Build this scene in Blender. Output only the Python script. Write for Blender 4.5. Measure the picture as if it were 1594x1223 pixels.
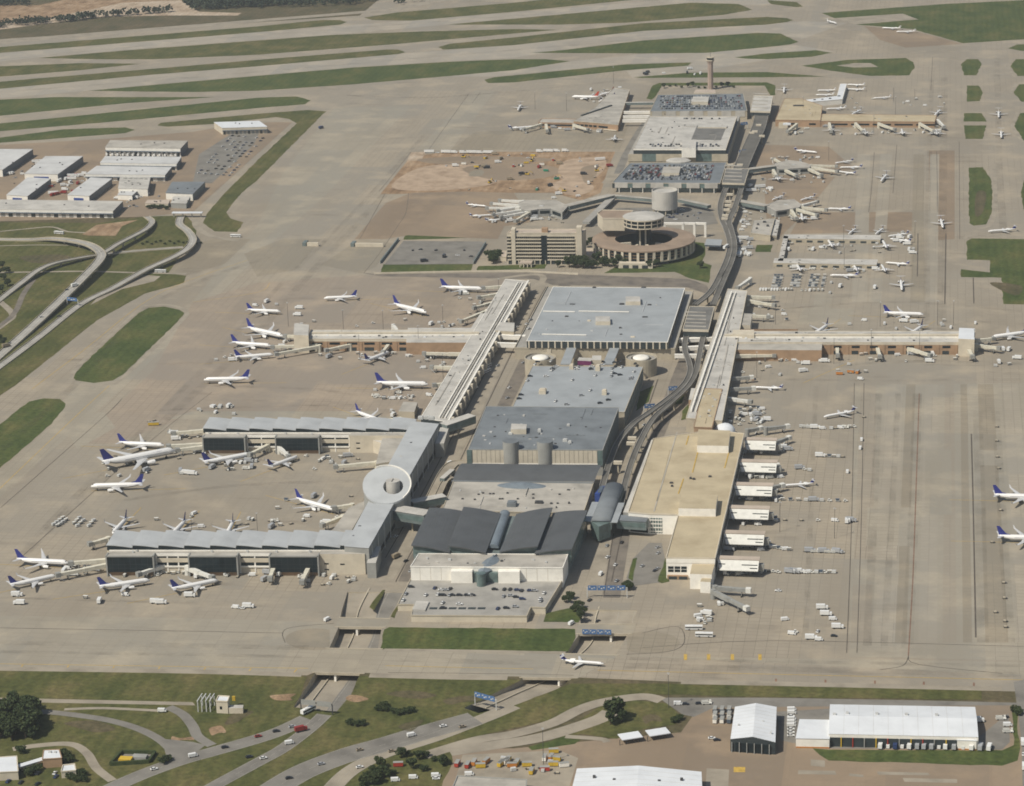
import bpy, math, random
from mathutils import Vector, Matrix
from mathutils.geometry import tessellate_polygon
for o in list(bpy.data.objects): bpy.data.objects.remove(o)
S = bpy.context.scene
R = math.radians
# ---------------------------------------------------------------- camera
F_PX, CX, CY = 4000.0, 797.0, 611.5      # focal length and centre in photograph pixels
CAM = Vector((0, 0, 690.0))
PITCH, YAW, ROLL = R(17.62), R(9.75), 0.030
fw = Vector((-math.sin(YAW)*math.cos(PITCH), math.cos(YAW)*math.cos(PITCH), -math.sin(PITCH)))
r0 = Vector((math.cos(YAW), math.sin(YAW), 0)); u0 = r0.cross(fw)
rt = r0*math.cos(ROLL) - u0*math.sin(ROLL); up = r0*math.sin(ROLL) + u0*math.cos(ROLL)
cd = bpy.data.cameras.new('camera'); co = bpy.data.objects.new('camera', cd); S.collection.objects.link(co)
cd.sensor_width = 36; cd.lens = F_PX/1594*36; cd.clip_start = 5; cd.clip_end = 60000
co.matrix_world = Matrix(((rt.x, up.x, -fw.x, CAM.x), (rt.y, up.y, -fw.y, CAM.y), (rt.z, up.z, -fw.z, CAM.z), (0, 0, 0, 1)))
S.camera = co
S.render.resolution_x, S.render.resolution_y = 1024, 786
# ---------------------------------------------------------------- light
SUN_EL, SUN_AZ = R(51), R(43)            # azimuth: towards the left of the viewer's back
sd = Vector((-math.sin(SUN_AZ)*math.cos(SUN_EL), -math.cos(SUN_AZ)*math.cos(SUN_EL), math.sin(SUN_EL)))
w = bpy.data.worlds.new('World'); S.world = w; w.use_nodes = True
nt = w.node_tree; bg = nt.nodes['Background']
sk = nt.nodes.new('ShaderNodeTexSky'); sk.sky_type = 'NISHITA'; sk.sun_disc = False
sk.sun_elevation = SUN_EL; sk.sun_rotation = math.atan2(sd.x, sd.y); sk.air_density = 1.2; sk.dust_density = 2.0
nt.links.new(sk.outputs[0], bg.inputs[0]); bg.inputs[1].default_value = 0.07
sl = bpy.data.lights.new('sun', 'SUN'); sl.energy = 4.4; sl.angle = R(0.53); sl.color = (1, 0.945, 0.83)
so = bpy.data.objects.new('sun', sl); S.collection.objects.link(so); so.rotation_euler = (-sd).to_track_quat('-Z', 'Y').to_euler()
S.view_settings.view_transform = 'Standard'; S.view_settings.look = 'None'
S.view_settings.exposure = 0.0; S.view_settings.gamma = 1.0
try: S.cycles.transparent_max_bounces = 16; S.cycles.filter_width = 1.75
except Exception: pass
# ---------------------------------------------------------------- helpers
col = S.collection
rnd = random.Random(7)
def G(x, y, z=0.0):
    """the point of the place at height z that the photograph shows at pixel x, y"""
    d = fw*F_PX + rt*(x-CX) - up*(y-CY)
    t = (z-CAM.z)/d.z
    return CAM + d*t
def lin(c): return tuple(((v/255)/12.92 if v/255 <= .04045 else ((v/255+.055)/1.055)**2.4) for v in c)
MATS = {}
def mat(name, c, rough=.85, var=.12, scale=.08, metal=0.0, c2=None, spec=.3, stretch=None, fine=0.0):
    """plain procedural surface: base colour (albedo, linear) broken up by noise in world space"""
    m = bpy.data.materials.new(name); m.use_nodes = True; MATS[name] = m
    n = m.node_tree.nodes; l = m.node_tree.links; b = n['Principled BSDF']
    b.inputs['Roughness'].default_value = rough; b.inputs['Metallic'].default_value = metal
    b.inputs['Specular IOR Level'].default_value = spec
    if var <= 0:
        b.inputs['Base Color'].default_value = (*c, 1); return m
    g = n.new('ShaderNodeNewGeometry'); nz = n.new('ShaderNodeTexNoise'); nz.inputs['Scale'].default_value = scale
    nz.inputs['Detail'].default_value = 6; nz.inputs['Roughness'].default_value = .62
    if stretch:
        mp = n.new('ShaderNodeMapping'); mp.inputs['Scale'].default_value = stretch
        l.new(g.outputs['Position'], mp.inputs['Vector']); l.new(mp.outputs['Vector'], nz.inputs['Vector'])
    else: l.new(g.outputs['Position'], nz.inputs['Vector'])
    rp = n.new('ShaderNodeValToRGB'); e = rp.color_ramp.elements
    c2 = c2 or tuple(v*(1-var*1.6) for v in c); hi = tuple(min(1, v*(1+var*.8)) for v in c)
    e[0].position = .3; e[0].color = (*c2, 1); e[1].position = .7; e[1].color = (*hi, 1)
    k = e.new(.52); k.color = (*c, 1)
    l.new(nz.outputs['Fac'], rp.inputs['Fac']); l.new(rp.outputs['Color'], b.inputs['Base Color'])
    return m
def M(n): return MATS[n]
class MB:
    """collects faces in world space and links them as one mesh object"""
    def __init__(s): s.v = []; s.f = []; s.m = []
    def face(s, pts, mi=0):
        i = len(s.v); s.v += [tuple(p) for p in pts]; s.f.append(tuple(range(i, i+len(pts)))); s.m.append(mi); return s
    def prism(s, pts, z0, z1, mi=0, top=True, bottom=True, mt=None):
        """vertical walls round a footprint (z0/z1 may be lists)"""
        n = len(pts); i = len(s.v)
        a = sum(pts[k][0]*pts[(k+1) % n][1]-pts[(k+1) % n][0]*pts[k][1] for k in range(n))
        if a < 0: pts = pts[::-1]; z0 = z0[::-1] if isinstance(z0, list) else z0; z1 = z1[::-1] if isinstance(z1, list) else z1
        Z0 = z0 if isinstance(z0, list) else [z0]*n; Z1 = z1 if isinstance(z1, list) else [z1]*n
        for k in range(n): s.v.append((pts[k][0], pts[k][1], Z0[k]))
        for k in range(n): s.v.append((pts[k][0], pts[k][1], Z1[k]))
        for k in range(n):
            j = (k+1) % n; s.f.append((i+k, i+j, i+n+j, i+n+k)); s.m.append(mi)
        if top or bottom:
            tr = tessellate_polygon([[Vector((p[0], p[1], 0)) for p in pts]]) if n > 4 else None
            if tr is None:
                if top: s.f.append(tuple(range(i+n, i+2*n))); s.m.append(mi if mt is None else mt)
                if bottom: s.f.append(tuple(range(i+n-1, i-1, -1))); s.m.append(mi)
            else:
                for t in tr:
                    A, B, C = [Vector((pts[q][0], pts[q][1])) for q in t]
                    if (B-A).cross(C-A) < 0: t = t[::-1]
                    if top: s.f.append(tuple(i+n+q for q in t)); s.m.append(mi if mt is None else mt)
                    if bottom: s.f.append(tuple(i+q for q in t[::-1])); s.m.append(mi)
        return s
    def box(s, c, size, ang=0.0, mi=0):
        """box standing on c (x, y, z of its base centre)"""
        ca, sa = math.cos(ang), math.sin(ang); dx, dy, dz = size[0]/2, size[1]/2, size[2]
        P = [(c[0]+x*ca-y*sa, c[1]+x*sa+y*ca) for x, y in ((-dx, -dy), (dx, -dy), (dx, dy), (-dx, dy))]
        return s.prism(P, c[2], c[2]+dz, mi)
    def beam(s, a, b, w, h, mi=0):
        """bar from a to b, w wide, h deep below the line a-b"""
        a = Vector(a); b = Vector(b); d = b-a; n = Vector((-d.y, d.x, 0))
        n = n.normalized()*w/2 if n.length > 1e-6 else Vector((w/2, 0, 0))
        q = Vector((0, 0, -h)) if Vector((d.x, d.y, 0)).length > 1e-4 else Vector((0, h, 0))
        P = [a+n, a-n, b-n, b+n]; i = len(s.v)
        s.v += [tuple(p) for p in P]+[tuple(p+q) for p in P]
        for f in ((3, 2, 1, 0), (4, 5, 6, 7), (0, 1, 5, 4), (1, 2, 6, 5), (2, 3, 7, 6), (3, 0, 4, 7)):
            s.f.append(tuple(i+k for k in f)); s.m.append(mi)
        return s
    def tube(s, rings, mi=0, cap=True):
        i = len(s.v); n = len(rings[0])
        for r in rings: s.v += [tuple(p) for p in r]
        for k in range(len(rings)-1):
            for j in range(n):
                a = i+k*n+j; b = i+k*n+(j+1) % n
                s.f.append((a, b, b+n, a+n)); s.m.append(mi)
        if cap:
            s.f.append(tuple(range(i+n-1, i-1, -1))); s.m.append(mi)
            s.f.append(tuple(range(i+(len(rings)-1)*n, i+len(rings)*n))); s.m.append(mi)
        return s
    def cyl(s, c, r, z0, z1, n=20, mi=0, r1=None):
        r1 = r if r1 is None else r1
        ring = lambda z, q: [(c[0]+q*math.cos(2*math.pi*k/n), c[1]+q*math.sin(2*math.pi*k/n), z) for k in range(n)]
        return s.tube([ring(z0, r), ring(z1, r1)], mi)
    def mesh(s, name, mats, smooth=False, org=(0, 0, 0)):
        me = bpy.data.meshes.new(name)
        ox, oy, oz = org
        me.from_pydata([(x-ox, y-oy, z-oz) for x, y, z in s.v], [], s.f)
        for m in (mats if isinstance(mats, (list, tuple)) else [mats]): me.materials.append(M(m))
        me.polygons.foreach_set('material_index', s.m)
        if smooth: me.polygons.foreach_set('use_smooth', [True]*len(s.f))
        me.update(); return me
    def build(s, name, mats, parent=None, smooth=False):
        org = parent.get('_o', (0, 0, 0)) if parent is not None else (0, 0, 0)
        o = bpy.data.objects.new(name, s.mesh(name, mats, smooth, org)); col.objects.link(o)
        if parent is not None: o.parent = parent; o['_o'] = tuple(org)
        return o
def link(name, me, parent=None, loc=(0, 0, 0), rz=0.0, scale=None):
    o = bpy.data.objects.new(name, me); col.objects.link(o); o.location = loc; o.rotation_euler = (0, 0, rz)
    if scale is not None: o.scale = scale if isinstance(scale, tuple) else (scale,)*3
    if parent is not None: o.parent = parent
    return o
def tag(o, label, cat, group=None, kind=None):
    o['label'] = label; o['category'] = cat
    if group: o['group'] = group
    if kind: o['kind'] = kind
    return o
def thing(name, label, cat, loc, rz=0.0, group=None):
    o = bpy.data.objects.new(name, None); col.objects.link(o); o.location = loc; o.rotation_euler = (0, 0, rz)
    o.empty_display_size = 1; o['_o'] = tuple(loc)
    return tag(o, label, cat, group)
def struct(o, kind='structure', label=None):
    o['kind'] = kind
    if label: o['label'] = label
    return o
def smooth_path(P, n=6, closed=False):
    """Catmull-Rom through a list of vectors"""
    out = []; m = len(P)
    rng = range(m if closed else m-1)
    for i in rng:
        p0 = P[(i-1) % m] if closed or i > 0 else P[0]; p1 = P[i]; p2 = P[(i+1) % m]
        p3 = P[(i+2) % m] if closed or i+2 < m else P[-1]
        for k in range(n):
            t = k/n
            out.append(.5*((2*p1)+(p2-p0)*t+(2*p0-5*p1+4*p2-p3)*t*t+(3*p1-p0-3*p2+p3)*t**3))
    if not closed: out.append(P[-1])
    return out
def sheet(name, pts, z, m, holes=(), smooth=0, label=None, kind='structure', world=False):
    """a flat surface given by its outline"""
    _zc[0] += 1; z = z+(_zc[0] % 29)*.00135 if z > 0.031 else z
    conv = (lambda L: [Vector((p[0], p[1], 0)) for p in L]) if world else (lambda L: [Vector((G(*p, 0).x, G(*p, 0).y, 0)) for p in L])
    A = conv(pts)
    if smooth: A = smooth_path(A, smooth, True)
    loops = [A]+[conv(h) for h in holes]
    flat = [p for L in loops for p in L]
    b = MB()
    for t in tessellate_polygon(loops):
        a, c, d = [flat[q] for q in t]
        if (c-a).cross(d-a).z < 0: c, d = d, c
        b.face([(p.x, p.y, z) for p in (a, c, d)])
    o = b.build(name, m); return struct(o, kind, label)
_zc = [0]
def offsets(P):
    N = []
    for i in range(len(P)):
        d = P[min(i+1, len(P)-1)]-P[max(i-1, 0)]; n = Vector((-d.y, d.x, 0)); N.append(n.normalized())
    return N
def ribbon_mb(P, w, lift=0.0, off=0.0, mb=None, mi=0):
    N = offsets(P); b = mb or MB()
    for i in range(len(P)-1):
        z = Vector((0, 0, lift))
        b.face([P[i]+N[i]*(off-w/2)+z, P[i+1]+N[i+1]*(off-w/2)+z, P[i+1]+N[i+1]*(off+w/2)+z, P[i]+N[i]*(off+w/2)+z][::1] if False else
               [P[i]+N[i]*(off+w/2)+z, P[i]+N[i]*(off-w/2)+z, P[i+1]+N[i+1]*(off-w/2)+z, P[i+1]+N[i+1]*(off+w/2)+z], mi)
    return b
def path(pts, z=.05, n=6):
    P = [G(p[0], p[1], p[2] if len(p) > 2 else z) for p in pts]
    return smooth_path(P, n) if len(P) > 2 else P
def road(name, pts, w, m='asphalt', z=.08, lines=True, label=None, n=6):
    P = path(pts, z, n)
    o = struct(ribbon_mb(P, w).build(name, m), 'structure', label)
    if lines:
        b = MB()
        ribbon_mb(P, .22, .03, w/2-.5, b); ribbon_mb(P, .22, .03, -w/2+.5, b)
        b.build('edge_line', 'line_faint', o)
        k = MB()
        for i in range(0, len(P)-1, 2): ribbon_mb(P[i:i+2], .18, .03, 0, k)
        k.build('lane_line', 'line_faint', o)
    return o
# ---------------------------------------------------------------- materials
def apron_mat(name, c, dark, slab=(7.6, 6.1), joint=.5, stain=.6):
    m = mat(name, c, .9, 0); n = m.node_tree.nodes; l = m.node_tree.links; b = n['Principled BSDF']
    g = n.new('ShaderNodeNewGeometry')
    br = n.new('ShaderNodeTexBrick'); br.offset = 0; br.squash = 1
    br.inputs['Scale'].default_value = 1; br.inputs['Brick Width'].default_value = slab[0]; br.inputs['Row Height'].default_value = slab[1]
    br.inputs['Mortar Size'].default_value = .2; br.inputs['Mortar Smooth'].default_value = .3; br.inputs['Bias'].default_value = 0
    br.inputs['Color1'].default_value = (*[v*1.045 for v in c], 1); br.inputs['Color2'].default_value = (*[v*.945 for v in c], 1)
    br.inputs['Mortar'].default_value = (*[v*(1-joint) for v in c], 1)
    l.new(g.outputs['Position'], br.inputs['Vector'])
    # wide lanes of different pours and wear, running along and across the field
    def noise(sc, st, det=5):
        nz = n.new('ShaderNodeTexNoise'); nz.inputs['Scale'].default_value = sc; nz.inputs['Detail'].default_value = det; nz.inputs['Roughness'].default_value = .6
        mp = n.new('ShaderNodeMapping'); mp.inputs['Scale'].default_value = st
        l.new(g.outputs['Position'], mp.inputs['Vector']); l.new(mp.outputs['Vector'], nz.inputs['Vector']); return nz
    def mix(a, fac, colr, k0, k1, mode='MIX'):
        rp = n.new('ShaderNodeMapRange'); rp.inputs[1].default_value = k0; rp.inputs[2].default_value = k1
        rp.inputs[3].default_value = 0; rp.inputs[4].default_value = colr[1]; l.new(fac, rp.inputs[0])
        mx = n.new('ShaderNodeMix'); mx.data_type = 'RGBA'; mx.blend_type = mode
        l.new(rp.outputs[0], mx.inputs[0]); l.new(a, mx.inputs[6]); mx.inputs[7].default_value = (*colr[0], 1); return mx.outputs[2]
    a = br.outputs['Color']
    pb = n.new('ShaderNodeTexBrick'); pb.offset = .37; pb.inputs['Scale'].default_value = 1
    pb.inputs['Brick Width'].default_value = 61; pb.inputs['Row Height'].default_value = 98; pb.inputs['Mortar Size'].default_value = .0
    pb.inputs['Color1'].default_value = (1, 1, 1, 1); pb.inputs['Color2'].default_value = (.0, .0, .0, 1)
    l.new(g.outputs['Position'], pb.inputs['Vector'])
    a = mix(a, pb.outputs['Color'], (tuple(v*k for v, k in zip(c, (.80, .84, .90))), 1.0), 0, 1)
    a = mix(a, noise(.011, (1, .22, 1)).outputs['Fac'], (tuple(v*.74 for v in c), .7), .47, .66)
    a = mix(a, noise(.02, (1, 1, 1)).outputs['Fac'], (tuple(min(1, v*k) for v, k in zip(c, (1.2, 1.18, 1.14))), .8), .5, .7)
    a = mix(a, noise(.045, (.3, 1, 1)).outputs['Fac'], (dark, stain), .60, .78)
    a = mix(a, noise(.3, (1, 1, 1), 8).outputs['Fac'], (tuple(v*.82 for v in c), .45), .45, .75)
    l.new(a, b.inputs['Base Color']); return m
apron_mat('apron_concrete', (.322, .276, .211), (.14, .118, .09))
apron_mat('apron_pink', (.315, .258, .196), (.145, .118, .09))
apron_mat('apron_worn', (.285, .243, .18), (.13, .11, .08))
apron_mat('apron_pale', (.345, .302, .235), (.18, .15, .115), (7.6, 6.1), .5, .4)
apron_mat('taxiway_concrete', (.33, .29, .224), (.165, .14, .11), (15, 7.6), .4, .5)
apron_mat('runway_concrete', (.36, .318, .255), (.19, .165, .14), (22, 7.6), .18, .3)
apron_mat('brown_asphalt', (.272, .206, .142), (.165, .13, .092), (40, 40), .1, .5)
def grass_mat(name, a, b_, c_, sc=.03):
    m = mat(name, a, .95, 0, spec=.1); n = m.node_tree.nodes; l = m.node_tree.links; b = n['Principled BSDF']
    g = n.new('ShaderNodeNewGeometry')
    def nz(s, st=(1, 1, 1)):
        t = n.new('ShaderNodeTexNoise'); t.inputs['Scale'].default_value = s; t.inputs['Detail'].default_value = 7; t.inputs['Roughness'].default_value = .65
        mp = n.new('ShaderNodeMapping'); mp.inputs['Scale'].default_value = st; l.new(g.outputs['Position'], mp.inputs['Vector']); l.new(mp.outputs['Vector'], t.inputs['Vector']); return t
    rp = n.new('ShaderNodeValToRGB'); e = rp.color_ramp.elements
    e[0].position = .33; e[0].color = (*b_, 1); e[1].position = .68; e[1].color = (*c_, 1); k = e.new(.5); k.color = (*a, 1)
    l.new(nz(sc, (1, .6, 1)).outputs['Fac'], rp.inputs['Fac'])
    mx = n.new('ShaderNodeMix'); mx.data_type = 'RGBA'; mx.blend_type = 'MULTIPLY'; mx.inputs[0].default_value = .75
    r2 = n.new('ShaderNodeValToRGB'); r2.color_ramp.elements[0].color = (.45, .45, .45, 1); r2.color_ramp.elements[1].color = (1.35, 1.3, 1.2, 1)
    r2.color_ramp.elements[0].position = .3; r2.color_ramp.elements[1].position = .72
    l.new(nz(sc*9).outputs['Fac'], r2.inputs['Fac']); l.new(rp.outputs['Color'], mx.inputs[6]); l.new(r2.outputs['Color'], mx.inputs[7])
    wv = n.new('ShaderNodeTexWave'); wv.inputs['Scale'].default_value = .035; wv.inputs['Distortion'].default_value = 3; wv.inputs['Detail'].default_value = 3; wv.inputs['Detail Scale'].default_value = .4
    l.new(g.outputs['Position'], wv.inputs['Vector']); m3 = n.new('ShaderNodeMix'); m3.data_type = 'RGBA'; m3.blend_type = 'MULTIPLY'; m3.inputs[0].default_value = .12
    l.new(mx.outputs[2], m3.inputs[6]); l.new(wv.outputs['Color'], m3.inputs[7]); l.new(m3.outputs[2], b.inputs['Base Color']); return m
grass_mat('grass', (.104, .108, .040), (.066, .080, .028), (.165, .142, .064))
grass_mat('grass_green', (.080, .104, .034), (.054, .080, .026), (.128, .128, .048))
grass_mat('grass_dry', (.115, .100, .058), (.080, .080, .042), (.155, .125, .078))
grass_mat('dirt', (.34, .235, .15), (.20, .135, .085), (.44, .33, .23), .05)
grass_mat('sand', (.47, .38, .29), (.33, .25, .18), (.56, .48, .39), .04)
mat('asphalt', (.175, .152, .125), .92, .22, .06, c2=(.10, .09, .08))
mat('asphalt_grey', (.195, .182, .16), .92, .2, .05)
mat('asphalt_dark', (.075, .075, .078), .9, .2, .1)
mat('road_concrete', (.30, .262, .205), .9, .18, .05)
mat('earth', (.385, .29, .205), .95, .25, .06, c2=(.26, .185, .125))
mat('line_white', (.62, .60, .54), .8, .15, .5)
mat('line_faint', (.36, .34, .29), .9, .2, .5)
mat('line_yellow', (.50, .33, .07), .8, .2, .4)
mat('line_dark', (.10, .085, .07), .95, .25, .15)
mat('line_red', (.21, .12, .08), .95, .25, .2)
mat('wall_white', (.80, .77, .70), .8, .08, .15)
mat('wall_cream', (.56, .50, .395), .85, .1, .12)
mat('wall_beige', (.43, .38, .29), .85, .12, .12)
mat('wall_tan', (.36, .24, .15), .85, .14, .12)
mat('wall_grey', (.30, .30, .28), .8, .12, .12)
mat('wall_teal', (.15, .182, .178), .6, .15, .2)
mat('panel_dark', (.035, .045, .048), .6, .2, .2)
mat('glass_dark', (.012, .020, .024), .22, .3, .15, spec=.25)
mat('glass_green', (.12, .165, .158), .25, .25, .2, spec=.4)
mat('roof_blue', (.315, .335, .345), .6, .10, .05, spec=.4)
mat('roof_pale', (.42, .435, .44), .6, .1, .05, spec=.4)
mat('roof_shed', (.53, .53, .52), .7, .12, .05)
mat('tower_concrete', (.37, .285, .235), .85, .12, .1)
mat('deck_asphalt', (.125, .118, .105), .9, .2, .06)
mat('skylight_glass', (.17, .20, .225), .35, .15, .2, spec=.4)
mat('roof_bluegrey', (.175, .192, .205), .65, .16, .05)
mat('roof_slate', (.086, .091, .095), .6, .1, .08, spec=.35)
mat('roof_grey', (.385, .36, .315), .85, .2, .06)
mat('roof_tan', (.435, .365, .245), .88, .16, .05, c2=(.35, .285, .185))
mat('roof_white', (.66, .68, .70), .55, .06, .06)
mat('roof_lightgrey', (.47, .45, .41), .75, .17, .06)
mat('roof_brown', (.285, .215, .16), .88, .15, .06)
mat('roof_pink', (.46, .385, .315), .8, .12, .05)
mat('metal_light', (.50, .50, .48), .5, .12, .2, spec=.5)
mat('metal_dark', (.06, .06, .062), .6, .2, .3)
mat('deck_concrete', (.325, .31, .28), .88, .16, .06)
mat('deck_dark', (.16, .155, .145), .88, .18, .06)
mat('plane_white', (.78, .77, .75), .32, 0, spec=.5)
mat('plane_grey', (.36, .37, .38), .4, 0, spec=.5)
mat('plane_wing', (.50, .50, .50), .42, 0, spec=.5)
mat('tail_blue', (.020, .028, .20), .4, 0, spec=.5)
mat('tail_gold', (.42, .30, .10), .4, 0)
mat('tail_red', (.42, .06, .03), .4, 0)
mat('jet_glass', (.012, .014, .018), .15, 0, spec=.5)
mat('tyre', (.018, .018, .018), .9, 0)
mat('bridge_beige', (.60, .57, .47), .7, .12, .3)
mat('bridge_white', (.66, .65, .60), .6, .08, .3)
mat('bridge_grey', (.28, .28, .26), .7, .12, .3)
mat('sign_blue', (.07, .15, .32), .6, .12, .6)
mat('blue_paint', (.035, .07, .26), .5, .1, .3)
mat('steel_blue', (.085, .108, .14), .5, .15, .2)
mat('red_paint', (.36, .045, .03), .5, .1, .4)
mat('orange_paint', (.48, .19, .04), .6, .1, .4)
mat('yellow_paint', (.55, .37, .04), .55, .1, .4)
mat('green_paint', (.03, .22, .13), .6, .15, .3)
mat('purple_paint', (.16, .03, .10), .6, .15, .3)
mat('car_white', (.72, .72, .70), .3, 0, spec=.5)
mat('car_silver', (.36, .37, .38), .3, 0, spec=.5)
mat('car_dark', (.022, .025, .032), .3, 0, spec=.5)
mat('car_blue', (.03, .05, .13), .3, 0, spec=.5)
mat('car_red', (.25, .025, .02), .3, 0, spec=.5)
mat('car_tan', (.28, .23, .16), .35, 0, spec=.5)
mat('bark', (.09, .065, .045), .95, .2, .5)
def leaf_mat(name, a, b_):
    m = mat(name, a, .8, 0, spec=.15); n = m.node_tree.nodes; l = m.node_tree.links
    oi = n.new('ShaderNodeNewGeometry'); nz = n.new('ShaderNodeTexNoise'); nz.inputs['Scale'].default_value = .35; nz.inputs['Detail'].default_value = 5
    l.new(oi.outputs['Position'], nz.inputs['Vector'])
    rp = n.new('ShaderNodeValToRGB'); rp.color_ramp.elements[0].position = .35; rp.color_ramp.elements[1].position = .66
    rp.color_ramp.elements[0].color = (*a, 1); rp.color_ramp.elements[1].color = (*b_, 1)
    l.new(nz.outputs['Fac'], rp.inputs['Fac']); l.new(rp.outputs['Color'], n['Principled BSDF'].inputs['Base Color'])
leaf_mat('leaf', (.028, .045, .018), (.06, .075, .03))
leaf_mat('leaf_far', (.030, .044, .028), (.052, .062, .036))
# ---------------------------------------------------------------- the ground, with the two sunken road cuttings
CUT_L = [(541, 921), (630, 921), (604, 963), (594, 977), (588, 1011), (572, 1030), (561, 1047), (546, 1082), (524, 1108), (457, 1101), (468, 1083), (491, 1046), (503, 1026), (512, 1010), (527, 976), (532, 950)]
CUT_R = [(900, 948), (992, 950), (978, 986), (958, 1020), (925, 1040), (893, 1054), (868, 1072), (800, 1098), (745, 1110), (722, 1102), (768, 1080), (817, 1053), (850, 1035), (879, 1017), (900, 990), (905, 975)]
far = 45000
gp = [(-far, -2000), (far, -2000), (far, far), (-far, far)]
def W(L): return [(G(*p).x, G(*p).y) for p in L]
sheet("ground", gp, 0, 'grass_dry', holes=[W(CUT_L), W(CUT_R)], world=True, label='dry grassland round the airfield')
# concrete field that carries the terminals
FIELD = [(-200, 1044), (0, 1043), (400, 1049), (491, 1046)] 
sheet('apron', [(-900, 1028), (-20, 1043), (478, 1051), (491, 1046), (503, 1026), (512, 1010), (527, 976), (532, 950), (541, 921), (630, 921), (604, 963), (594, 977), (588, 1011), (572, 1030), (561, 1047),
      (700, 1052), (817, 1053), (850, 1035), (879, 1017), (900, 990), (905, 975), (900, 948), (992, 950), (978, 986), (958, 1020), (925, 1040), (893, 1054), (1194, 1067), (1528, 1075), (2400, 1093),
      (2150, 330), (1950, 62), (1900, -25), (1200, -30), (1000, -14), (600, -10), (560, 24), (-80, 66), (-230, 90), (-180, 340), (-20, 345), (225, 337), (290, 335), (262, 425), (225, 457), (150, 499), (25, 599), (-250, 780), (-900, 860)], .03, 'apron_concrete', label='wide tan concrete airfield apron')
def taxi(pts, z=.06, m='taxiway_concrete', smooth=0): return sheet('taxiway', pts, z, m, smooth=smooth)
# the pair of runways and the taxiways that cross the far field
taxi([(-80, 100), (0, 83), (400, 50), (800, 19), (1100, -6), (1300, -24), (1420, -24), (1194, 7), (975, 13), (800, 28), (697, 38), (520, 54), (400, 62), (200, 77), (60, 89), (-80, 104)], .06, 'runway_concrete')
taxi([(-80, 148), (0, 138), (225, 117), (400, 103), (620, 84), (800, 70), (1000, 48), (1194, 38), (1250, 33), (1320, 35), (1250, 60), (1180, 50), (1000, 62), (875, 77), (800, 90), (700, 95), (550, 104), (400, 117), (250, 130), (138, 141), (-80, 160)], .065, 'runway_concrete')
taxi([(0, 62), (400, 30), (600, 14), (690, -4), (720, -4), (620, 16), (400, 34), (0, 68)], .07, 'road_concrete')
taxi([(700, 119), (850, 101), (888, 95), (1000, 84), (1194, 74), (1240, 70), (1300, 80), (1194, 93), (1075, 112), (1000, 120), (985, 122), (975, 110), (1072, 102), (1080, 97), (975, 99), (770, 119)], .07, 'runway_concrete')
# broad taxiway lane down the left and lanes of newer concrete
taxi([(520, 168), (640, 165), (500, 310), (430, 372), (300, 500), (190, 605), (60, 720), (-120, 880), (-180, 900), (-140, 790), (0, 735), (80, 662), (118, 594), (192, 585), (288, 487), (330, 430), (400, 352), (440, 270)], .05)
taxi([(-900, 944), (-20, 958), (300, 962), (500, 968), (527, 976), (512, 1010), (491, 1046), (300, 1047), (-900, 1027)], .05)
taxi([(604, 1013), (879, 1017), (1040, 1022), (1594, 1030), (2400, 1046), (2400, 1092), (1528, 1073), (1100, 1064), (893, 1054), (925, 1040), (958, 1020), (879, 1017), (850, 1035), (817, 1053), (561, 1047), (572, 1030), (588, 1011)], .05)
def lane(xt, xb, w0, w1, m, z, y0=598, y1=1000): sheet('apron_lane', [(xt-w0/2, y0), (xt+w0/2, y0), (xb+w1/2, y1), (xb-w1/2, y1)], z, m)
taxi([(1330, 600), (1600, 596), (1660, 1030), (1322, 1022), (1326, 800)], .045)
for xt, xb, w0, w1, m in ((1352, 1340, 24, 32, 'apron_concrete'), (1392, 1378, 26, 34, 'apron_pale'), (1418, 1402, 14, 18, 'apron_worn'), (1450, 1444, 20, 30, 'apron_pale'), (1478, 1478, 14, 22, 'apron_concrete'), (1500, 1506, 10, 14, 'apron_worn'), (1534, 1552, 24, 36, 'apron_worn'), (1572, 1604, 24, 40, 'apron_pale')): lane(xt, xb, w0, w1, m, .055)
for xt, xb, w0, w1, m in ((1345, 1338, 20, 24, 'apron_pale'), (1380, 1362, 18, 20, 'apron_pale'), (1430, 1428, 16, 22, 'apron_worn'), (1455, 1450, 14, 18, 'apron_pale')): lane(xt, xb, w0, w1, m, .07, 240, 470)
def patch(pts, m, z=.075, label=None): return sheet('apron_patch', pts, z, m, label=label)
patch([(300, 470), (400, 440), (560, 428), (790, 431), (655, 648), (300, 645), (180, 690), (120, 690), (240, 575)], 'apron_pink', .042)
patch([(552, 372), (600, 316), (640, 300), (722, 298), (800, 300), (830, 345), (785, 352), (775, 372), (635, 366), (600, 372)], 'brown_asphalt')
patch([(500, 412), (560, 372), (610, 378), (585, 415), (560, 425)], 'apron_worn')
patch([(380, 395), (440, 372), (500, 372), (460, 420), (400, 430)], 'apron_worn')
patch([(290, 385), (330, 372), (390, 372), (350, 410), (288, 429), (262, 425)], 'apron_worn')
patch([(1194, 270), (1300, 275), (1250, 335), (1210, 372), (1196, 372), (1190, 300)], 'brown_asphalt')
patch([(1190, 225), (1290, 228), (1330, 262), (1250, 285), (1185, 275), (1170, 250)], 'brown_asphalt')
patch([(1250, 330), (1420, 330), (1420, 360), (1230, 364)], 'brown_asphalt')
patch([(1345, 40), (1432, 50), (1498, 68), (1410, 74), (1370, 62)], 'brown_asphalt')
patch([(1300, 28), (1405, 21), (1430, 30), (1332, 38)], 'road_concrete')
patch([(1446, 234), (1486, 234), (1486, 372), (1453, 374), (1446, 330)], 'brown_asphalt')
patch([(560, 680), (600, 665), (590, 640), (300, 640), (260, 652), (300, 652)], 'taxiway_concrete')
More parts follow.
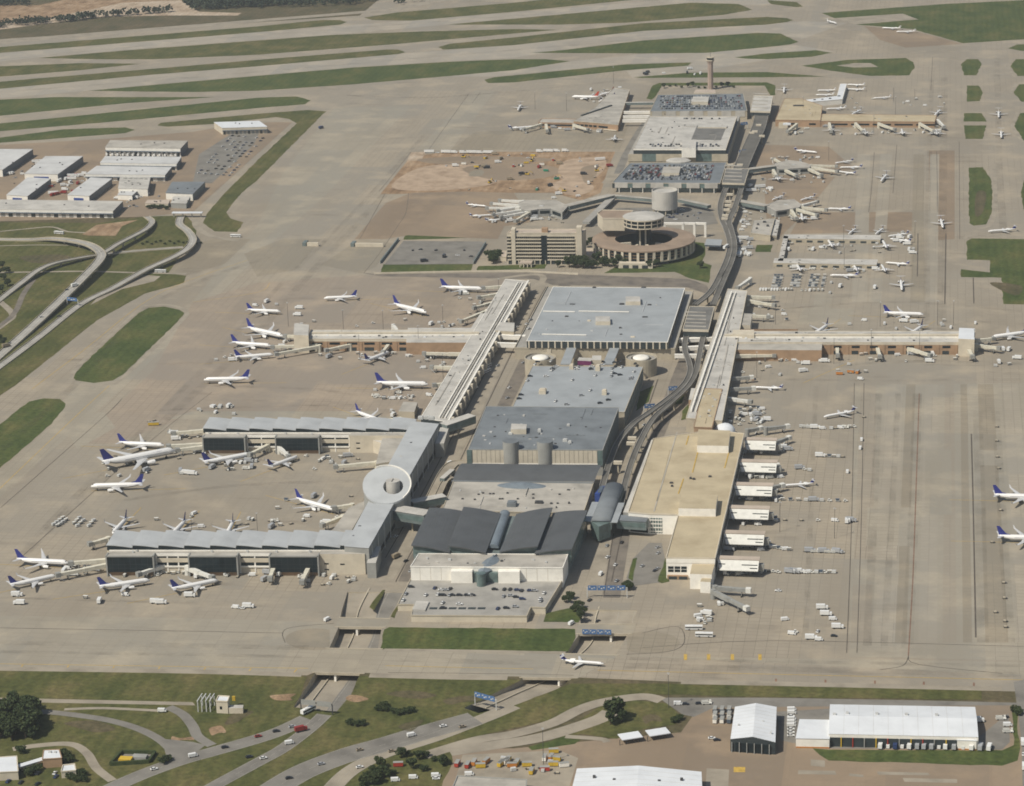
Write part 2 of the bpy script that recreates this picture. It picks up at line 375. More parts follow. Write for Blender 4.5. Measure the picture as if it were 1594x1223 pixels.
patch([(700, 234), (965, 232), (980, 190), (1010, 158), (955, 205), (840, 200), (740, 205)], 'apron_worn', .06)
patch([(770, 142), (700, 235), (650, 232), (740, 140)], 'taxiway_concrete', .055)
for q in (((1250, 480), (1330, 480), (1325, 505), (1240, 505)), ((1270, 455), (1300, 455), (1270, 530), (1255, 530)), ((1330, 870), (1400, 870), (1398, 910), (1328, 910)), ((1440, 700), (1480, 700), (1482, 800), (1440, 800)),
          ((1525, 700), (1565, 702), (1566, 725), (1525, 724)), ((1350, 790), (1420, 790), (1418, 850), (1348, 850)), ((100, 660), (160, 640), (180, 665), (120, 700))):
    patch(list(q), 'taxiway_concrete', .07)
# stand-off stains: dark oval blast marks
for x, y, a, b in ((490, 995, 46, 17), (1010, 1000, 48, 17)):
    sheet('apron_patch', [(x+a*math.cos(t*math.pi/12), y+b*math.sin(t*math.pi/12)) for t in range(24) if not (x < 600 and x+a*math.cos(t*math.pi/12) > 522) and not (x > 900 and x+a*math.cos(t*math.pi/12) < 972)], .07, 'apron_worn')
# the building site beside the far terminal
sheet('construction_ground', [(592, 302), (640, 243), (700, 236), (958, 236), (948, 258), (935, 300), (905, 312), (860, 300), (800, 300), (720, 300)], .08, 'dirt', label='bare sandy ground of a building site')
sheet('construction_ground', [(640, 237), (664, 236), (655, 250), (633, 250)], .09, 'sand')
sheet('construction_ground', [(-60, 48), (0, 36), (70, 30), (190, 4), (280, 0), (310, 18), (376, 20), (370, 24), (250, 24), (160, 26), (60, 38), (0, 46)], .09, 'sand', label='pale bare clearing beyond the airfield')
sheet('construction_ground', [(0, 8), (60, 8), (150, -12), (300, -12), (280, 8), (190, 4), (70, 30), (0, 34)], .085, 'dirt')
for pts, m in (([(610, 292), (650, 262), (720, 255), (790, 262), (770, 285), (690, 296)], 'earth'), ([(720, 262), (800, 252), (870, 262), (850, 276), (770, 280)], 'brown_asphalt'), ([(880, 250), (940, 246), (935, 270), (900, 285), (870, 275)], 'earth'), ([(860, 285), (900, 278), (925, 292), (900, 304), (870, 298)], 'earth'), ([(650, 248), (740, 243), (850, 246), (840, 252), (700, 256)], 'brown_asphalt'), ([(800, 285), (850, 282), (840, 294), (790, 296)], 'dirt'), ([(735, 266), (752, 265), (750, 273), (730, 274)], 'apron_worn'), ([(905, 262), (930, 258), (924, 280), (910, 284)], 'brown_asphalt')):
    sheet('construction_ground', pts, .11, m, smooth=5)
# ---------------------------------------------------------------- grass between the pavements
def lawn(pts, m='grass', z=.10, smooth=0):
    """grass with a slightly uneven edge"""
    W_ = [Vector((G(*p).x, G(*p).y, 0)) for p in pts]; out = []
    for i in range(len(W_)):
        a, b = W_[i], W_[(i+1) % len(W_)]; k = max(1, min(60, int((b-a).length/9)))
        for q in range(k):
            p = a.lerp(b, q/k); j = .0 if q == 0 else .75; out.append((p.x+rnd.uniform(-j, j), p.y+rnd.uniform(-j, j)))
    return sheet('grass_verge', out, z, m, world=True)
def L4(*a): return list(zip(a[::2], a[1::2]))
for a in (
  (0,73,400,41,500,31,530,31,540,34,530,38,400,50,0,82,-60,86,-60,78), (567,27,620,19,800,4,870,-3,1010,-3,900,8,800,18,640,32,580,31),
  (60,90,200,78,400,63,520,54,650,49,800,45,868,46,800,52,620,68,400,85,240,92,150,92), (0,103,125,98,220,99,125,109,0,119,-60,124,-60,108),
  (0,127,80,120,225,108,400,93,600,77,620,77,631,81,620,84,400,103,225,117,0,138,-60,146,-60,134), (682,73,700,68,800,58,1000,36,1194,26,1225,28,1235,31,1225,34,1194,38,1000,48,800,70,690,77),
  (697,38,800,29,975,13,1075,4,1150,6,1171,15,1125,23,975,35,875,38,800,38), (1194,0,1240,3,1250,10,1240,11,1200,6)):
    lawn(L4(*a), 'grass')
for a in (
  (138,141,250,131,400,118,550,105,700,96,800,92,850,92,888,95,850,101,800,109,700,118,550,131,400,141,300,143,200,142), (0,155,90,151,335,151,200,160,0,180,-60,186,-60,160),
  (0,192,200,172,400,152,462,150,484,156,475,162,400,168,200,187,0,204,-60,210,-60,198), (0,214,100,201,195,198,210,202,195,207,80,216,0,222,-60,228,-60,220),
  (825,82,875,78,1000,63,1180,51,1215,52,1243,65,1230,69,1194,73,1100,82,1000,83,850,82), (1143,89,1194,83,1270,78,1294,82,1264,88,1194,92,1160,91),
  (754,124,770,120,975,100,1076,97,1071,102,975,109,800,128,760,129), (985,120,1075,113,1194,112,1285,119,1194,120,1000,121)):
    lawn(L4(*a), 'grass_green')
for a in (
  (1248,102,1320,93,1410,90,1422,97,1424,105,1415,117,1355,118,1294,110), (1006,153,1016,133,1026,129,1194,128,1207,133,1207,148,1199,148,1190,133,1030,133,1020,150,1014,155),
  (1496,100,1505,92,1523,92,1528,100,1520,117,1501,117), (1505,133,1523,133,1530,144,1525,157,1505,158), (1501,176,1528,176,1536,189,1500,189), (1500,195,1535,195,1530,216,1503,216),
  (1508,261,1530,260,1542,278,1545,300,1543,333,1535,349,1515,351,1509,347), (1573,103,1581,92,1625,92,1630,105,1620,118,1584,118), (1578,144,1586,131,1630,130,1630,160,1590,158),
  (1579,196,1588,176,1640,172,1640,222,1594,219), (1589,300,1600,262,1650,262,1650,350,1597,340), (1569,75,1583,69,1620,68,1620,79,1590,79),
  (1505,375,1513,371,1700,373,1700,475,1562,473,1559,432,1496,431,1496,419,1541,424,1541,405,1505,404),
  (1279,20,1320,17,1470,6,1594,0,1700,-5,1700,58,1594,61,1498,67,1420,45,1332,38,1430,30,1405,21,1299,28),
  (113,586,130,566,216,487,231,479,256,477,279,482,287,487,276,501,191,583,176,592,146,596,118,592), (-80,770,-80,700,0,660,45,625,68,620,93,621,102,628,98,638,80,660,0,728),
  (631,366,767,366,766,369,628,373), (597,411,736,411,733,421,592,426), (745,414,852,411,848,418,742,421),
  (1070,375,1096,378,1098,393,1093,408,1108,413,1103,440,1073,433,1050,423,940,425,960,415,1013,415,1040,410), (1178,381,1203,381,1200,392,1176,392),
  (606,976,895,979,896,992,884,1014,738,1012,592,1010,598,980)):
    lawn(L4(*a), 'grass_green')
lawn(L4(245,195,250,191,400,177,480,171,508,173,500,180,400,281,376,300,352,330,359,340,379,346,369,361,334,360,316,347,324,330,350,300,400,250,462,192,450,185,430,182,330,193,260,197), 'grass')
lawn(L4(-80,345,150,347,225,337,290,335,305,352,306,372,262,425,290,429,286,440,225,457,150,499,25,599,-80,665), 'grass', .09)
# grass round the approach roads at the bottom
lawn(L4(-700,1031,0,1042.5,400,1049,478,1053,470,1075,468,1083,457,1101,524,1108,546,1082,560,1052,700,1056,812,1058,768,1080,722,1102,745,1110,800,1098,868,1072,890,1064,1000,1064,1190,1067,1528,1075,1528,1089,1190,1085,1000,1080,925,1094,860,1120,760,1142,680,1165,620,1240,560,1300,-700,1330), 'grass', .10)
lawn(L4(612,1223,640,1180,700,1162,705,1185,690,1215,680,1240,610,1260), 'grass', .11)
lawn(L4(935,1098,990,1090,1040,1095,1062,1118,1050,1128,1000,1135,960,1150,905,1142,880,1150,860,1152), 'grass', .11)
lawn(L4(822,1163,880,1146,905,1150,895,1158,828,1168), 'grass_green', .13)
lawn(L4(1265,1165,1290,1167,1560,1168,1578,1160,1576,1100,1582,1100,1588,1165,1584,1184,1560,1192,1290,1184), 'grass_green', .14)
# dirt scars
for a in ((545,1082,560,1083,574,1088,566,1091,552,1093,538,1088), (420,1083,440,1081,461,1080,452,1086,455,1090,430,1090), (325,1135,334,1131,345,1130,352,1140,340,1141,330,1145), (268,1146,280,1149,300,1147,302,1152,285,1152,268,1154)):
    sheet('bare_soil', L4(*a), .16, 'dirt', smooth=3)
for a in ((690,1090,715,1084,740,1084,745,1091,720,1093,700,1097), (360,1113,375,1106,395,1108,380,1117,370,1124,350,1128), (1000,1117,1012,1112,1026,1115,1030,1123,1015,1122,1005,1127), (100,1125,150,1122,180,1135,150,1140,120,1133), (600,1080,640,1075,680,1082,650,1088), (620,1130,660,1120,640,1138), (30,400,90,396,110,402,60,410), (1520,300,1535,300,1530,330,1518,335), (1540,440,1590,445,1580,460)):
    sheet('dry_grass_patch', L4(*a), .165, 'grass_dry', smooth=4)
sheet('path', L4(-120,1087,0,1086,80,1088,300,1093,304,1098,80,1094,0,1092,-120,1094), .15, 'road_concrete')
sheet('path', L4(1302,102,1330,98,1355,98,1367,104,1330,105), .14, 'road_concrete')
# bottom right yards
sheet('yard', L4(560,1300,690,1215,706,1165,800,1165,930,1152,1060,1140,1080,1112,1110,1098,1240,1094,1530,1096,1594,1094,2300,1106,2400,1340,560,1320), .12, 'brown_asphalt', label='brown asphalt yard in front of the hangars')
sheet('yard', L4(1025,1086,1190,1086,1420,1090,1594,1094,1594,1098,1530,1098,1240,1100,1110,1102,1080,1116,1062,1112), .13, 'asphalt_grey')
sheet('yard', L4(1208,1108,1292,1103,1290,1160,1250,1160,1215,1152), .13, 'asphalt_grey')
sheet('yard', L4(1380,1140,1525,1146,1570,1110,1572,1155,1560,1167,1295,1165,1250,1158), .125, 'asphalt_grey')
sheet('yard', L4(700,1245,720,1175,870,1168,900,1180,880,1245), .13, 'road_concrete', label='pale concrete storage yard')
sheet('yard', L4(1578,1062,1620,1050,1640,1320,1594,1320,1590,1150), .14, 'asphalt_grey')
sheet('yard', L4(1100,1196,1135,1198,1130,1300,1095,1300), .135, 'road_concrete')
for a in ((1243,1199,1300,1200,1302,1206,1242,1205), (1322,1204,1344,1206,1344,1210,1322,1208), (1365,1201,1445,1203,1447,1207,1367,1206), (1405,1211,1490,1213,1490,1219,1408,1217), (1262,1182,1284,1184,1284,1194,1262,1192)):
    sheet('apron_patch', L4(*a), .145, 'road_concrete')
sheet('painted_mark', L4(1142,1194,1160,1194,1160,1202,1142,1202), .15, 'line_yellow')
# ---------------------------------------------------------------- dark expansion joints, taxi lines
def strip(name, pts, w, m, z=.11, n=4):
    return struct(ribbon_mb(path(pts, z, n), w).build(name, m))
for p in ([(1431, 612), (1426, 760), (1421, 900), (1414, 1020)], ): strip('taxi_line', p, .75, 'line_red')
for p in ([(1512, 675), (1515, 790), (1519, 992)], [(1472.5, 363), (1470.8, 473)], [(1429, 363), (1428, 430)], [(1515, 432), (1516, 472)]): strip('pavement_joint', p, 1.1, 'line_dark')
for p in ([(1361, 236), (1356, 300), (1352, 330)], [(1396, 225), (1390, 300)], [(1458, 235), (1460, 330)], [(1493, 220), (1494, 372)], [(1391, 136), (1391, 158)], [(1424, 138), (1424, 156)], [(1452, 88), (1449, 140)],
          [(730, 145), (668, 232)], [(748, 143), (735, 160)], [(640, 236), (590, 298)], [(636, 300), (632, 330), (620, 350), (590, 395), (566, 425)], [(600, 300), (560, 372)], [(0, 977), (280, 982), (440, 985)], [(1000, 1008), (1200, 997), (1594, 1006)], [(1000, 985), (1055, 975), (1065, 1000), (1040, 1014), (975, 1018)], [(444, 1000), (440, 985), (455, 976), (520, 970)],
          [(1414, 1022), (1405, 1036), (1370, 1042)], [(1414, 1020), (1430, 1034), (1560, 1048)], [(1, 790), (160, 650), (190, 620)], [(30, 870), (230, 690), (330, 610)], [(1330, 596), (1326, 800), (1318, 1016)], [(1345, 596), (1341, 800), (1334, 1016)], [(604, 1046.5), (817, 1049), (893, 1051)]):
    strip('pavement_joint', p, .55, 'line_dark')
for p in ([(1250, 596), (1330, 560)], [(0, 1033), (480, 1040)], [(600, 1036), (830, 1041)], [(930, 1043), (1594, 1058)], [(0, 760), (110, 655), (170, 600)], [(50, 605), (130, 545), (250, 455), (400, 400)], [(300, 470), (400, 455), (420, 440)]): strip('taxi_line', p, .5, 'line_yellow')
for k in range(9):
    x = 30+k*71; 
    if not (470 < x < 620): strip('painted_mark', [(x, 1041+x*.016), (x+6, 1034+x*.016)], .8, 'line_yellow')
for x in (1067, 1103, 1140, 1183): strip('painted_mark', [(x, 1018), (x, 1027)], 2.2, 'line_yellow')
for x in (1208, 1285, 1362, 1438, 1516): strip('painted_mark', [(x, 1056+(x-1200)*.02), (x, 1068+(x-1200)*.02)], 1.2, 'line_red')
strip('painted_mark', [(1208, 1090), (1320, 1092)], 1.2, 'line_yellow')
# pale shoulder along the near taxiway
for p in ([(-120, 1040), (0, 1040.5), (300, 1045), (470, 1050)], [(575, 1051), (700, 1054), (790, 1055)], [(1060, 1061), (1300, 1066), (1560, 1072)]): strip('taxiway_shoulder', p, 7, 'road_concrete', .12)
strip('taxiway_shoulder', [(598, 1011), (740, 1013), (880, 1016)], 4, 'road_concrete', .12)
for pts in ([(110, 590), (128, 563), (214, 484), (232, 476), (258, 474), (282, 479), (291, 488), (278, 504), (192, 587), (170, 597), (140, 600), (115, 596)], [(1502, 100), (1506, 89)], [(1503, 372), (1512, 367), (1594, 368)], [(1548, 262), (1550, 300), (1547, 336), (1537, 353), (1512, 355)], [(1568, 103), (1577, 90)], [(1574, 144), (1582, 130)], [(1575, 197), (1584, 174)], [(1575, 197), (1592, 222)], [(1568, 103), (1580, 120)]):
    strip('taxiway_shoulder', pts, 4.5, 'road_concrete', .12)
# ---------------------------------------------------------------- sunken roads under the taxiway
def cutting(name, outline, ctr, w, wallpts, label):
    P = path(ctr, 0, 5); 
    o = struct(ribbon_mb(P, w).build(name, 'road_concrete'), 'structure', label)
    wl = MB()
    L = [G(*p) for p in outline]
    for i in range(len(L)):
        a, b = L[i], L[(i+1) % len(L)]
        wl.face([a+Vector((0, 0, .02)), b+Vector((0, 0, .02)), b+Vector((0, 0, -8)), a+Vector((0, 0, -8))])
    wl.build('retaining_wall', 'wall_beige', o)
    return o, P
cl, PL = cutting('sunken_road', CUT_L, [(588, 917, -.25), (571, 952, -3.5), (563, 990, -6.2), (543, 1030, -6.4), (522, 1062, -6.2), (505, 1085, -4), (490, 1106, -.45)], 47, None, 'sunken approach road under the left taxiway bridge')
cr, PR = cutting('sunken_road', CUT_R, [(946, 946, -.25), (940, 965, -3), (935, 1000, -6), (905, 1030, -6.4), (860, 1063, -6), (815, 1084, -3.5), (768, 1106, -.45)], 47, None, 'sunken approach road under the right taxiway bridge')
for P, o in ((PL, cl), (PR, cr)):
    b = MB(); N = offsets(P)
    for i in range(len(P)-1):
        for off, hh, ww in ((-6, .9, .8),):
            b.beam(P[i]+N[i]*off+Vector((0, 0, hh)), P[i+1]+N[i+1]*off+Vector((0, 0, hh)), ww, hh)
    b.build('median_barrier', 'wall_beige', o)
    if P is PL: k = MB(); ribbon_mb(P, 13, .05, 14, k); k.build('asphalt_lane', 'asphalt_grey', o)
    k = MB(); ribbon_mb(P, .25, .09, 9, k); ribbon_mb(P, .25, .09, 20, k); ribbon_mb(P, .25, .09, -15, k); k.build('lane_line', 'line_faint', o)
def tbridge(label, q, piers):
    """taxiway deck over a cutting: near-left, near-right, far-right, far-left"""
    P = [G(*p) for p in q]; c = sum(P, Vector())/4
    t = thing('taxiway_bridge', label, 'bridge', (c.x, c.y, 0))
    MB().prism([(p.x, p.y) for p in P], -1.3, .09).build('deck', 'taxiway_concrete', t)
    b = MB(); b.beam(P[0]+Vector((0, .3, .5)), P[1]+Vector((0, .3, .5)), .6, 1.9); b.build('edge_beam', 'wall_beige', t)
    b = MB(); b.beam(P[3]+Vector((0, -.3, .5)), P[2]+Vector((0, -.3, .5)), .6, .4); b.build('edge_beam', 'wall_beige', t)
    for f in piers:
        a = P[0].lerp(P[1], f); d = P[3].lerp(P[2], f)
        MB().beam(a.lerp(d, .02)+Vector((0, 0, -1.3)), a.lerp(d, .98)+Vector((0, 0, -1.3)), 1.4, 5.6).build('pier', 'wall_white', t)
    return t
tbridge('narrow service road bridge over the left sunken road', [(521, 976), (600, 977), (608, 963), (528, 961)], [.43])
tbridge('wide taxiway bridge over the left sunken road', [(486, 1047), (567, 1049), (596, 1010), (507, 1009)], [.43])
tbridge('narrow service road bridge with blue sign over the right sunken road', [(896, 987), (984, 987), (990, 972), (901, 971)], [.62])
tbridge('wide taxiway bridge over the right sunken road', [(808, 1055), (899, 1056), (964, 1020), (872, 1017)], [.66])
# ---------------------------------------------------------------- roads on the ground
road('road', [(478, 1118), (440, 1136), (400, 1150), (330, 1170), (280, 1184), (215, 1208), (150, 1238), (80, 1275)], 13, 'asphalt_grey', .17)
road('road', [(505, 1112), (480, 1135), (440, 1165), (400, 1187), (330, 1225), (270, 1260)], 10.5, 'asphalt_grey', .18)
road('road', [(740, 1118), (660, 1140), (600, 1158), (540, 1175), (470, 1202), (410, 1238), (370, 1262)], 20, 'asphalt_grey', .19)
road('road', [(800, 1098), (760, 1115), (680, 1146), (600, 1172), (545, 1200), (510, 1235), (490, 1262)], 12, 'road_concrete', .185)
road('road', [(40, 1106), (75, 1108), (120, 1113), (170, 1121), (215, 1134), (250, 1152), (275, 1176)], 6.5, 'asphalt_grey', .2, False)
road('road', [(262, 1100), (285, 1112), (300, 1130), (308, 1146), (330, 1160)], 7, 'asphalt_grey', .21, False)
sheet('road', L4(252, 1150, 300, 1155, 320, 1160, 290, 1184, 262, 1190), .215, 'asphalt_grey')
road('road', [(250, 1106), (160, 1102), (100, 1104)], 3.5, 'road_concrete', .19, False)
road('road', [(20, 1166), (60, 1160), (110, 1158), (135, 1172), (150, 1195), (175, 1215)], 6, 'road_concrete', .2, False)
road('road', [(660, 1176), (740, 1152), (800, 1142), (860, 1125), (900, 1105), (940, 1092), (1000, 1084), (1030, 1090)], 10, 'road_concrete', .2, False)
road('road', [(700, 1170), (780, 1158), (830, 1150), (870, 1140), (930, 1120), (950, 1108)], 12, 'road_concrete', .21, False)
road('road', [(880, 1146), (935, 1150), (945, 1155)], 5, 'road_concrete', .22, False)
# terminal roads either side of the garages
road('road', [(632, 905), (655, 860), (700, 790), (735, 725), (770, 660), (800, 600), (828, 540), (850, 490), (872, 450), (900, 432)], 12, 'asphalt', .10, False)
road('road', [(600, 905), (630, 850), (680, 760), (720, 680), (765, 590), (790, 540), (820, 480), (842, 440)], 11, 'road_concrete', .12, False)
for p in ([(616, 905), (645, 850), (692, 765), (730, 688), (772, 600), (800, 542), (828, 486), (850, 446)], [(600, 868), (664, 755), (745, 600), (800, 490)], [(952, 905), (968, 830), (985, 770), (1015, 690), (1050, 600)], [(940, 925), (955, 830)], [(1002, 655), (1024, 590)]): strip('road_kerb', p, .9, 'line_dark', .2)
road('road', [(952, 930), (962, 870), (975, 800), (1000, 730), (1030, 660), (1055, 590), (1075, 540)], 12, 'asphalt', .12, False)
road('road', [(925, 930), (938, 860), (950, 800), (975, 700), (1010, 640)], 10, 'road_concrete', .13, False)
road('road', [(842, 440), (846, 432), (838, 427), (815, 428), (760, 436)], 7, 'road_concrete', .14, False)
road('road', [(985, 235), (965, 262), (945, 285)], 14, 'road_concrete', .12, False)
road('road', [(1010, 185), (995, 205), (975, 240), (962, 270)], 10, 'asphalt_grey', .13, False)
sheet('road', L4(560, 424, 592, 427, 850, 424, 920, 428, 1073, 434, 1100, 444, 1108, 460, 1070, 447, 860, 443, 830, 434, 592, 430), .1, 'asphalt')
sheet('road', L4(985, 870, 1010, 845, 1030, 845, 1037, 880, 1040, 905, 985, 912, 975, 900), .15, 'asphalt_grey')
lawn(L4(1036, 868, 1042, 905, 1030, 908, 1024, 905), 'grass_green', .16); lawn(L4(978, 900, 985, 870, 992, 868, 985, 905), 'grass_green', .16)
lawn(L4(846, 968, 850, 955, 895, 945, 905, 962, 900, 969), 'grass_green', .16); lawn(L4(1062, 640, 1080, 622, 1080, 650, 1060, 654), 'grass_green', .2)
lawn(L4(996, 610, 1018, 600, 1010, 625, 990, 640), 'grass_green', .2); lawn(L4(575, 945, 596, 918, 600, 918, 582, 950), 'grass', .05)
lawn(L4(1073, 595, 1062, 605, 1050, 630, 1062, 628), 'grass_green', .2); lawn(L4(608, 960, 640, 905, 644, 908, 622, 945, 614, 962), 'grass', .2)
# ---------------------------------------------------------------- building helpers
class B:
    """a building: an Empty with wall, roof and parapet parts; edge 0 of the roof outline faces the viewer"""
    def __init__(s, name, label, cat, roof, H, wall='wall_beige', roofm='roof_grey', base=0.0, parapet=.9, group=None, parent=None, world=False, copem=None, wall_name='wall'):
        s.P = [Vector((p[0], p[1], 0)) for p in roof] if world else [G(p[0], p[1], H) for p in roof]
        s.P = [Vector((p.x, p.y, 0)) for p in s.P]
        s.H = H; s.base = base; c = sum(s.P, Vector())/len(s.P); s.c = c
        s.t = parent if parent is not None else thing(name, label, cat, (c.x, c.y, base), 0, group)
        k = parapet if parapet else .0
        MB().prism([(p.x, p.y) for p in s.P], base, H-k*.75, bottom=base > .5).build(wall_name, wall, s.t)
        q = [c+(p-c)*(1-.5/max((p-c).length, 1)) for p in s.P] if parapet else [c+(p-c)*(1+.4/max((p-c).length, 1)) for p in s.P]
        s.roof = MB().prism([(p.x, p.y) for p in q], H-k*.75-.05 if parapet else H-.05, H-k*.75+.12 if parapet else H+.25).build('roof', roofm, s.t)
        if parapet:
            b = MB()
            for i in range(len(s.P)):
                a, d = s.P[i], s.P[(i+1) % len(s.P)]; z = H+.012*(i % 3)
                b.beam((a.x, a.y, z), (d.x, d.y, z), .55, parapet)
            b.build('parapet', copem or wall, s.t)
    def edge(s, i):
        a, b = s.P[i], s.P[(i+1) % len(s.P)]; d = (b-a).normalized(); n = Vector((d.y, -d.x, 0))
        if n.dot((a+b)/2-s.c) < 0: n = -n
        return a, b, n
    def band(s, name, i, u0, u1, z0, z1, m, out=.15, parent=None, inn=.3):
        """a panel on wall i from u0 to u1 (0..1 along it) between two heights"""
        a, b, n = s.edge(i); p = a.lerp(b, u0); q = a.lerp(b, u1)
        L = [p-n*inn, q-n*inn, q+n*out, p+n*out]
        return MB().prism([(v.x, v.y) for v in L], z0, z1).build(name, m, parent or s.t)
    def bays(s, name, i, u0, u1, n, fill, z0, z1, m, out=.15, inn=.3):
        w = (u1-u0)/n
        for k in range(n): s.band(name, i, u0+w*(k+.5-fill/2), u0+w*(k+.5+fill/2), z0, z1, m, out, None, inn)
    def unit(s, x, y, w, d, h, m='metal_light', name='roof_unit', z=None):
        z = s.H-.6 if z is None else z; p = G(x, y, z)
        b = MB().box((p.x, p.y, z), (w, d, h)); b.box((p.x+.1, p.y-.1, z+h), (w*.7, d*.7, h*.2))
        return b.build(name, m, s.t)
    def units(s, L, w=2.5, d=2.5, h=1.6, m='metal_light', name='roof_unit'):
        for x, y in L: s.unit(x, y, w*rnd.uniform(.7, 1.3), d*rnd.uniform(.7, 1.3), h*rnd.uniform(.8, 1.2), m, name)
    def pipes(s, n, m='roof_grey', seed=1):
        """seams, ducts and small vents laid over the roof"""
        q = random.Random(seed); a, b, c, d = s.P[0], s.P[1], s.P[2], s.P[-1]; z = s.H-.35
        for k in range(n):
            u, v = q.uniform(.06, .9), q.uniform(.08, .85); p = a.lerp(b, u).lerp(d.lerp(c, u), v)
            if k % 3 == 0:
                e = a.lerp(b, u).lerp(d.lerp(c, u), min(.95, v+q.uniform(.08, .3))) if k % 2 else a.lerp(b, min(.95, u+q.uniform(.05, .25))).lerp(d.lerp(c, min(.95, u+.1)), v)
                g = MB(); g.beam((p.x, p.y, z+.5), (e.x, e.y, z+.5), q.uniform(.3, .7), .7); g.build('roof_duct', m, s.t)
            else: MB().box((p.x, p.y, z-.2), (q.uniform(.8, 2.4), q.uniform(.8, 2.2), q.uniform(.6, 1.4))).build('roof_vent', q.choice(['metal_light', 'metal_dark', 'roof_lightgrey']), s.t)
    def block(s, roof, z0, z1, m, roofm, name='penthouse'):
        P = [G(x, y, z1) for x, y in roof]
        b = MB().prism([(p.x, p.y) for p in P], z0, z1, 0, True, False, 1); return b.build(name, [m, roofm], s.t)
def skybridge(name, label, a, b, w, z0, z1, m, roofm, cat='footbridge', group=None, glass=None, legs=0):
    """covered bridge between two pixels at roof height z1"""
    A = G(a[0], a[1], z1); C = G(b[0], b[1], z1); d = (C-A); d.z = 0; n = Vector((-d.y, d.x, 0)).normalized()*w/2; c = (A+C)/2
    t = thing(name, label, cat, (c.x, c.y, 0), 0, group)
    L = [A-n, C-n, C+n, A+n]
    MB().prism([(p.x, p.y) for p in L], z0, z1-.3).build('wall', m, t)
    n2 = n*1.06; L = [A-n2, C-n2, C+n2, A+n2]
    MB().prism([(p.x, p.y) for p in L], z1-.3, z1).build('roof', roofm, t)
    if glass:
        for sgn in (1, -1):
            q = n*sgn; L = [A.lerp(C, .04)+q*1.02, A.lerp(C, .96)+q*1.02, A.lerp(C, .96)+q*.9, A.lerp(C, .04)+q*.9]
            MB().prism([(p.x, p.y) for p in L], z0+(z1-z0)*.3, z0+(z1-z0)*.75).build('window', glass, t)
    for k in range(legs):
        p = A.lerp(C, (k+.5)/legs); MB().box((p.x, p.y, 0), (1.2, 1.2, z0)).build('column', 'wall_beige', t)
    return t
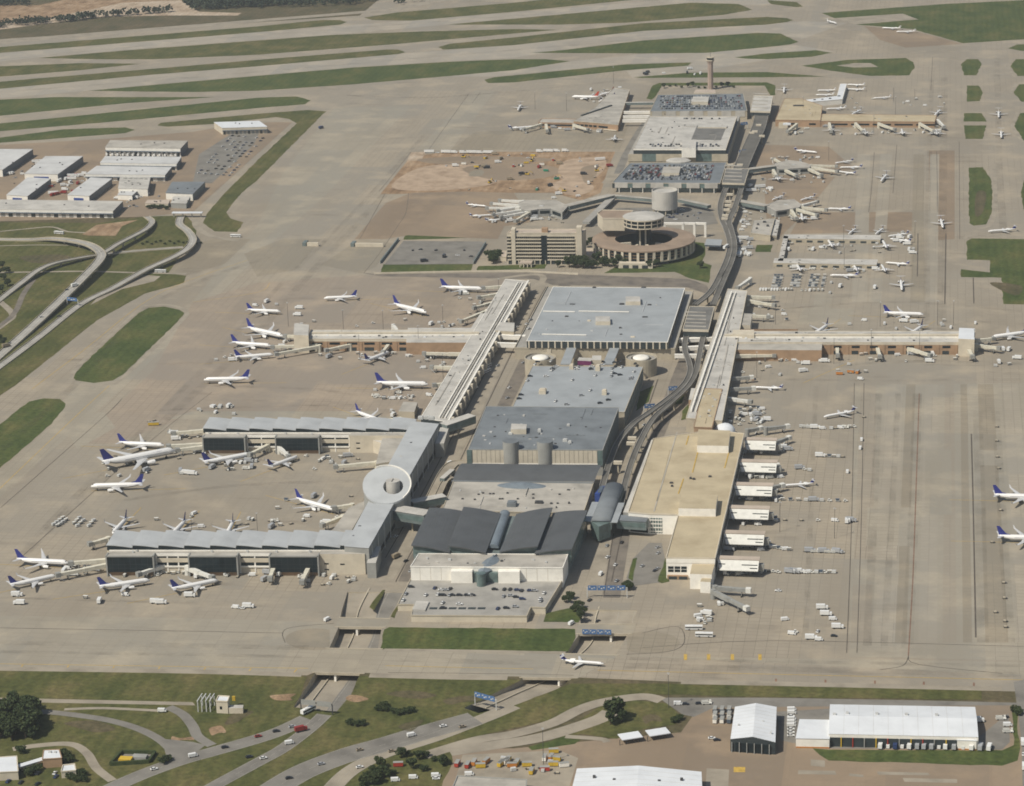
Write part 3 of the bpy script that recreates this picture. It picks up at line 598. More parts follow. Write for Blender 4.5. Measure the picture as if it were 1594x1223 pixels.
# ================================================================ near-left terminal with saw-tooth roofs
def sawtooth(name, label, x0, x1, yf, yb, H, n, ybase, boxes, between, endx):
    """wing of the near-left terminal: shed roofs, terrace, glass boxes"""
    A, Bp = G(x0, yf, H), G(x1, yf, H); C, D = G(x1, yb, H), G(x0+ (yf-yb)*.62, yb, H)
    c = (A+Bp+C+D)/4; t = thing(name, label, 'terminal', (c.x, c.y, 0))
    back = (D-A); back.z = 0; back = back.normalized(); rt_ = (Bp-A); rt_.z = 0; Ln = rt_.length; rt_ = rt_.normalized(); depth = abs((D-A).dot(Vector((-rt_.y, rt_.x, 0))))
    bk = Vector((-rt_.y, rt_.x, 0))
    def P(u, v, z): q = A+rt_*u+bk*v; return (q.x, q.y, z)
    MB().prism([P(0, 0, 0)[:2], P(Ln, 0, 0)[:2], P(Ln, depth, 0)[:2], P(0, depth, 0)[:2]], 0, H-2.6).build('wall', 'wall_cream', t)
    w = Ln/n
    for k in range(n):      # each bay: an arched shed, high at its left edge
        b = MB(); m_ = 6
        prof = [(w*q/m_, H-1.5+1.9*math.cos(q/m_*math.pi*.5)) for q in range(m_+1)]
        for q in range(m_):
            u0, z0 = prof[q]; u1, z1 = prof[q+1]; k0 = k*w
            b.face([P(k0+u0, -1.2, z0), P(k0+u1, -1.2, z1), P(k0+u1, depth+.6, z1), P(k0+u0, depth+.6, z0)])
            b.face([P(k0+u0, -1.2, z0-.5), P(k0+u0, depth+.6, z0-.5), P(k0+u1, depth+.6, z1-.5), P(k0+u1, -1.2, z1-.5)])
            b.face([P(k0+u0, -1.2, z0-.5), P(k0+u1, -1.2, z1-.5), P(k0+u1, -1.2, z1), P(k0+u0, -1.2, z0)])
        b.face([P(k*w, -1.2, prof[0][1]-.5), P(k*w, -1.2, prof[0][1]), P(k*w, depth+.6, prof[0][1]), P(k*w, depth+.6, prof[0][1]-.5)])
        b.build('roof_bay', 'roof_pale', t, True)
        g = MB(); g.face([P(k*w+.3, -.9, H-4.0), P(k*w+w-.3, -.9, H-4.0)]+[P(min(k*w+w-.3, max(k*w+.3, k*w+u_)), -.9, z_-.55) for u_, z_ in prof[::-1]]); g.build('clerestory', 'glass_dark', t)
    # terrace in front and the storeys below it
    zT = H-4.2; fd = 7.0
    MB().prism([P(2, -fd, 0)[:2], P(Ln, -fd, 0)[:2], P(Ln, -.06, 0)[:2], P(2, -.06, 0)[:2]], 0, zT, 0, True, False, 1).build('terrace_block', ['wall_cream', 'roof_grey'], t)
    b = MB(); b.beam(P(2, -1.6, zT+.9), P(Ln, -1.6, zT+.9), .5, .9); b.build('sill', 'wall_white', t)
    sx = Ln/(x1-x0)
    for (u0, u1) in between:
        a0, a1 = (u0-x0)*sx, (u1-x0)*sx
        for z0, z1, m, o in ((zT-1.8, zT+.1, 'wall_white', .5), (zT-3.3, zT-1.8, 'glass_dark', .08), (zT-6.6, zT-3.3, 'wall_cream', .45), (zT-9.3, zT-6.6, 'glass_dark', .09), (zT-10.4, zT-9.3, 'wall_white', .8)):
            MB().prism([P(a0, -fd-o, 0)[:2], P(a1, -fd-o, 0)[:2], P(a1, -fd+.2, 0)[:2], P(a0, -fd+.2, 0)[:2]], max(z0, .2), z1).build('window_band' if m == 'glass_dark' else 'wall_band', m, t)
        nn = max(2, int((a1-a0)/8))
        for q in range(nn+1):
            u = a0+(a1-a0)*q/nn
            MB().prism([P(u-.5, -fd-.35, 0)[:2], P(u+.5, -fd-.35, 0)[:2], P(u+.5, -fd+.1, 0)[:2], P(u-.5, -fd+.1, 0)[:2]], 0, zT-1).build('pilaster', 'wall_white', t)
    for (u0, u1) in boxes:
        a0, a1 = (u0-x0)*sx, (u1-x0)*sx; o = fd+6.5
        bx = MB().prism([P(a0, -o, 0)[:2], P(a1, -o, 0)[:2], P(a1, -fd+.3, 0)[:2], P(a0, -fd+.3, 0)[:2]], 3.4, zT+.5, 0, True, True, 1).build('glass_box', ['glass_dark', 'roof_grey'], t)
        for u in (a0, a1): MB().prism([P(u-.5, -o-.5, 0)[:2], P(u+.5, -o-.5, 0)[:2], P(u+.5, -fd, 0)[:2], P(u-.5, -fd, 0)[:2]], 0, zT+1.0).build('side_wall', 'wall_grey', t)
        b = MB(); b.beam(P(a0, -o-.1, zT+1.0), P(a1, -o-.1, zT+1.0), .8, 1.0); b.build('roof_edge', 'wall_grey', t)
        nm = 8
        for q in range(1, nm):
            u = a0+(a1-a0)*q/nm; MB().prism([P(u-.08, -o-.12, 0)[:2], P(u+.08, -o-.12, 0)[:2], P(u+.08, -o+.1, 0)[:2], P(u-.08, -o+.1, 0)[:2]], 3.4, zT).build('mullion', 'panel_dark', t)
        for z in (6.5, 9.6): 
            b = MB(); b.beam(P(a0, -o-.06, z), P(a1, -o-.06, z), .12, .18); b.build('transom', 'panel_dark', t)
        MB().prism([P(a0+1, -o+2, 0)[:2], P(a1-1, -o+2, 0)[:2], P(a1-1, -fd, 0)[:2], P(a0+1, -fd, 0)[:2]], 0, 3.4).build('ground_floor', 'wall_tan', t)
    e0, e1 = (endx-x0)*sx, Ln
    MB().prism([P(e0, -fd-2.5, 0)[:2], P(e1, -fd-2.5, 0)[:2], P(e1, -.1, 0)[:2], P(e0, -.1, 0)[:2]], 0, zT+.8, 0, True, False, 1).build('end_block', ['wall_cream', 'roof_grey'], t)
    for u, z in ((.1, 8), (.45, 7.6), (.1, 3.5)):
        q = e0+(e1-e0)*u; MB().prism([P(q, -fd-2.62, 0)[:2], P(q+3.2, -fd-2.62, 0)[:2], P(q+3.2, -fd-2.3, 0)[:2], P(q, -fd-2.3, 0)[:2]], z, z+1).build('window', 'glass_dark', t)
    for q in range(7):
        v = P(rnd.uniform(4, Ln-6), -rnd.uniform(2, 5), zT); MB().box(v, (1.6, 1.4, 1.2)).build('roof_unit', 'metal_light', t)
    return t
sawtooth('terminal_wing', 'near-left terminal wing with saw-tooth blue roof and three dark glass boxes', 166, 570, 848, 826, 19.5, 10, 891,
         [(171, 244), (299, 374), (424, 499)], [(246, 297), (376, 422)], 500)
sawtooth('terminal_wing', 'saw-tooth blue roofed terminal wing with two dark glass boxes above the circular hub', 316, 642, 666, 650, 18.5, 9, 705,
         [(320, 385), (433, 500)], [(387, 431), (502, 545)], 547)
sp = B('terminal_spine', 'long blue-grey roofed spine joining the two saw-tooth wings', 'terminal', [(536, 850), (574, 853), (683, 660), (641, 656)], 20.5, 'wall_grey', 'roof_pale', parapet=0)
for z0, z1, m in ((2, 5.5, 'glass_dark'), (7, 18, 'wall_grey')): sp.band('window_band' if 'glass' in m else 'cladding', 1, .02, .98, z0, z1, m, .2)
for k in range(13): sp.band('pilaster', 1, .03+k*.078, .036+k*.078, 0, 19.5, 'metal_light', .5)
sp.block([(585, 722), (609, 718), (636, 668), (597, 674)], 0, 13, 'wall_cream', 'roof_grey', 'low_wing')
sp.block([(508, 838), (541, 836), (576, 776), (543, 790)], 0, 12, 'wall_cream', 'roof_grey', 'low_wing')
sp.block([(571, 682), (596, 690), (599, 680), (575, 671)], 0, 11, 'wall_cream', 'roof_lightgrey', 'low_wing')
for x, y in ((681, 690), (575, 876)):
    sp.block([(x-4, y), (x+10, y), (x+18, y-26), (x+5, y-27)], 0, 12, 'wall_grey', 'roof_lightgrey', 'stair_tower')
sp.units([(640, 690), (560, 820), (550, 835), (600, 780)], 2, 2, .8, 'metal_dark')
sp.units([(655, 652), (665, 652), (672, 653)], 4, 3, 2.2, 'metal_light')
# tilted circular hub
def hub():
    c = G(602, 754, 30); t = thing('rotunda', 'round hub with tilted disc roof and small drum on the terminal spine', 'rotunda', (c.x, c.y, 0))
    n = 40; Rr = 18.5; ring = lambda r, f, cx=0, cy=0: [(c.x+cx+r*math.cos(2*math.pi*k/n), c.y+cy+r*math.sin(2*math.pi*k/n), f(cx+r*math.cos(2*math.pi*k/n), cy+r*math.sin(2*math.pi*k/n))) for k in range(n)]
    top = lambda x, y: 30+y*.46-x*.10
    MB().tube([ring(Rr-.6, lambda x, y: 0), ring(Rr-.6, lambda x, y: top(x, y)-1)], 0, False).build('wall', 'wall_grey', t, True)
    hx, hy, hr = 5.2, -1.0, 7.6
    o = MB(); O = ring(Rr, top); I = ring(hr, top, hx, hy)
    for k in range(n):
        j = (k+1) % n; o.face([O[k], O[j], I[j], I[k]]); o.face([(O[k][0], O[k][1], O[k][2]-1.6), (O[j][0], O[j][1], O[j][2]-1.6), O[j], O[k]])
        dz = -4.5
        o.face([I[k], I[j], (I[j][0], I[j][1], I[j][2]+dz), (I[k][0], I[k][1], I[k][2]+dz)])
    o.build('disc_roof', 'roof_pale', t)
    b = MB()
    for k in range(n):
        j = (k+1) % n
        if math.cos(2*math.pi*k/n-R(40)) > .2: b.beam((O[k][0], O[k][1], O[k][2]+.9), (O[j][0], O[j][1], O[j][2]+.9), .9, .9)
    b.build('rim', 'wall_white', t)
    MB().tube([ring(hr-.02, lambda x, y: top(x, y)-4.4, hx, hy), ring(.1, lambda x, y: top(x, y)-4.4, hx, hy)], 0, False).build('well_floor', 'roof_bluegrey', t)
    b = MB(); b.tube([ring(5.3, lambda x, y: 20, hx-.4, hy+1.2), ring(5.3, lambda x, y: 33.5, hx-.4, hy+1.2)], 0); b.build('drum', 'roof_lightgrey', t, False)
    for k in range(3):
        MB().box((c.x+hx-.5, c.y+hy-1.5+k*2.4, 33.5), (.8, .8, .5)).build('vent', 'metal_dark', t)
hub()
# enclosed bridges from the spine over the road
for i, (a, b, w, z0, z1, lab) in enumerate((((616, 790), (666, 798), 12, 9, 17, 'enclosed bridge from the round hub to the petal-roofed hall'), ((640, 780), (692, 770), 8, 8, 14, 'enclosed bridge from the round hub to the flat grey hall roof'),
        ((690, 660), (735, 645), 9, 8, 15, 'grey enclosed bridge from the spine to the dark blue garage'), ((688, 744), (704, 730), 4, 7, 10, 'short walkway beside the curved ramp'))):
    skybridge('enclosed_bridge', lab, a, b, w, z0, z1, 'wall_teal', 'roof_lightgrey', 'footbridge', 'bridges over the left terminal road', 'glass_green', 1)
# ================================================================ central hall: garages, vault, petals, white front
hall = B('central_hall', 'central hall with dark petal roofs, grey flat roof and white front', 'terminal', [(688, 794), (908, 798), (924, 750), (706, 748)], 11, 'wall_beige', 'roof_grey', parapet=.8)
for x, y in ((745, 770), (752, 768), (763, 769), (768, 769), (790, 768), (830, 770), (782, 777), (778, 777), (806, 777), (830, 776), (720, 777), (871, 770), (868, 784), (739, 778)): hall.unit(x, y, 1.6, 1.6, .9, 'metal_dark')
hall.unit(797, 787, 7, 7, 3.2, 'roof_bluegrey'); hall.unit(839, 783, 6, 4, 1.6, 'metal_dark')
# lens-shaped skylight
c = G(812, 755, 11); L = []
b = MB(); n = 24
rings = []
for q in range(5):
    s_ = 1-q/4.0; hgt = 2.8*math.sin(q/4*math.pi/2)
    rings.append([(c.x+20*s_*math.cos(2*math.pi*k/n), c.y+7.5*s_*math.sin(2*math.pi*k/n), 10.4+hgt) for k in range(n)])
b.tube(rings, 0, False); b.build('lens_skylight', 'skylight_glass', hall.t, True)
# curved vault in front of the blue garage
A, Bq = G(703, 748, 11), G(924, 751, 11); bk = Vector((0, 1, 0)); b = MB(); m_ = 8; dp = 30
for q in range(m_):
    a0, a1 = q/m_, (q+1)/m_; z0, z1 = 9.5+6*math.sin(a0*math.pi*.62), 9.5+6*math.sin(a1*math.pi*.62)
    b.face([A+bk*dp*a0+Vector((a0*3, 0, z0-11)), Bq+bk*dp*a0+Vector((a0*3, 0, z0-11)), Bq+bk*dp*a1+Vector((a1*3, 0, z1-11)), A+bk*dp*a1+Vector((a1*3, 0, z1-11))])
b.build('vault_roof', 'roof_slate', hall.t, True)
b = MB(); b.beam(A+Vector((0, -.4, .4)), Bq+Vector((0, -.4, .4)), 1.0, .9); b.build('gutter', 'roof_bluegrey', hall.t)
# petals
def petal(q, zl, zr):
    NL, NR, FR, FL = [G(p[0], p[1], z) for p, z in zip(q, (zl, zr, zr, zl))]; b = MB(); m_ = 8
    P = lambda u, v: (NL.lerp(NR, u)).lerp(FL.lerp(FR, u), v)+Vector((0, 0, 0.8*math.sin(u*math.pi)))
    for k in range(m_):
        u0, u1 = k/m_, (k+1)/m_; dz = Vector((0, 0, -.9))
        b.face([P(u0, 0), P(u1, 0), P(u1, 1), P(u0, 1)]); b.face([P(u0, 0)+dz, P(u0, 1)+dz, P(u1, 1)+dz, P(u1, 0)+dz]); b.face([P(u0, 0)+dz, P(u1, 0)+dz, P(u1, 0), P(u0, 0)]); b.face([P(u1, 1)+dz, P(u0, 1)+dz, P(u0, 1), P(u1, 1)])
    dz = Vector((0, 0, -.9)); b.face([P(0, 0), P(0, 1), P(0, 1)+dz, P(0, 0)+dz]); b.face([P(1, 0), P(1, 0)+dz, P(1, 1)+dz, P(1, 1)])
    pr = b.build('petal_roof', 'roof_slate', hall.t)
    for k in range(1, 12):      # standing seams
        g = MB(); u = k/12; g.beam(P(u, .005)+Vector((0, 0, .05)), P(u, .995)+Vector((0, 0, .05)), .14, .06); g.build('seam', 'roof_slate', pr)
    wl = MB(); ins = [P(.03, .03), P(.97, .03), P(.97, .97), P(.03, .97)]
    wl.prism([(p.x, p.y) for p in ins], 9, [p.z-1.1 for p in ins], 0, False, False); wl.build('petal_wall', 'glass_green', hall.t)
petal([(640, 848), (700, 859), (720, 795), (668, 790)], 20, 17); petal([(697, 849), (756, 860), (780, 799), (721.5, 788.5)], 21, 17)
petal([(777, 859), (837, 850), (860, 789.6), (803.6, 800)], 17, 21); petal([(832, 861), (890, 854.6), (914.5, 794), (861, 798)], 17, 20)
MB().prism([(p.x, p.y) for p in [G(x, y, 12) for x, y in ((644, 866), (884, 868), (914, 806), (672, 800))]], 0, 12).build('lower_hall', 'wall_teal', hall.t)
a = G(768, 853, 14); d = G(786, 799, 14); dr = (d-a).normalized(); b = MB(); rg = []
for q in range(2):
    pnt = a.lerp(d, q); rg.append([pnt+Vector((4.0*math.cos(R(180-k*18)), 0, 3.0*math.sin(R(180-k*18)))) for k in range(11)])
b.tube(rg, 0); b.build('barrel_skylight', 'skylight_glass', hall.t, False)
# white front building and its roof
fr = B('white_front', 'white walled front block', 'terminal', [(639, 881), (876, 883), (884, 862), (652, 861)], 15.5, 'wall_white', 'roof_grey', parapet=.8, parent=hall.t)
fr.band('front_step', 0, .27, .41, 4, 13.5, 'wall_white', 4.5); fr.band('front_step', 0, .58, .72, 4, 13.5, 'wall_white', 4.5)
fr.band('glass_front', 0, .415, .575, 4, 12, 'glass_green', 3.0); fr.units([(665, 870), (700, 872), (830, 872), (850, 876)], 2, 2, 1)
for u in (.06, .13, .2, .76, .83, .9): fr.band('panel_joint', 0, u, u+.002, 5, 15, 'wall_beige', .06)
c0 = G(759, 888, 12); b = MB(); rg = []
for q, (wd, dy, zz) in enumerate(((.4, -16, 13.5), (4.5, -9, 15.5), (6, 0, 17), (4.8, 8, 17.5), (.5, 16, 17))):
    rg.append([(c0.x-wd+dy*.2, c0.y+dy+6, zz-2.2), (c0.x+dy*.2, c0.y+dy+6, zz-.4), (c0.x+wd+dy*.2, c0.y+dy+6, zz-2.2), (c0.x+dy*.2, c0.y+dy+6, 6)])
b.tube(rg); b.build('leaf_skylight', 'skylight_glass', hall.t)
MB().cyl((c0.x-3, c0.y-10, 0), 3.4, 4, 14, 14).build('glass_prow', 'glass_green', hall.t)
# rooftop car park in front
park = B('parking_deck', 'low grey roof-top car park in front of the white hall', 'garage', [(619, 940), (644, 940), (640, 957), (820, 958), (826, 944), (849, 945), (876, 901), (640, 899)], 5.2, 'wall_cream', 'deck_concrete', parapet=.9, copem='wall_beige')
for k in range(6): park.block([(668+k*15, 948), (680+k*15, 948), (681+k*15, 945), (669+k*15, 945)], 4.5, 4.75, 'panel_dark', 'panel_dark', 'ramp_opening')
park.block([(642, 948), (662, 949), (668, 936), (648, 935)], 4.5, 5.8, 'roof_lightgrey', 'roof_lightgrey', 'ramp_cover')
for a, q in (((620, 940), (640, 944)), ((828, 945), (848, 946))):
    pass
# ================================================================ garages down the middle
gar = B('parking_garage', 'dark blue roofed garage with two silo ramps at its front', 'garage', [(729, 699), (938, 700), (963, 634), (757, 632)], 22, 'wall_grey', 'roof_bluegrey', parapet=.5)
gar.bays('wall_panel', 0, .03, .96, 27, .93, 10.5, 21.2, 'wall_cream', .5); gar.band('wall_base', 0, .0, 1, 9.6, 10.5, 'wall_white', .7)
gar.band('corner_glass', 0, -.012, .026, 9, 21.3, 'glass_green', .9); gar.band('corner_glass', 0, .962, 1.0, 9, 21.3, 'glass_green', .9)
for k in range(14): gar.band('pier', 1, .04+k*.068, .05+k*.068, 0, 21, 'wall_teal', .5)
gar.block([(795, 668), (819, 668), (820, 660), (796, 659)], 21, 26, 'wall_cream', 'roof_lightgrey'); gar.units([(885, 663), (880, 687), (887, 690), (840, 672), (795, 676)], 3, 3, 2)
gar.units([(815, 680), (840, 676), (872, 668), (905, 650), (912, 665), (770, 665), (770, 680), (935, 666)], 1.6, 1.6, .7, 'metal_dark')
for x in (796, 849):
    p = G(x, 716, 12); b = MB(); n = 28
    ring = lambda z: [(p.x+6.6*math.cos(2*math.pi*k/n), p.y+6.6*math.sin(2*math.pi*k/n), z) for k in range(n)]
    b.tube([ring(4), ring(28.5)]); b.m[-1] = 1; b.build('silo_stair', ['wall_grey', 'roof_bluegrey'], gar.t, False)
g2 = B('parking_garage', 'light blue garage roof deck with scattered parked cars', 'garage', [(797, 634), (972, 641), (1001, 570), (829, 569)], 16, 'wall_beige', 'roof_blue', parapet=.6)
for k in range(9): g2.band('wall_panel', 1, .02+k*.11, .11+k*.11, 3, 15, 'wall_teal', .3)
g2.units([(890, 574), (931, 576), (845, 612), (941, 614)], 5, 6, 3.6, 'wall_cream', 'stair_head')
pp = g2.block([(899, 561), (920, 562), (922, 557), (901, 556)], 15, 19, 'purple_paint', 'roof_lightgrey', 'ticket_booth'); g2.block([(921, 560), (936, 560), (936, 553), (922, 553)], 15, 19, 'wall_cream', 'roof_lightgrey', 'ticket_booth')
g3 = B('parking_garage', 'big pale blue garage roof with white front edge over a beige podium', 'garage', [(820, 530), (1039, 532), (1066, 448), (861, 446)], 18, 'panel_dark', 'roof_blue', base=11.2, parapet=.5, copem='wall_white')  # dark solid walls stand in for the shaded open storey under the roof
MB().prism([(p.x, p.y) for p in [G(x, y, 11) for x, y in ((801, 541), (1051, 542), (1079, 452), (852, 445))]], 0, 10.2, 0, True, False, 1).build('podium', ['wall_beige', 'deck_concrete'], g3.t)
pod = [Vector((p.x, p.y, 0)) for p in [G(x, y, 11) for x, y in ((801, 541), (1051, 542), (1079, 452), (852, 445))]]
b = MB()
for i in range(4):
    a, d = pod[i], pod[(i+1) % 4]; b.beam((a.x, a.y, 11.3+.01*i), (d.x, d.y, 11.3+.01*i), .5, 1.4)
b.build('podium_wall', 'wall_beige', g3.t)
for u in (.215, .385, .625, .8):
    a = pod[0].lerp(pod[1], u); MB().beam((a.x-2, a.y-.3, 10.2), (a.x+2, a.y-.3, 10.2), .3, 10).build('pier', 'wall_cream', g3.t)
for x, y, w_ in ((842, 521, 38), (940, 485, 44), (870, 485, 28)):
    p = G(x+ (36 if w_ == 38 else 0), y, 18); MB().box((p.x, p.y, 18), (w_*1.1, 1.2, .7)).build('ramp_wall', 'wall_white', g3.t)
for x, y in ((985, 465), (938, 496)):
    g3.block([(x-11, y+4), (x+12, y+4), (x+11, y-4), (x-11, y-4)], 17.8, 21.5, 'wall_cream', 'roof_lightgrey', 'stair_head')
g3.units([(891, 474), (1011, 475), (882, 493), (1004, 494), (925, 448), (1002, 448), (968, 474)], 4, 3, 1.0, 'metal_dark')
g3.units([(917, 500), (985, 525)], 4, 3, 1.0, 'wall_cream')
for k in range(22): g3.band('column', 0, .01+k*.0465, .02+k*.0465, 11, 17.5, 'wall_cream', .3)
for k in range(12): g3.band('column', 1, .02+k*.085, .035+k*.085, 11, 17.5, 'wall_cream', .3)
# sloping ramps down to the lower deck and the two helical ramps
for x0, x1 in ((890, 880), (957, 946)):
    A = G(x0, 540, 11.5); C = G(x1, 566, 15.6); b = MB(); b.beam(A, C, 9, 1); b.build('ramp', 'roof_blue', g3.t)
for x, lab in ((841, 'left round ramp tower with white domed cap'), (998, 'right round ramp tower with white domed cap')):
    p = G(x, 555, 16); t = thing('ramp_tower', lab, 'ramp tower', (p.x, p.y, 0), 0, 'round ramp towers of the blue garages'); n = 32
    ring = lambda r, z: [(p.x+r*math.cos(2*math.pi*k/n), p.y+r*math.sin(2*math.pi*k/n), z) for k in range(n)]
    MB().tube([ring(14.2, 0), ring(14.2, 16), ring(13.6, 16), ring(13.6, 14.2), ring(9.0, 14.2), ring(9, 15)], 0, False).build('drum', 'wall_beige', t, False)
    MB().tube([ring(13.5, 14.3), ring(9, 14.3)], 0, False).build('ramp_deck', 'deck_concrete', t)
    q = 7.6; MB().tube([ring(q, 14.6), ring(q, 15.6), ring(q*.7, 16.6), ring(q*.3, 17.1), ring(.1, 17.2)], 0, False).build('dome', 'wall_white', t, True)
# side road decks of the second garage

hall.pipes(18, 'roof_lightgrey', 3); gar.pipes(26, 'roof_bluegrey', 4); g3.pipes(16, 'roof_pale', 5); sp.pipes(8, 'roof_pale', 6); fr.pipes(10, 'roof_lightgrey', 7)
# ================================================================ left middle concourse along the road, with fins
cs = B('concourse', 'long beige concourse with slanted white fins along the left terminal road', 'terminal', [(655, 650), (697, 656), (822, 437), (787, 434)], 12.5, 'panel_dark', 'roof_lightgrey', parapet=.5, copem='wall_white')
a, b_, n_ = cs.edge(1)
for k in range(24):
    u = (k+.4)/24; p = a.lerp(b_, u); q = a.lerp(b_, u+.009)
    MB().prism([(v.x, v.y) for v in (p-n_*.4, q-n_*.4, q+n_*3.6, p+n_*3.6)], [.2, .2, 4.5, 4.5], [12.9, 12.9, 13.1, 13.1]).build('fin', 'wall_cream', cs.t)
for k in range(24):
    if k in (9, 10, 11): continue
    cs.band('window', 1, (k+.55)/24, (k+1.3)/24, 3, 11.5, 'glass_dark', .12)
cs.band('gutter', 1, 0, 1, 12.2, 13.4, 'wall_white', 1.2)
A1 = a.lerp(b_, .02); A2 = a.lerp(b_, .98)
for off, m in ((-4, 'wall_white'), (-6.5, 'roof_grey'), (-9, 'wall_white')):
    b = MB(); b.beam((A1.x+n_.x*off, A1.y+n_.y*off, 13.4), (A2.x+n_.x*off, A2.y+n_.y*off, 13.4), .9, 1.2); b.build('duct', m, cs.t)
cs.units([(795, 470), (792, 474), (730, 560), (700, 610), (770, 500), (716, 590)], 2, 2, 1.2)
cs.block([(732, 512), (760, 515), (776, 490), (748, 487)], 0, 11, 'wall_cream', 'roof_lightgrey', 'low_wing')
cs.block([(770, 514), (800, 516), (801, 502), (779, 501)], 0, 13.6, 'wall_beige', 'roof_lightgrey', 'stair_block')
cs.block([(712, 566), (728, 566), (732, 556), (718, 556)], 0, 8, 'wall_cream', 'roof_lightgrey', 'low_wing')
cs.block([(620, 640), (645, 641), (650, 626), (628, 625)], 0, 7, 'wall_beige', 'roof_grey', 'low_wing')
def pier(lab, x0, x1, yf, yb, H, step, xw0, xw1, yw):
    p = B('concourse_pier', lab, 'terminal', [(x0, yf), (x1, yf+.3), (x1+2, yb), (x0+4, yb)], H, 'wall_tan', 'roof_lightgrey', parapet=.6, copem='wall_cream')
    p.band('wall_band', 0, 0, 1, H*.78, H-.2, 'wall_cream', .2)
    for k in range(step):
        u = k/step
        p.band('window_band', 0, u+.02, u+1/step-.02, H*.52, H*.70, 'glass_dark', .12); p.band('doorway', 0, u+.02, u+1/step-.025, .3, H*.3, 'panel_dark', .1)
        p.band('pilaster', 0, u-.008, u+.008, 0, H*.78, 'wall_tan', .5)
    A, C = G(x0+6, (yf+yb)/2, H), G(x1-6, (yf+yb)/2, H); c = A.lerp(C, .5)
    for dy, hh, ww in ((0, 2.2, 3.4), (3.6, 1.2, .8), (-3.4, .9, .7)):
        b = MB(); b.beam((A.x, A.y+dy, H+hh), (C.x, C.y+dy, H+hh), ww, hh+.4); b.build('duct' if ww < 3 else 'spine_housing', 'wall_cream' if ww > 3 else 'wall_white', p.t)
    if xw1:
        p.block([(xw0, yw), (xw1, yw), (xw1+2, yb-3), (xw0+3, yb-3)], 0, H-.2, 'wall_tan', 'roof_lightgrey', 'wide_section')
    for k in range(14):
        x = x0+(x1-x0)*(k+.5)/14+rnd.uniform(-4, 4); p.unit(x, (yf*.7+yb*.3)+rnd.uniform(-2, 3), 2, 1.6, 1.1, rnd.choice(['metal_light', 'metal_dark', 'roof_white']))
    return p
pl = pier('left concourse pier of tan walls and cream roof ducts', 480, 752, 527, 513, 12, 10, 632, 742, 533)
pl.block([(457, 521), (480, 522), (481, 505), (458, 503)], 0, 17, 'wall_cream', 'roof_lightgrey', 'end_tower'); pl.block([(640, 535), (752, 535), (752, 531), (640, 531)], 0, 9, 'wall_tan', 'roof_lightgrey', 'front_wing')
pr = pier('right concourse pier of tan walls and cream roof ducts', 1122, 1516, 532, 515, 12, 14, 1130, 1240, 512)
pr.block([(1492, 527), (1517, 528), (1517, 511), (1493, 510)], 0, 16.5, 'wall_cream', 'roof_white', 'end_tower'); pr.block([(1130, 544), (1279, 545), (1280, 534), (1132, 533)], 0, 10.5, 'wall_tan', 'roof_grey', 'front_wing')
pr.block([(1140, 520), (1174, 521), (1174, 513), (1141, 513)], 11, 15, 'wall_cream', 'wall_cream', 'plant_room')
for k in range(9): 
    p0 = G(1135+k*16, 552, 1); MB().box((p0.x, p0.y-1, 0), (6, .5, 3.2)).build('dock_door', 'panel_dark', pr.t)
cn = B('concourse', 'grey roofed concourse running along the right terminal road', 'terminal', [(1068, 650), (1124, 654), (1163, 452), (1133, 449)], 12.5, 'wall_beige', 'roof_lightgrey', parapet=.6, copem='wall_cream')
cn.block([(1146, 505), (1168, 506), (1171, 488), (1150, 487)], 0, 11, 'wall_cream', 'roof_grey', 'low_wing'); cn.block([(1110, 600), (1131, 601), (1132, 571), (1120, 570)], 0, 11.8, 'wall_beige', 'roof_grey', 'low_wing')
A, C = G(1076, 640, 13), G(1139, 455, 13)
for off, ww, hh in ((0, 1.2, 1.6), (4, .7, 1.0)):
    b = MB(); b.beam((A.x+off, A.y, 13+hh), (C.x+off, C.y, 13+hh), ww, hh+.5); b.build('duct', 'wall_white', cn.t)
cn.units([(1140, 470), (1132, 500), (1120, 560), (1150, 462), (1110, 600), (1104, 615)], 2.4, 2, 1.2)
for k in range(20): cn.band('window', 1, k/20+.006, k/20+.044, 4, 8, 'glass_dark', .12)
for k in range(20): cn.band('bay', 3, k/20+.006, k/20+.034, 1, 10, 'panel_dark', .12)
for lab, a, b2, w_ in (('upper white footbridge from the left concourse to the pale blue garage', (769, 520), (818, 522), 5), ('lower white footbridge from the left concourse to the pale blue garage', (770, 533), (806, 534), 4)):
    skybridge('footbridge', lab, a, b2, w_, 6.5, 10.5, 'wall_white', 'wall_white', 'footbridge', 'footbridges beside the pale blue garage')
for lab, a, b2, w_ in (('white footbridge under the elevated station to the right concourse', (1052, 527), (1113, 524), 5), ('second white footbridge from the garage to the right concourse', (1058, 540), (1108, 537), 4), ('third white footbridge, nearest the right round ramp tower', (1050, 551), (1095, 551), 3)):
    skybridge('footbridge', lab, a, b2, w_, 5, 8.5, 'wall_white', 'wall_white', 'footbridge', 'footbridges beside the pale blue garage')
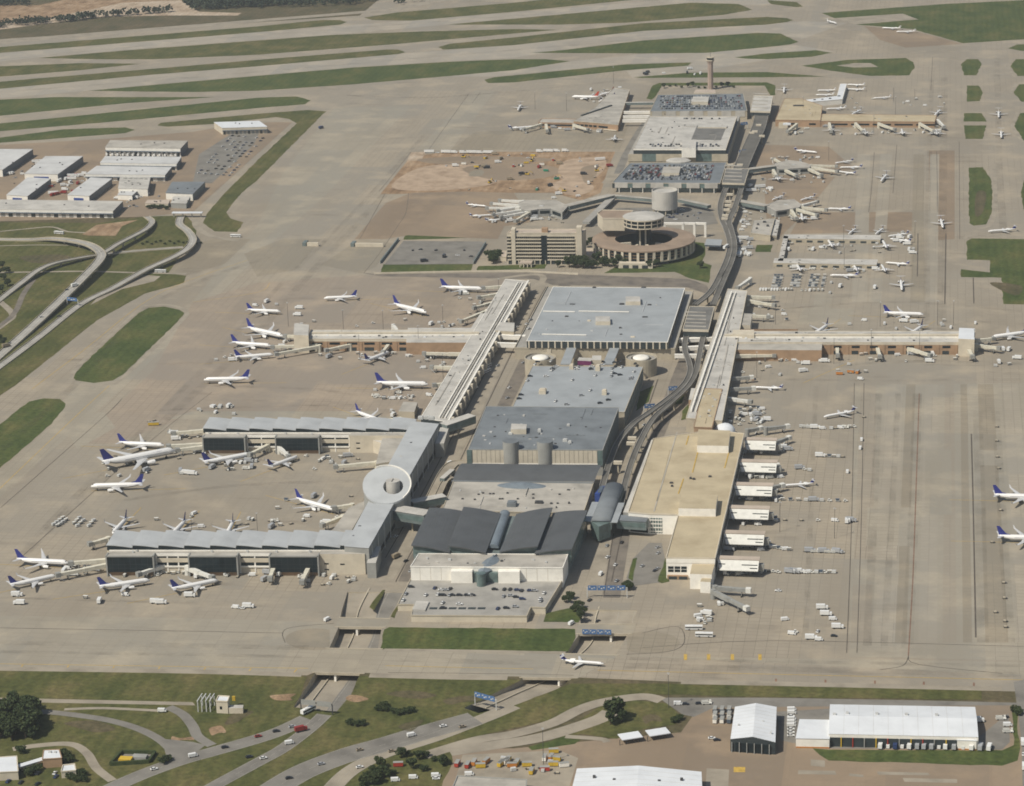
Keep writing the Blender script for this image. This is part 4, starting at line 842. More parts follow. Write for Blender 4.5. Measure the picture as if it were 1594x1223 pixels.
# ================================================================ tan roofed terminal on the right
ib = B('tan_terminal', 'tan roofed terminal with white walls and a row of white gate piers', 'terminal', [(1037, 867), (1113, 868), (1158, 674), (1130, 671), (1085, 672), (1017, 682), (978, 796), (1010, 799), (1056, 800)], 16.5, 'wall_white', 'roof_tan', parapet=1.0, copem='wall_cream')
for k in range(26): ib.band('window', 1, k/26+.004, k/26+.034, 2.5, 12, 'glass_dark', .1)
ib.block([(1085, 693), (1134, 694), (1137, 670), (1087, 668)], 15, 22, 'wall_white', 'roof_tan'); ib.block([(1056, 791), (1114, 792), (1117, 770), (1061, 769)], 15, 22, 'wall_white', 'roof_tan')
for z0 in (5.2, 7.6):
    for k in range(3): ib.band('window', 0, .035+k*.135, .15+k*.135, z0, z0+1.9, 'glass_dark', .15)
ib.band('white_fascia', 0, 0, 1, 12.2, 16.2, 'wall_white', .25); ib.band('base_course', 0, .02, .44, .2, 3.0, 'wall_tan', 1.8)
for k in range(2): ib.band('garage_door', 0, .05+k*.21, .22+k*.21, .2, 2.4, 'panel_dark', 2.0)
ib.block([(1074, 893), (1108, 894), (1113, 876), (1078, 875)], 0, 11.5, 'wall_white', 'roof_tan', 'front_wing')
ib.block([(1090, 905), (1106, 906), (1109, 890), (1096, 889)], 0, 8.5, 'wall_white', 'roof_tan', 'front_wing')
ib.block([(970, 797), (1008, 800), (1044, 690), (1014, 684)], 0, 14, 'wall_grey', 'roof_lightgrey', 'side_gallery')
ib.band('glass_front', 6, .1, .95, 1, 13, 'glass_dark', .3)
for k in range(5): ib.band('fin', 7, .04+k*.09, .055+k*.09, 1, 13, 'wall_white', .5); 
for k in range(4): ib.band('floor_band', 7, .02, .45, 2+k*3, 2.8+k*3, 'wall_white', .45)
ib.band('glass_front', 7, .02, .45, 1, 13, 'glass_green', .15)
ib.units([(1045, 752), (1046, 757), (1075, 745), (1080, 746), (1105, 742), (1088, 778), (1090, 680)], 2, 2, 1, 'metal_dark')
for (x0, y0), (x1, y1), m in (((1054, 672), (1018, 796), 'roof_grey'), ((1072, 678), (1068, 692), 'line_yellow'), ((1088, 696), (1078, 735), 'line_yellow'), ((1064, 745), (1056, 768), 'line_yellow'), ((1135, 702), (1128, 728), 'line_yellow'), ((1042, 700), (1022, 780), 'roof_tan')):
    A, C = G(x0, y0, 16), G(x1, y1, 16); b = MB(); b.beam((A.x, A.y, 16.15), (C.x, C.y, 16.15), .8, .4); b.build('roof_curb', m, ib.t)
ib2 = B('tan_terminal_wing', 'narrow tan roofed wing behind the tan terminal', 'terminal', [(1080, 664), (1108, 665), (1124, 605), (1094, 604)], 13, 'wall_tan', 'roof_tan', parapet=.6)
ib2.block([(1072, 622), (1094, 623), (1096, 604), (1076, 604)], 0, 12, 'wall_tan', 'roof_lightgrey', 'annex'); ib2.units([(1104, 640), (1110, 620)], 2, 2, 1)
dm = G(1128, 662, 8); t = thing('storage_dome', 'white domed tent beside the tan terminal', 'dome', (dm.x, dm.y, 0)); n = 20
rg = [[(dm.x+9*math.cos(q/6*math.pi/2)*math.cos(2*math.pi*k/n), dm.y+8*math.cos(q/6*math.pi/2)*math.sin(2*math.pi*k/n), 3+7*math.sin(q/6*math.pi/2)) for k in range(n)] for q in range(7)]
MB().tube(rg, 0, False).build('shell', 'roof_white', t, True); MB().cyl((dm.x, dm.y), 9, 0, 3.1, 20).build('base_wall', 'wall_white', t)
# white gate piers: raised boxes with fixed corridors
for i, (x, y, nm) in enumerate(((1158, 683, 'first'), (1150, 717, 'second'), (1142, 753, 'third'), (1135, 789, 'fourth'), (1126, 828, 'fifth'), (1116, 868, 'nearest'))):
    A = G(x, y, 12.5); L = 30 if i else 26; t = thing('gate_pier', 'white raised gate pier on the tan terminal, '+(nm+' from the far end' if i < 5 else 'nearest the viewer'), 'gate pier', (A.x+L/2, A.y, 0), 0, 'white gate piers of the tan terminal')
    MB().prism([(A.x+1, A.y-1.6), (A.x+L, A.y-1.6), (A.x+L, A.y+4), (A.x+1, A.y+4)], 4, 12.2).build('wall', 'bridge_white', t)
    Q = [(A.x+.4, A.y-1.7, 12.3), (A.x+2.6, A.y-7.4, 6.2), (A.x+L, A.y-7.4, 6.2), (A.x+L+.4, A.y-1.7, 12.3)]
    b = MB(); b.face(Q); b.face([(x, y, z-.5) for x, y, z in Q[::-1]]); [b.face([Q[k], (Q[k][0], Q[k][1], Q[k][2]-.5), (Q[(k+1) % 4][0], Q[(k+1) % 4][1], Q[(k+1) % 4][2]-.5), Q[(k+1) % 4]]) for k in range(4)]
    b.build('sun_catching_slope', 'bridge_white', t)  # front face tilted forward so it catches the sun and looks brighter
    MB().prism([(A.x+.2, A.y-2.2), (A.x+L+.8, A.y-2.2), (A.x+L+.8, A.y+4.5), (A.x+.2, A.y+4.5)], 12.2, 12.7).build('roof', 'roof_pink', t)
    for (u0, u1, z) in ((.0, .18, 9.6), (.55, .98, 9.4), (.75, .98, 7.6)):
        yy = A.y-1.7-(12.3-z)*5.7/6.1-.3
        MB().prism([(A.x+1.6+L*u0, yy), (A.x+1+(L-1)*u1, yy), (A.x+1+(L-1)*u1, yy+.6), (A.x+1.6+L*u0, yy+.6)], z-.5, z+.25).build('window_slot', 'panel_dark', t)
    for u in (.12, .45, .8):
        MB().box((A.x+L*u, A.y+1, 0), (1, 1, 4.1)).build('column', 'wall_grey', t)
    p = MB().box((A.x+L+2, A.y+1, 3.6), (3.6, 3.6, 5)); p.build('rotunda', 'bridge_grey', t)
cs.pipes(34, 'roof_grey', 8); cn.pipes(34, 'roof_grey', 9); pl.pipes(24, 'roof_grey', 10); pr.pipes(40, 'roof_grey', 11); ib2.pipes(8, 'roof_tan', 13)
# elevated station with barrel roof
st = thing('train_station', 'elevated train station with barrel vaulted grey roof and glass prow', 'station', tuple(G(945, 790, 0)))
a, d = G(935, 806, 17), G(956, 752, 17); n = 12; dirv = (d-a).normalized(); sd_ = Vector((dirv.y, -dirv.x, 0)); b = MB()
rg = [[p+sd_*(7.5*math.cos(R(180-15*k)))+Vector((0, 0, -3+4.0*math.sin(R(15*k)))) for k in range(13)] for p in (a, d)]
b.tube(rg, 0); b.build('barrel_roof', 'roof_bluegrey', st.id_data if False else st, True)
for s_, m in ((1, 'roof_blue'), (-1, 'roof_blue')):
    b = MB(); p, q = a+sd_*s_*9.5, a.lerp(d, .55)+sd_*s_*9.5; b.beam((p.x, p.y, 14), (q.x, q.y, 14), 6, .6); b.build('side_canopy', m, st)
b = MB(); p = a-dirv*4; b.prism([(v.x, v.y) for v in (a-sd_*7.3, p-sd_*4, p-dirv*6, p+sd_*4, a+sd_*7.3)], 2, 13.8); b.build('glass_prow', 'glass_green', st)
b = MB(); b.prism([(v.x, v.y) for v in (a-sd_*8, a+sd_*8, d+sd_*8, d-sd_*8)], 8, 13.2); b.build('platform', 'wall_teal', st)
for u in (.1, .4, .7, .95):
    for s_ in (-5, 5):
        p = a.lerp(d, u)+sd_*s_; MB().box((p.x, p.y, 0), (1.5, 1.5, 8)).build('column', 'wall_grey', st)
skybridge('enclosed_bridge', 'grey-green enclosed bridge from the elevated station to the tan terminal', (962, 805), (1008, 808), 11, 6, 13, 'wall_teal', 'roof_bluegrey', 'footbridge', None, 'glass_green')
for lab, x, y, m in (('blue painted kiosk at the elevated station', 934, 762, 'blue_paint'),):
    p = G(x, y, 13); t = thing('kiosk', lab, 'kiosk', (p.x, p.y, 0)); b = MB(); b.prism([(v[0], v[1]) for v in ((p.x-3, p.y-9), (p.x+1, p.y-9), (p.x+4, p.y+9), (p.x, p.y+9))], 0, 13); b.build('cladding', m, t)
    MB().box((p.x+.5, p.y, 13), (3, 14, .5)).build('roof', 'steel_blue', t)
# ================================================================ elevated train guideway
def viaduct(name, label, pts, w, m='deck_asphalt', parapet='deck_concrete', pier_every=24, th=1.3, cat='viaduct', group=None, pw=1.6, lines=False, minz=2.2):
    P = path(pts, 9, 6); c = P[len(P)//2]; t = thing(name, label, cat, (c.x, c.y, 0), 0, group); N = offsets(P); b = MB()
    for i in range(len(P)-1):
        q = [P[i]+N[i]*w/2, P[i]-N[i]*w/2, P[i+1]-N[i+1]*w/2, P[i+1]+N[i+1]*w/2]; dz = Vector((0, 0, -th))
        b.face(q); b.face([v+dz for v in q[::-1]])
        b.face([q[1], q[1]+dz, q[2]+dz, q[2]]); b.face([q[0], q[3], q[3]+dz, q[0]+dz])
    b.build('deck', m, t)
    for s_ in (1, -1):
        b = MB()
        for i in range(len(P)-1): b.beam(P[i]+N[i]*s_*(w/2+.05)+Vector((0, 0, .8)), P[i+1]+N[i+1]*s_*(w/2+.05)+Vector((0, 0, .8)), .35, 1.5)
        b.build('parapet', parapet, t)
    acc = pier_every*.5
    for i in range(len(P)-1):
        acc += (P[i+1]-P[i]).length
        if acc > pier_every and P[i].z > minz:
            acc = 0; k = MB().box((P[i].x, P[i].y, -.2), (pw, pw, P[i].z-th+.2)); k.build('pier', 'wall_beige', t)
    if lines:
        b = MB(); ribbon_mb(P, .3, .04, 0, b); b.build('lane_line', 'line_white', t)
    return t, P, N
gw = 'elevated train guideway'
viaduct('guideway', 'elevated grey road deck running from the far station to the middle station', [(1187, 172), (1182, 195), (1172, 218), (1160, 245), (1150, 268)], 17)
viaduct('guideway', 'left train track curving past the round offices', [(1134, 286), (1126, 302), (1121, 322), (1124, 342), (1130, 356), (1136, 378), (1133, 400), (1119, 432), (1105, 455), (1082, 474)], 5.4)
viaduct('guideway', 'right train track curving past the round offices', [(1156, 286), (1150, 305), (1143, 325), (1135, 344), (1138, 357), (1143, 380), (1140, 402), (1126, 436), (1110, 474)], 5.4)
viaduct('guideway', 'left train track between the elevated stations', [(1072, 510), (1067, 528), (1066, 545), (1072, 562), (1074, 578), (1066, 596), (1045, 616), (1010, 642), (985, 660), (962, 688), (948, 722), (938, 756)], 4.4)
viaduct('guideway', 'right train track between the elevated stations', [(1098, 510), (1093, 530), (1088, 556), (1082, 582), (1070, 602), (1045, 626), (1018, 650), (1000, 680), (984, 716), (972, 756), (966, 792)], 4.4)
for lab, q, H in (('flat grey roofed elevated station beside the pale blue garage', [(1063, 512), (1103, 513), (1112, 477), (1074, 476)], 16), ('ribbed grey roofed elevated station beside the far car deck', [(1124, 284), (1159, 285), (1166, 262), (1130, 262)], 15), ('pale roofed elevated station right of the control tower', [(1168, 172), (1199, 173), (1203, 149), (1173, 148)], 15)):
    s_ = B('train_station', lab, 'station', q, H, 'panel_dark', 'deck_dark' if 'pale' not in lab[:5] else 'roof_lightgrey', base=8.5, parapet=.7, copem='wall_cream', group='elevated stations of the train')
    s_.band('fascia', 0, 0, 1, H-2.2, H-.1, 'wall_cream', .5)
    for k in range(5): s_.block([(q[0][0]+4, q[0][1]-5-k*5.5), (q[1][0]-4, q[1][1]-5-k*5.5), (q[1][0]-4, q[1][1]-5.8-k*5.5), (q[0][0]+4, q[0][1]-5.8-k*5.5)], H-.6, H+.2, 'roof_grey', 'roof_grey', 'roof_rib')
    for u in (.1, .5, .9):
        a = s_.P[0].lerp(s_.P[1], u)+Vector((0, 2, 0)); MB().box((a.x, a.y, 0), (1.4, 1.4, 8.6)).build('column', 'wall_beige', s_.t)
        a = s_.P[3].lerp(s_.P[2], u)+Vector((0, -2, 0)); MB().box((a.x, a.y, 0), (1.4, 1.4, 8.6)).build('column', 'wall_beige', s_.t)
for i, (x, y) in enumerate(((1138, 292), (1136, 304), (1134, 315), (1133, 321), (1131, 328), (1129, 337), (1128, 342), (984, 684), (982, 692), (962, 722), (1137, 258), (1152, 258), (1181, 196), (1175, 206), (1186, 213), (1170, 208))):
    p = G(x, y, 8.6); t = tag(MB().box((p.x, p.y, 8.6), (7, 3.2, 2.4)).build('equipment_box', 'wall_cream'), 'white equipment box standing on the elevated guideway', 'equipment box', 'white boxes along the guideway')
    MB().box((p.x, p.y, 0), (1.2, 1.2, 8.6)).build('support', 'wall_beige', t)
# ================================================================ hotel slab
HH = 34
ho = B('hotel', 'beige slab hotel with rows of balconies and a dark central strip', 'hotel', [(789, 362), (906, 362), (912, 356), (797, 356)], HH, 'wall_cream', 'roof_pink', parapet=1.0, copem='wall_cream')
for r in range(7):
    for u0, u1 in ((.0, .05), (.115, .455), (.535, .90)):
        z = 5.5+r*3.7
        ho.band('window_row', 0, u0, u1, z, z+2.1, 'glass_dark', .1); ho.band('balcony', 0, u0, u1, z-1.2, z-.1, 'wall_cream', 1.3)
        nb = max(1, int((u1-u0)*40))
        for k in range(1, nb): ho.band('divider', 0, u0+(u1-u0)*k/nb-.0015, u0+(u1-u0)*k/nb+.0015, z, z+2.1, 'wall_beige', .8)
ho.band('central_strip', 0, .455, .53, 0, 31, 'glass_dark', .7); ho.band('lift_tower', 0, .06, .11, 0, HH+4, 'wall_cream', 1.6, None, 9); ho.band('lift_tower', 0, .925, .995, 0, HH+6, 'wall_cream', 1.2, None, 9)
ho.band('base_storey', 0, 0, 1, .1, 4.0, 'panel_dark', .3); ho.band('plant_room', 0, .46, .54, HH-1, HH+4, 'wall_tan', -2, None, 9)
for k in range(14): ho.band('column', 0, k/14, k/14+.012, 0, 4.2, 'wall_cream', 1.2)
cpy = G(819, 409, 4); cp = thing('porch', 'small columned entrance porch before the slab hotel', 'porch', (cpy.x, cpy.y, 0))
MB().box((cpy.x, cpy.y, 4), (13, 9, 1.4)).build('roof', 'roof_pink', cp)
for dx in (-6, -2, 2, 6):
    for dy in (-3.8, 3.8): MB().box((cpy.x+dx, cpy.y+dy, 0), (.9, .9, 4)).build('column', 'wall_cream', cp)
wg = B('hotel_wing', 'low pink-roofed hotel wing beside the ring building', 'hotel wing', [(905, 396), (932, 397), (928, 386), (908, 386)], 6, 'wall_cream', 'roof_pink')
wg = B('hotel_wing', 'low pale hotel wing left of the slab hotel', 'hotel wing', [(774, 399), (788, 399), (788, 390), (777, 390)], 5, 'wall_cream', 'roof_pink')
# ================================================================ ring building with tower disc
rc = G(1002, 371, 16); rg_ = thing('ring_building', 'round ring-shaped office building with white columns', 'office', (rc.x, rc.y, 0)); n = 64; RO, RI = 54, 30.5
ring = lambda r, z: [(rc.x+r*math.cos(2*math.pi*k/n), rc.y+r*math.sin(2*math.pi*k/n), z) for k in range(n)]
MB().tube([ring(RO-1.5, 4), ring(RO-1.5, 15.4), ring(RI+1, 15.4), ring(RI+1, 4)], 0, False).build('wall', 'panel_dark', rg_, False)
MB().tube([ring(RO+.8, 14.6), ring(RO+.8, 16), ring(RO-3, 16.6), ring(RI, 16.2), ring(RI, 14.6)], 0, False).build('roof', 'roof_brown', rg_, False)
MB().tube([ring(RO-7, 0), ring(RO-7, 4.1), ring(RI+3, 4.1), ring(RI+3, 0)], 0, False).build('recessed_base', 'wall_teal', rg_, False)
MB().tube([ring(RO+.3, 3.5), ring(RO+.3, 4.6), ring(RI+1, 4.6)], 0, False).build('floor_edge', 'wall_beige', rg_)
NC = 40
for k in range(NC):
    a_ = 2*math.pi*k/NC; p = (rc.x+(RO-.6)*math.cos(a_), rc.y+(RO-.6)*math.sin(a_)); MB().box((p[0], p[1], 4), (2.2, 2.6, 11), a_).build('column', 'wall_cream', rg_)
    a_ += math.pi/NC; p = (rc.x+(RO-1.5)*math.cos(a_), rc.y+(RO-1.5)*math.sin(a_))
    if math.sin(a_) < .3:
        w_ = MB().box((p[0], p[1], 5), (.4, 5.0, 9), a_).build('window', 'glass_dark', rg_)
        for z in (7.6, 10.6): MB().box((p[0], p[1], z), (.55, 5.0, .5), a_).build('spandrel', 'wall_tan', w_)
for a_, u in ((R(200), 0), (R(250), 0), (R(290), 0), (R(340), 0)):
    p = Vector((rc.x+14*math.cos(a_), rc.y+14*math.sin(a_), 13)); q = Vector((rc.x+33*math.cos(a_), rc.y+33*math.sin(a_), 13)); b = MB(); b.beam(p, q, 2.4, 3); b.build('spoke_bridge', 'wall_cream', rg_)
en = G(989, 412, 4); b = MB(); b.box((en.x, en.y+4, 0), (36, 8, 5.5)); b.build('entrance_block', 'wall_cream', rg_)
for k in range(3): MB().box((en.x-10+k*10, en.y-.1, .2), (6, .4, 3.4)).build('entrance_opening', 'panel_dark', rg_)
tw = thing('disc_tower', 'round two-storey restaurant disc raised on a dark stem over the ring', 'tower', (rc.x, rc.y, 0)); n = 48
ring = lambda r, z, dx=0: [(rc.x+dx+r*math.cos(2*math.pi*k/n), rc.y+r*math.sin(2*math.pi*k/n), z) for k in range(n)]
MB().tube([ring(8, 0), ring(8, 31)], 0).build('stem', 'glass_dark', tw)
for dx in (-3, 3): MB().box((rc.x+dx, rc.y-8.2, 0), (1.6, 1.2, 31)).build('stem_rib', 'wall_cream', tw)
MB().tube([ring(6, 29), ring(21, 31.2), ring(21, 39.4)], 0).build('glazing', 'glass_dark', tw)
for z0, z1, r_ in ((30.8, 31.9, 21.6), (35.0, 35.9, 21.4), (39.2, 40.6, 22)): MB().tube([ring(r_, z0), ring(r_, z1)], 0).build('floor_band', 'wall_cream', tw)
MB().tube([ring(22, 40.6), ring(15, 41.6), ring(7, 42.2), ring(.2, 42.4)], 0, False).build('roof', 'roof_lightgrey', tw, False)
for k in range(18):
    a_ = 2*math.pi*k/18; MB().box((rc.x+21.3*math.cos(a_), rc.y+21.3*math.sin(a_), 31.5), (.7, .9, 8), a_).build('mullion', 'wall_cream', tw)
lb = B('white_block', 'white windowless block with brown roof raised on legs left of the disc', 'building', [(938, 339), (972, 339), (986, 327), (937, 326), (930, 331)], 38, 'wall_cream', 'roof_brown', base=24, parapet=1.2)
for x, y in ((941, 366), (960, 366), (978, 364)): p = G(x, y-4, 0); MB().box((p.x, p.y, 0), (2.4, 2.4, 24)).build('leg', 'wall_cream', lb.t)
# white portal frame to the right
for i, (x0, x1) in enumerate(((1033, 1065), (1065, 1083), (1083, 1100))):
    A, C = G(x0, 346, 16), G(x1, 346.5, 16); t = thing('portal_frame', ('wide', 'middle', 'right end')[i]+' white concrete portal frame carrying the walkway beside the disc', 'frame', (A.x, A.y, 0), 0, 'white portal frames')
    b = MB(); b.beam(A, C+Vector((-.3, 0, 0)), 3, 2.2); b.build('beam', 'wall_white', t); MB().box((C.x-1.5, C.y, 0), (2.4, 2.6, 13.8)).build('column', 'wall_white', t)
    if i == 0: MB().box((A.x+1.2, A.y, 0), (2.4, 2.6, 13.8)).build('column', 'wall_white', t)
sg = G(1112, 373, 7); dk = B('road_canopy', 'blue-grey flat canopy over the road right of the ring', 'canopy', [(1097, 381), (1122, 382), (1124, 373), (1100, 372)], 7, 'steel_blue', 'roof_blue', base=5.4, parapet=0)
for x, y in ((1100, 380), (1120, 381)): p = G(x, y, 5); MB().box((p.x, p.y, 0), (.8, .8, 5.4)).build('post', 'wall_grey', dk.t)
# round water-tank-like ramp
hp = G(1034.5, 295, 27); t = thing('ramp_tower', 'tall pale cylindrical ramp tower on legs behind the disc', 'ramp tower', (hp.x, hp.y, 0)); n = 32
ring = lambda r, z: [(hp.x+r*math.cos(2*math.pi*k/n), hp.y+r*math.sin(2*math.pi*k/n), z) for k in range(n)]
MB().tube([ring(14.6, 6), ring(14.6, 27), ring(13.8, 27), ring(13.8, 25), ring(.2, 25)], 0, False).build('drum', 'roof_lightgrey', t, False)
for k in range(9): a_ = 2*math.pi*k/9; MB().box((hp.x+13*math.cos(a_), hp.y+13*math.sin(a_), 0), (1.2, 1.2, 6), a_).build('leg', 'wall_cream', t)
MB().cyl((hp.x, hp.y), 9, 0, 6, 20).build('core', 'wall_teal', t)
# surface car park behind the ring
sheet('car_park', L4(925, 352, 960, 324, 1075, 322, 1110, 330, 1118, 348, 1080, 352, 1040, 345, 990, 352), .2, 'asphalt_grey', label='surface car park behind the ring building')
sheet('car_park', L4(598, 412, 628, 375, 750, 376, 755, 380, 736, 411), .2, 'asphalt_grey', label='fenced grey car park left of the slab hotel')
f = thing('fence', 'long white fence in front of the fenced car park', 'fence', tuple(G(740, 428)))
P = path([(583, 427), (700, 424.5), (800, 423.5), (900, 428)], 0, 5); b = MB()
for i in range(len(P)-1): b.beam(P[i]+Vector((0, 0, 2.2)), P[i+1]+Vector((0, 0, 2.2)), .5, 1.9)
b.build('panel', 'wall_cream', f)
for i in range(0, len(P), 2): MB().box((P[i].x, P[i].y, 0), (.6, .6, 2.5)).build('post', 'wall_cream', f)
for a0, a1, lab in (((592, 410), (620, 374), 'dark hedge fence on the left side of the fenced car park'), ((737, 411), (756, 380), 'dark hedge fence on the right side of the fenced car park')):
    P = [G(*a0), G(*a1)]; f = thing('screen_fence', lab, 'fence', tuple(P[0])); b = MB(); b.beam(P[0]+Vector((0, 0, 3)), P[1]+Vector((0, 0, 3)), 1.2, 3); b.build('panel', 'wall_teal', f)
    for k in range(5): p = P[0].lerp(P[1], k/4); MB().box((p.x, p.y, 0), (.7, 1.6, 3.4)).build('post', 'wall_grey', f)
for x0, x1, y in ((478, 496, 377), (553, 597, 378)):
    A, C = G(x0, y, 4), G(x1, y+.3, 4); t = thing('blast_wall', 'pale blast wall with dark left end near the '+('left' if x0 < 500 else 'right')+' taxi lane fork', 'wall', (A.x, A.y, 0), 0, 'pale blast walls'); b = MB(); b.beam(A, C, 2.5, 4); b.build('panel', 'wall_cream', t)
    MB().box((A.x-3, A.y+4, 0), (4, 12, 4)).build('end_buttress', 'wall_teal', t)
# ================================================================ far car decks, middle hall, far terminals
d1 = B('parking_garage', 'car deck packed with cars in front of the grey far garage', 'garage', [(953, 284), (1121, 285), (1131, 252), (981, 253)], 12, 'panel_dark', 'roof_bluegrey', base=5.5, parapet=.8, copem='wall_beige')
d1.bays('wall_panel', 0, .0, 1, 6, .72, 6, 12.2, 'roof_lightgrey', .5); d1.bays('glass_panel', 0, .083, .92, 5, .25, 6, 11.8, 'glass_green', .25)
for k in range(9): d1.band('column', 0, .06+k*.11, .066+k*.11, 0, 6, 'wall_white', .2)
MB().prism([(p.x, p.y) for p in [d1.c+(q-d1.c)*.93 for q in d1.P]], 0, 5.6).build('ground_floor', 'wall_teal', d1.t)
d1.block([(1030, 269), (1057, 269), (1060, 259), (1033, 259)], 11.5, 15.5, 'wall_cream', 'roof_grey', 'stair_head')
d2 = B('parking_garage', 'large pale grey far garage with a sunken courtyard', 'garage', [(986, 231), (1130, 231), (1147, 181), (1011, 181)], 19, 'panel_dark', 'roof_lightgrey', base=11, parapet=.7, copem='wall_cream')
d2.band('fascia', 0, 0, 1, 17, 19, 'wall_white', .5)
MB().prism([(p.x, p.y) for p in [G(x, y, 12) for x, y in ((978, 240), (1133, 240), (1152, 180), (1010, 180))]], 0, 12, 0, True, False, 1).build('podium', ['wall_beige', 'deck_concrete'], d2.t)
for k, m in enumerate(('wall_beige', 'glass_green', 'wall_beige', 'wall_beige', 'glass_green', 'wall_beige')):
    A, C = G(978, 240, 12), G(1133, 240, 12); p, q = A.lerp(C, (0, .14, .28, .5, .68, .84)[k]), A.lerp(C, (.14, .28, .5, .68, .84, 1)[k]); b = MB(); b.beam((p.x, p.y-.3, 12.4), (q.x, q.y-.3, 12.4), .8, 9); b.build('wall_panel', m if k % 1 == 0 else m, d2.t)
d2.block([(1076, 217), (1122, 218), (1131, 196), (1085, 195)], 18.3, 18.75, 'deck_dark', 'deck_dark', 'courtyard_deck'); d2.block([(1086, 197.5), (1131, 198), (1132, 195), (1087, 195)], 18, 20.2, 'wall_cream', 'roof_lightgrey', 'courtyard_wall')
d2.block([(1061, 230), (1083, 230), (1084, 217), (1062, 217)], 10, 22, 'wall_white', 'roof_lightgrey', 'stair_head'); d2.units([(1015, 205), (1013, 202), (1057, 197), (1066, 195), (1025, 206), (1035, 178), (1050, 190)], 1.6, 1.6, 1, 'metal_dark')
p = G(1056, 247, 15); b = MB(); n = 20
rg = [[(p.x+15*s_*math.cos(2*math.pi*k/n), p.y+11*s_*math.sin(2*math.pi*k/n), z) for k in range(n)] for s_, z in ((1, 0), (1, 13), (.8, 14.6), (.3, 15.6), (.02, 15.8))]
b.tube(rg, 0, False); b.build('round_ramp', 'roof_lightgrey', d2.t, False)
d3 = B('parking_garage', 'farthest car deck packed with cars before the control tower', 'garage', [(1012, 173), (1163, 172), (1157, 145), (1024, 147)], 12, 'wall_beige', 'roof_bluegrey', parapet=.7, copem='wall_beige')
d3.bays('wall_panel', 0, 0, 1, 7, .7, 4, 12.1, 'roof_lightgrey', .5); d3.block([(1076, 158), (1102, 158), (1104, 150), (1079, 150)], 11.5, 16, 'wall_cream', 'roof_lightgrey', 'stair_head')
d3.block([(1080, 144), (1114, 144), (1113, 139), (1083, 139)], 0, 13, 'wall_cream', 'roof_pink', 'rear_hall')
# ----- control tower
cb = G(1106, 139.5, 0); ct = thing('control_tower', 'tall pinkish control tower with dark glazed cab', 'tower', (cb.x, cb.y, 0))
zt = 46
MB().tube([[(cb.x+r_*math.cos(R(45*k+22.5)), cb.y+r_*math.sin(R(45*k+22.5)), z) for k in range(8)] for r_, z in ((4.2, 0), (3.8, zt-10), (4.6, zt-7), (5.6, zt-5))]).build('shaft', 'tower_concrete', ct)
MB().tube([[(cb.x+r_*math.cos(R(45*k+22.5)), cb.y+r_*math.sin(R(45*k+22.5)), z) for k in range(8)] for r_, z in ((5.8, zt-5), (5.8, zt-3.6))]).build('walkway', 'wall_cream', ct)
MB().tube([[(cb.x+r_*math.cos(R(45*k+22.5)), cb.y+r_*math.sin(R(45*k+22.5)), z) for k in range(8)] for r_, z in ((4.7, zt-3.6), (5.7, zt-.5))]).build('cab_glass', 'glass_dark', ct)
MB().tube([[(cb.x+r_*math.cos(R(45*k+22.5)), cb.y+r_*math.sin(R(45*k+22.5)), z) for k in range(8)] for r_, z in ((6, zt-.5), (5.4, zt+.4))]).build('roof', 'wall_beige', ct)
MB().cyl((cb.x, cb.y), .25, zt, zt+6, 6).build('antenna', 'metal_dark', ct)
# ----- far left terminal
fl = B('far_terminal', 'grey roofed far-left terminal with tan front wall', 'terminal', [(893, 188), (930, 191), (962, 194), (980, 139), (956, 136), (927, 166)], 9, 'wall_tan', 'roof_grey', parapet=.6, copem='wall_beige')
for k in range(5): fl.band('window_band', 0, .1+k*.18, .24+k*.18, 3, 5.5, 'glass_dark', .12)
fl.band('window_band', 1, .05, .5, 3, 5.5, 'glass_dark', .12); fl.band('canopy', 1, .3, .95, .8, 2, 'wall_cream', 2)
fp = B('concourse_pier', 'low grey pier running left from the far-left terminal', 'terminal', [(838, 190), (894, 191), (899, 185), (843, 184)], 7, 'wall_tan', 'roof_grey'); fp.band('window_band', 0, .05, .95, 2.6, 4.6, 'glass_dark', .12)
b = MB(); A = G(905, 180, 9); C = G(952, 164, 9); b.beam((A.x, A.y, 10), (C.x, C.y, 10), 2.5, 1.5); b.build('roof_trough', 'panel_dark', fl.t)
for i, y in enumerate((159, 173, 180, 186)):
    skybridge('footbridge', ('green glazed footbridge, farthest of four,', 'second farthest white footbridge', 'third white footbridge', 'nearest white footbridge')[i]+' between far-left terminal and far garage', (972-i*1, y), (1018-i*3.5, y-.4), 4, 5.5, 9, 'wall_teal' if i == 0 else 'wall_white', 'roof_lightgrey' if i == 0 else 'wall_white', 'footbridge', 'footbridges of the far-left terminal')
# ----- far right terminal
ft = B('far_terminal', 'tan roofed far-right terminal beside the far elevated station', 'terminal', [(1207, 186), (1277, 187), (1280, 164), (1247, 153), (1221, 153)], 9, 'wall_tan', 'roof_tan', parapet=.6)
ft.band('window_band', 0, .3, .5, 2.6, 5, 'glass_dark', .12); ft.band('window_band', 0, .75, .9, 2.6, 5, 'glass_dark', .12); ft.block([(1212, 192), (1226, 192), (1228, 188), (1214, 188)], 0, 6, 'wall_cream', 'roof_tan', 'annex'); ft.unit(1243, 165, 14, 4, 1.5, 'metal_dark'); ft.unit(1225, 194, 10, 5, 2, 'roof_white')
fq = B('concourse_pier', 'long tan pier of the far-right terminal', 'terminal', [(1277, 188), (1455, 189), (1458, 179), (1280, 177)], 8, 'wall_tan', 'roof_tan', parapet=.6)
for k in range(5): fq.band('window_band', 0, .08+k*.19, .24+k*.19, 2.6, 4.8, 'glass_dark', .12)
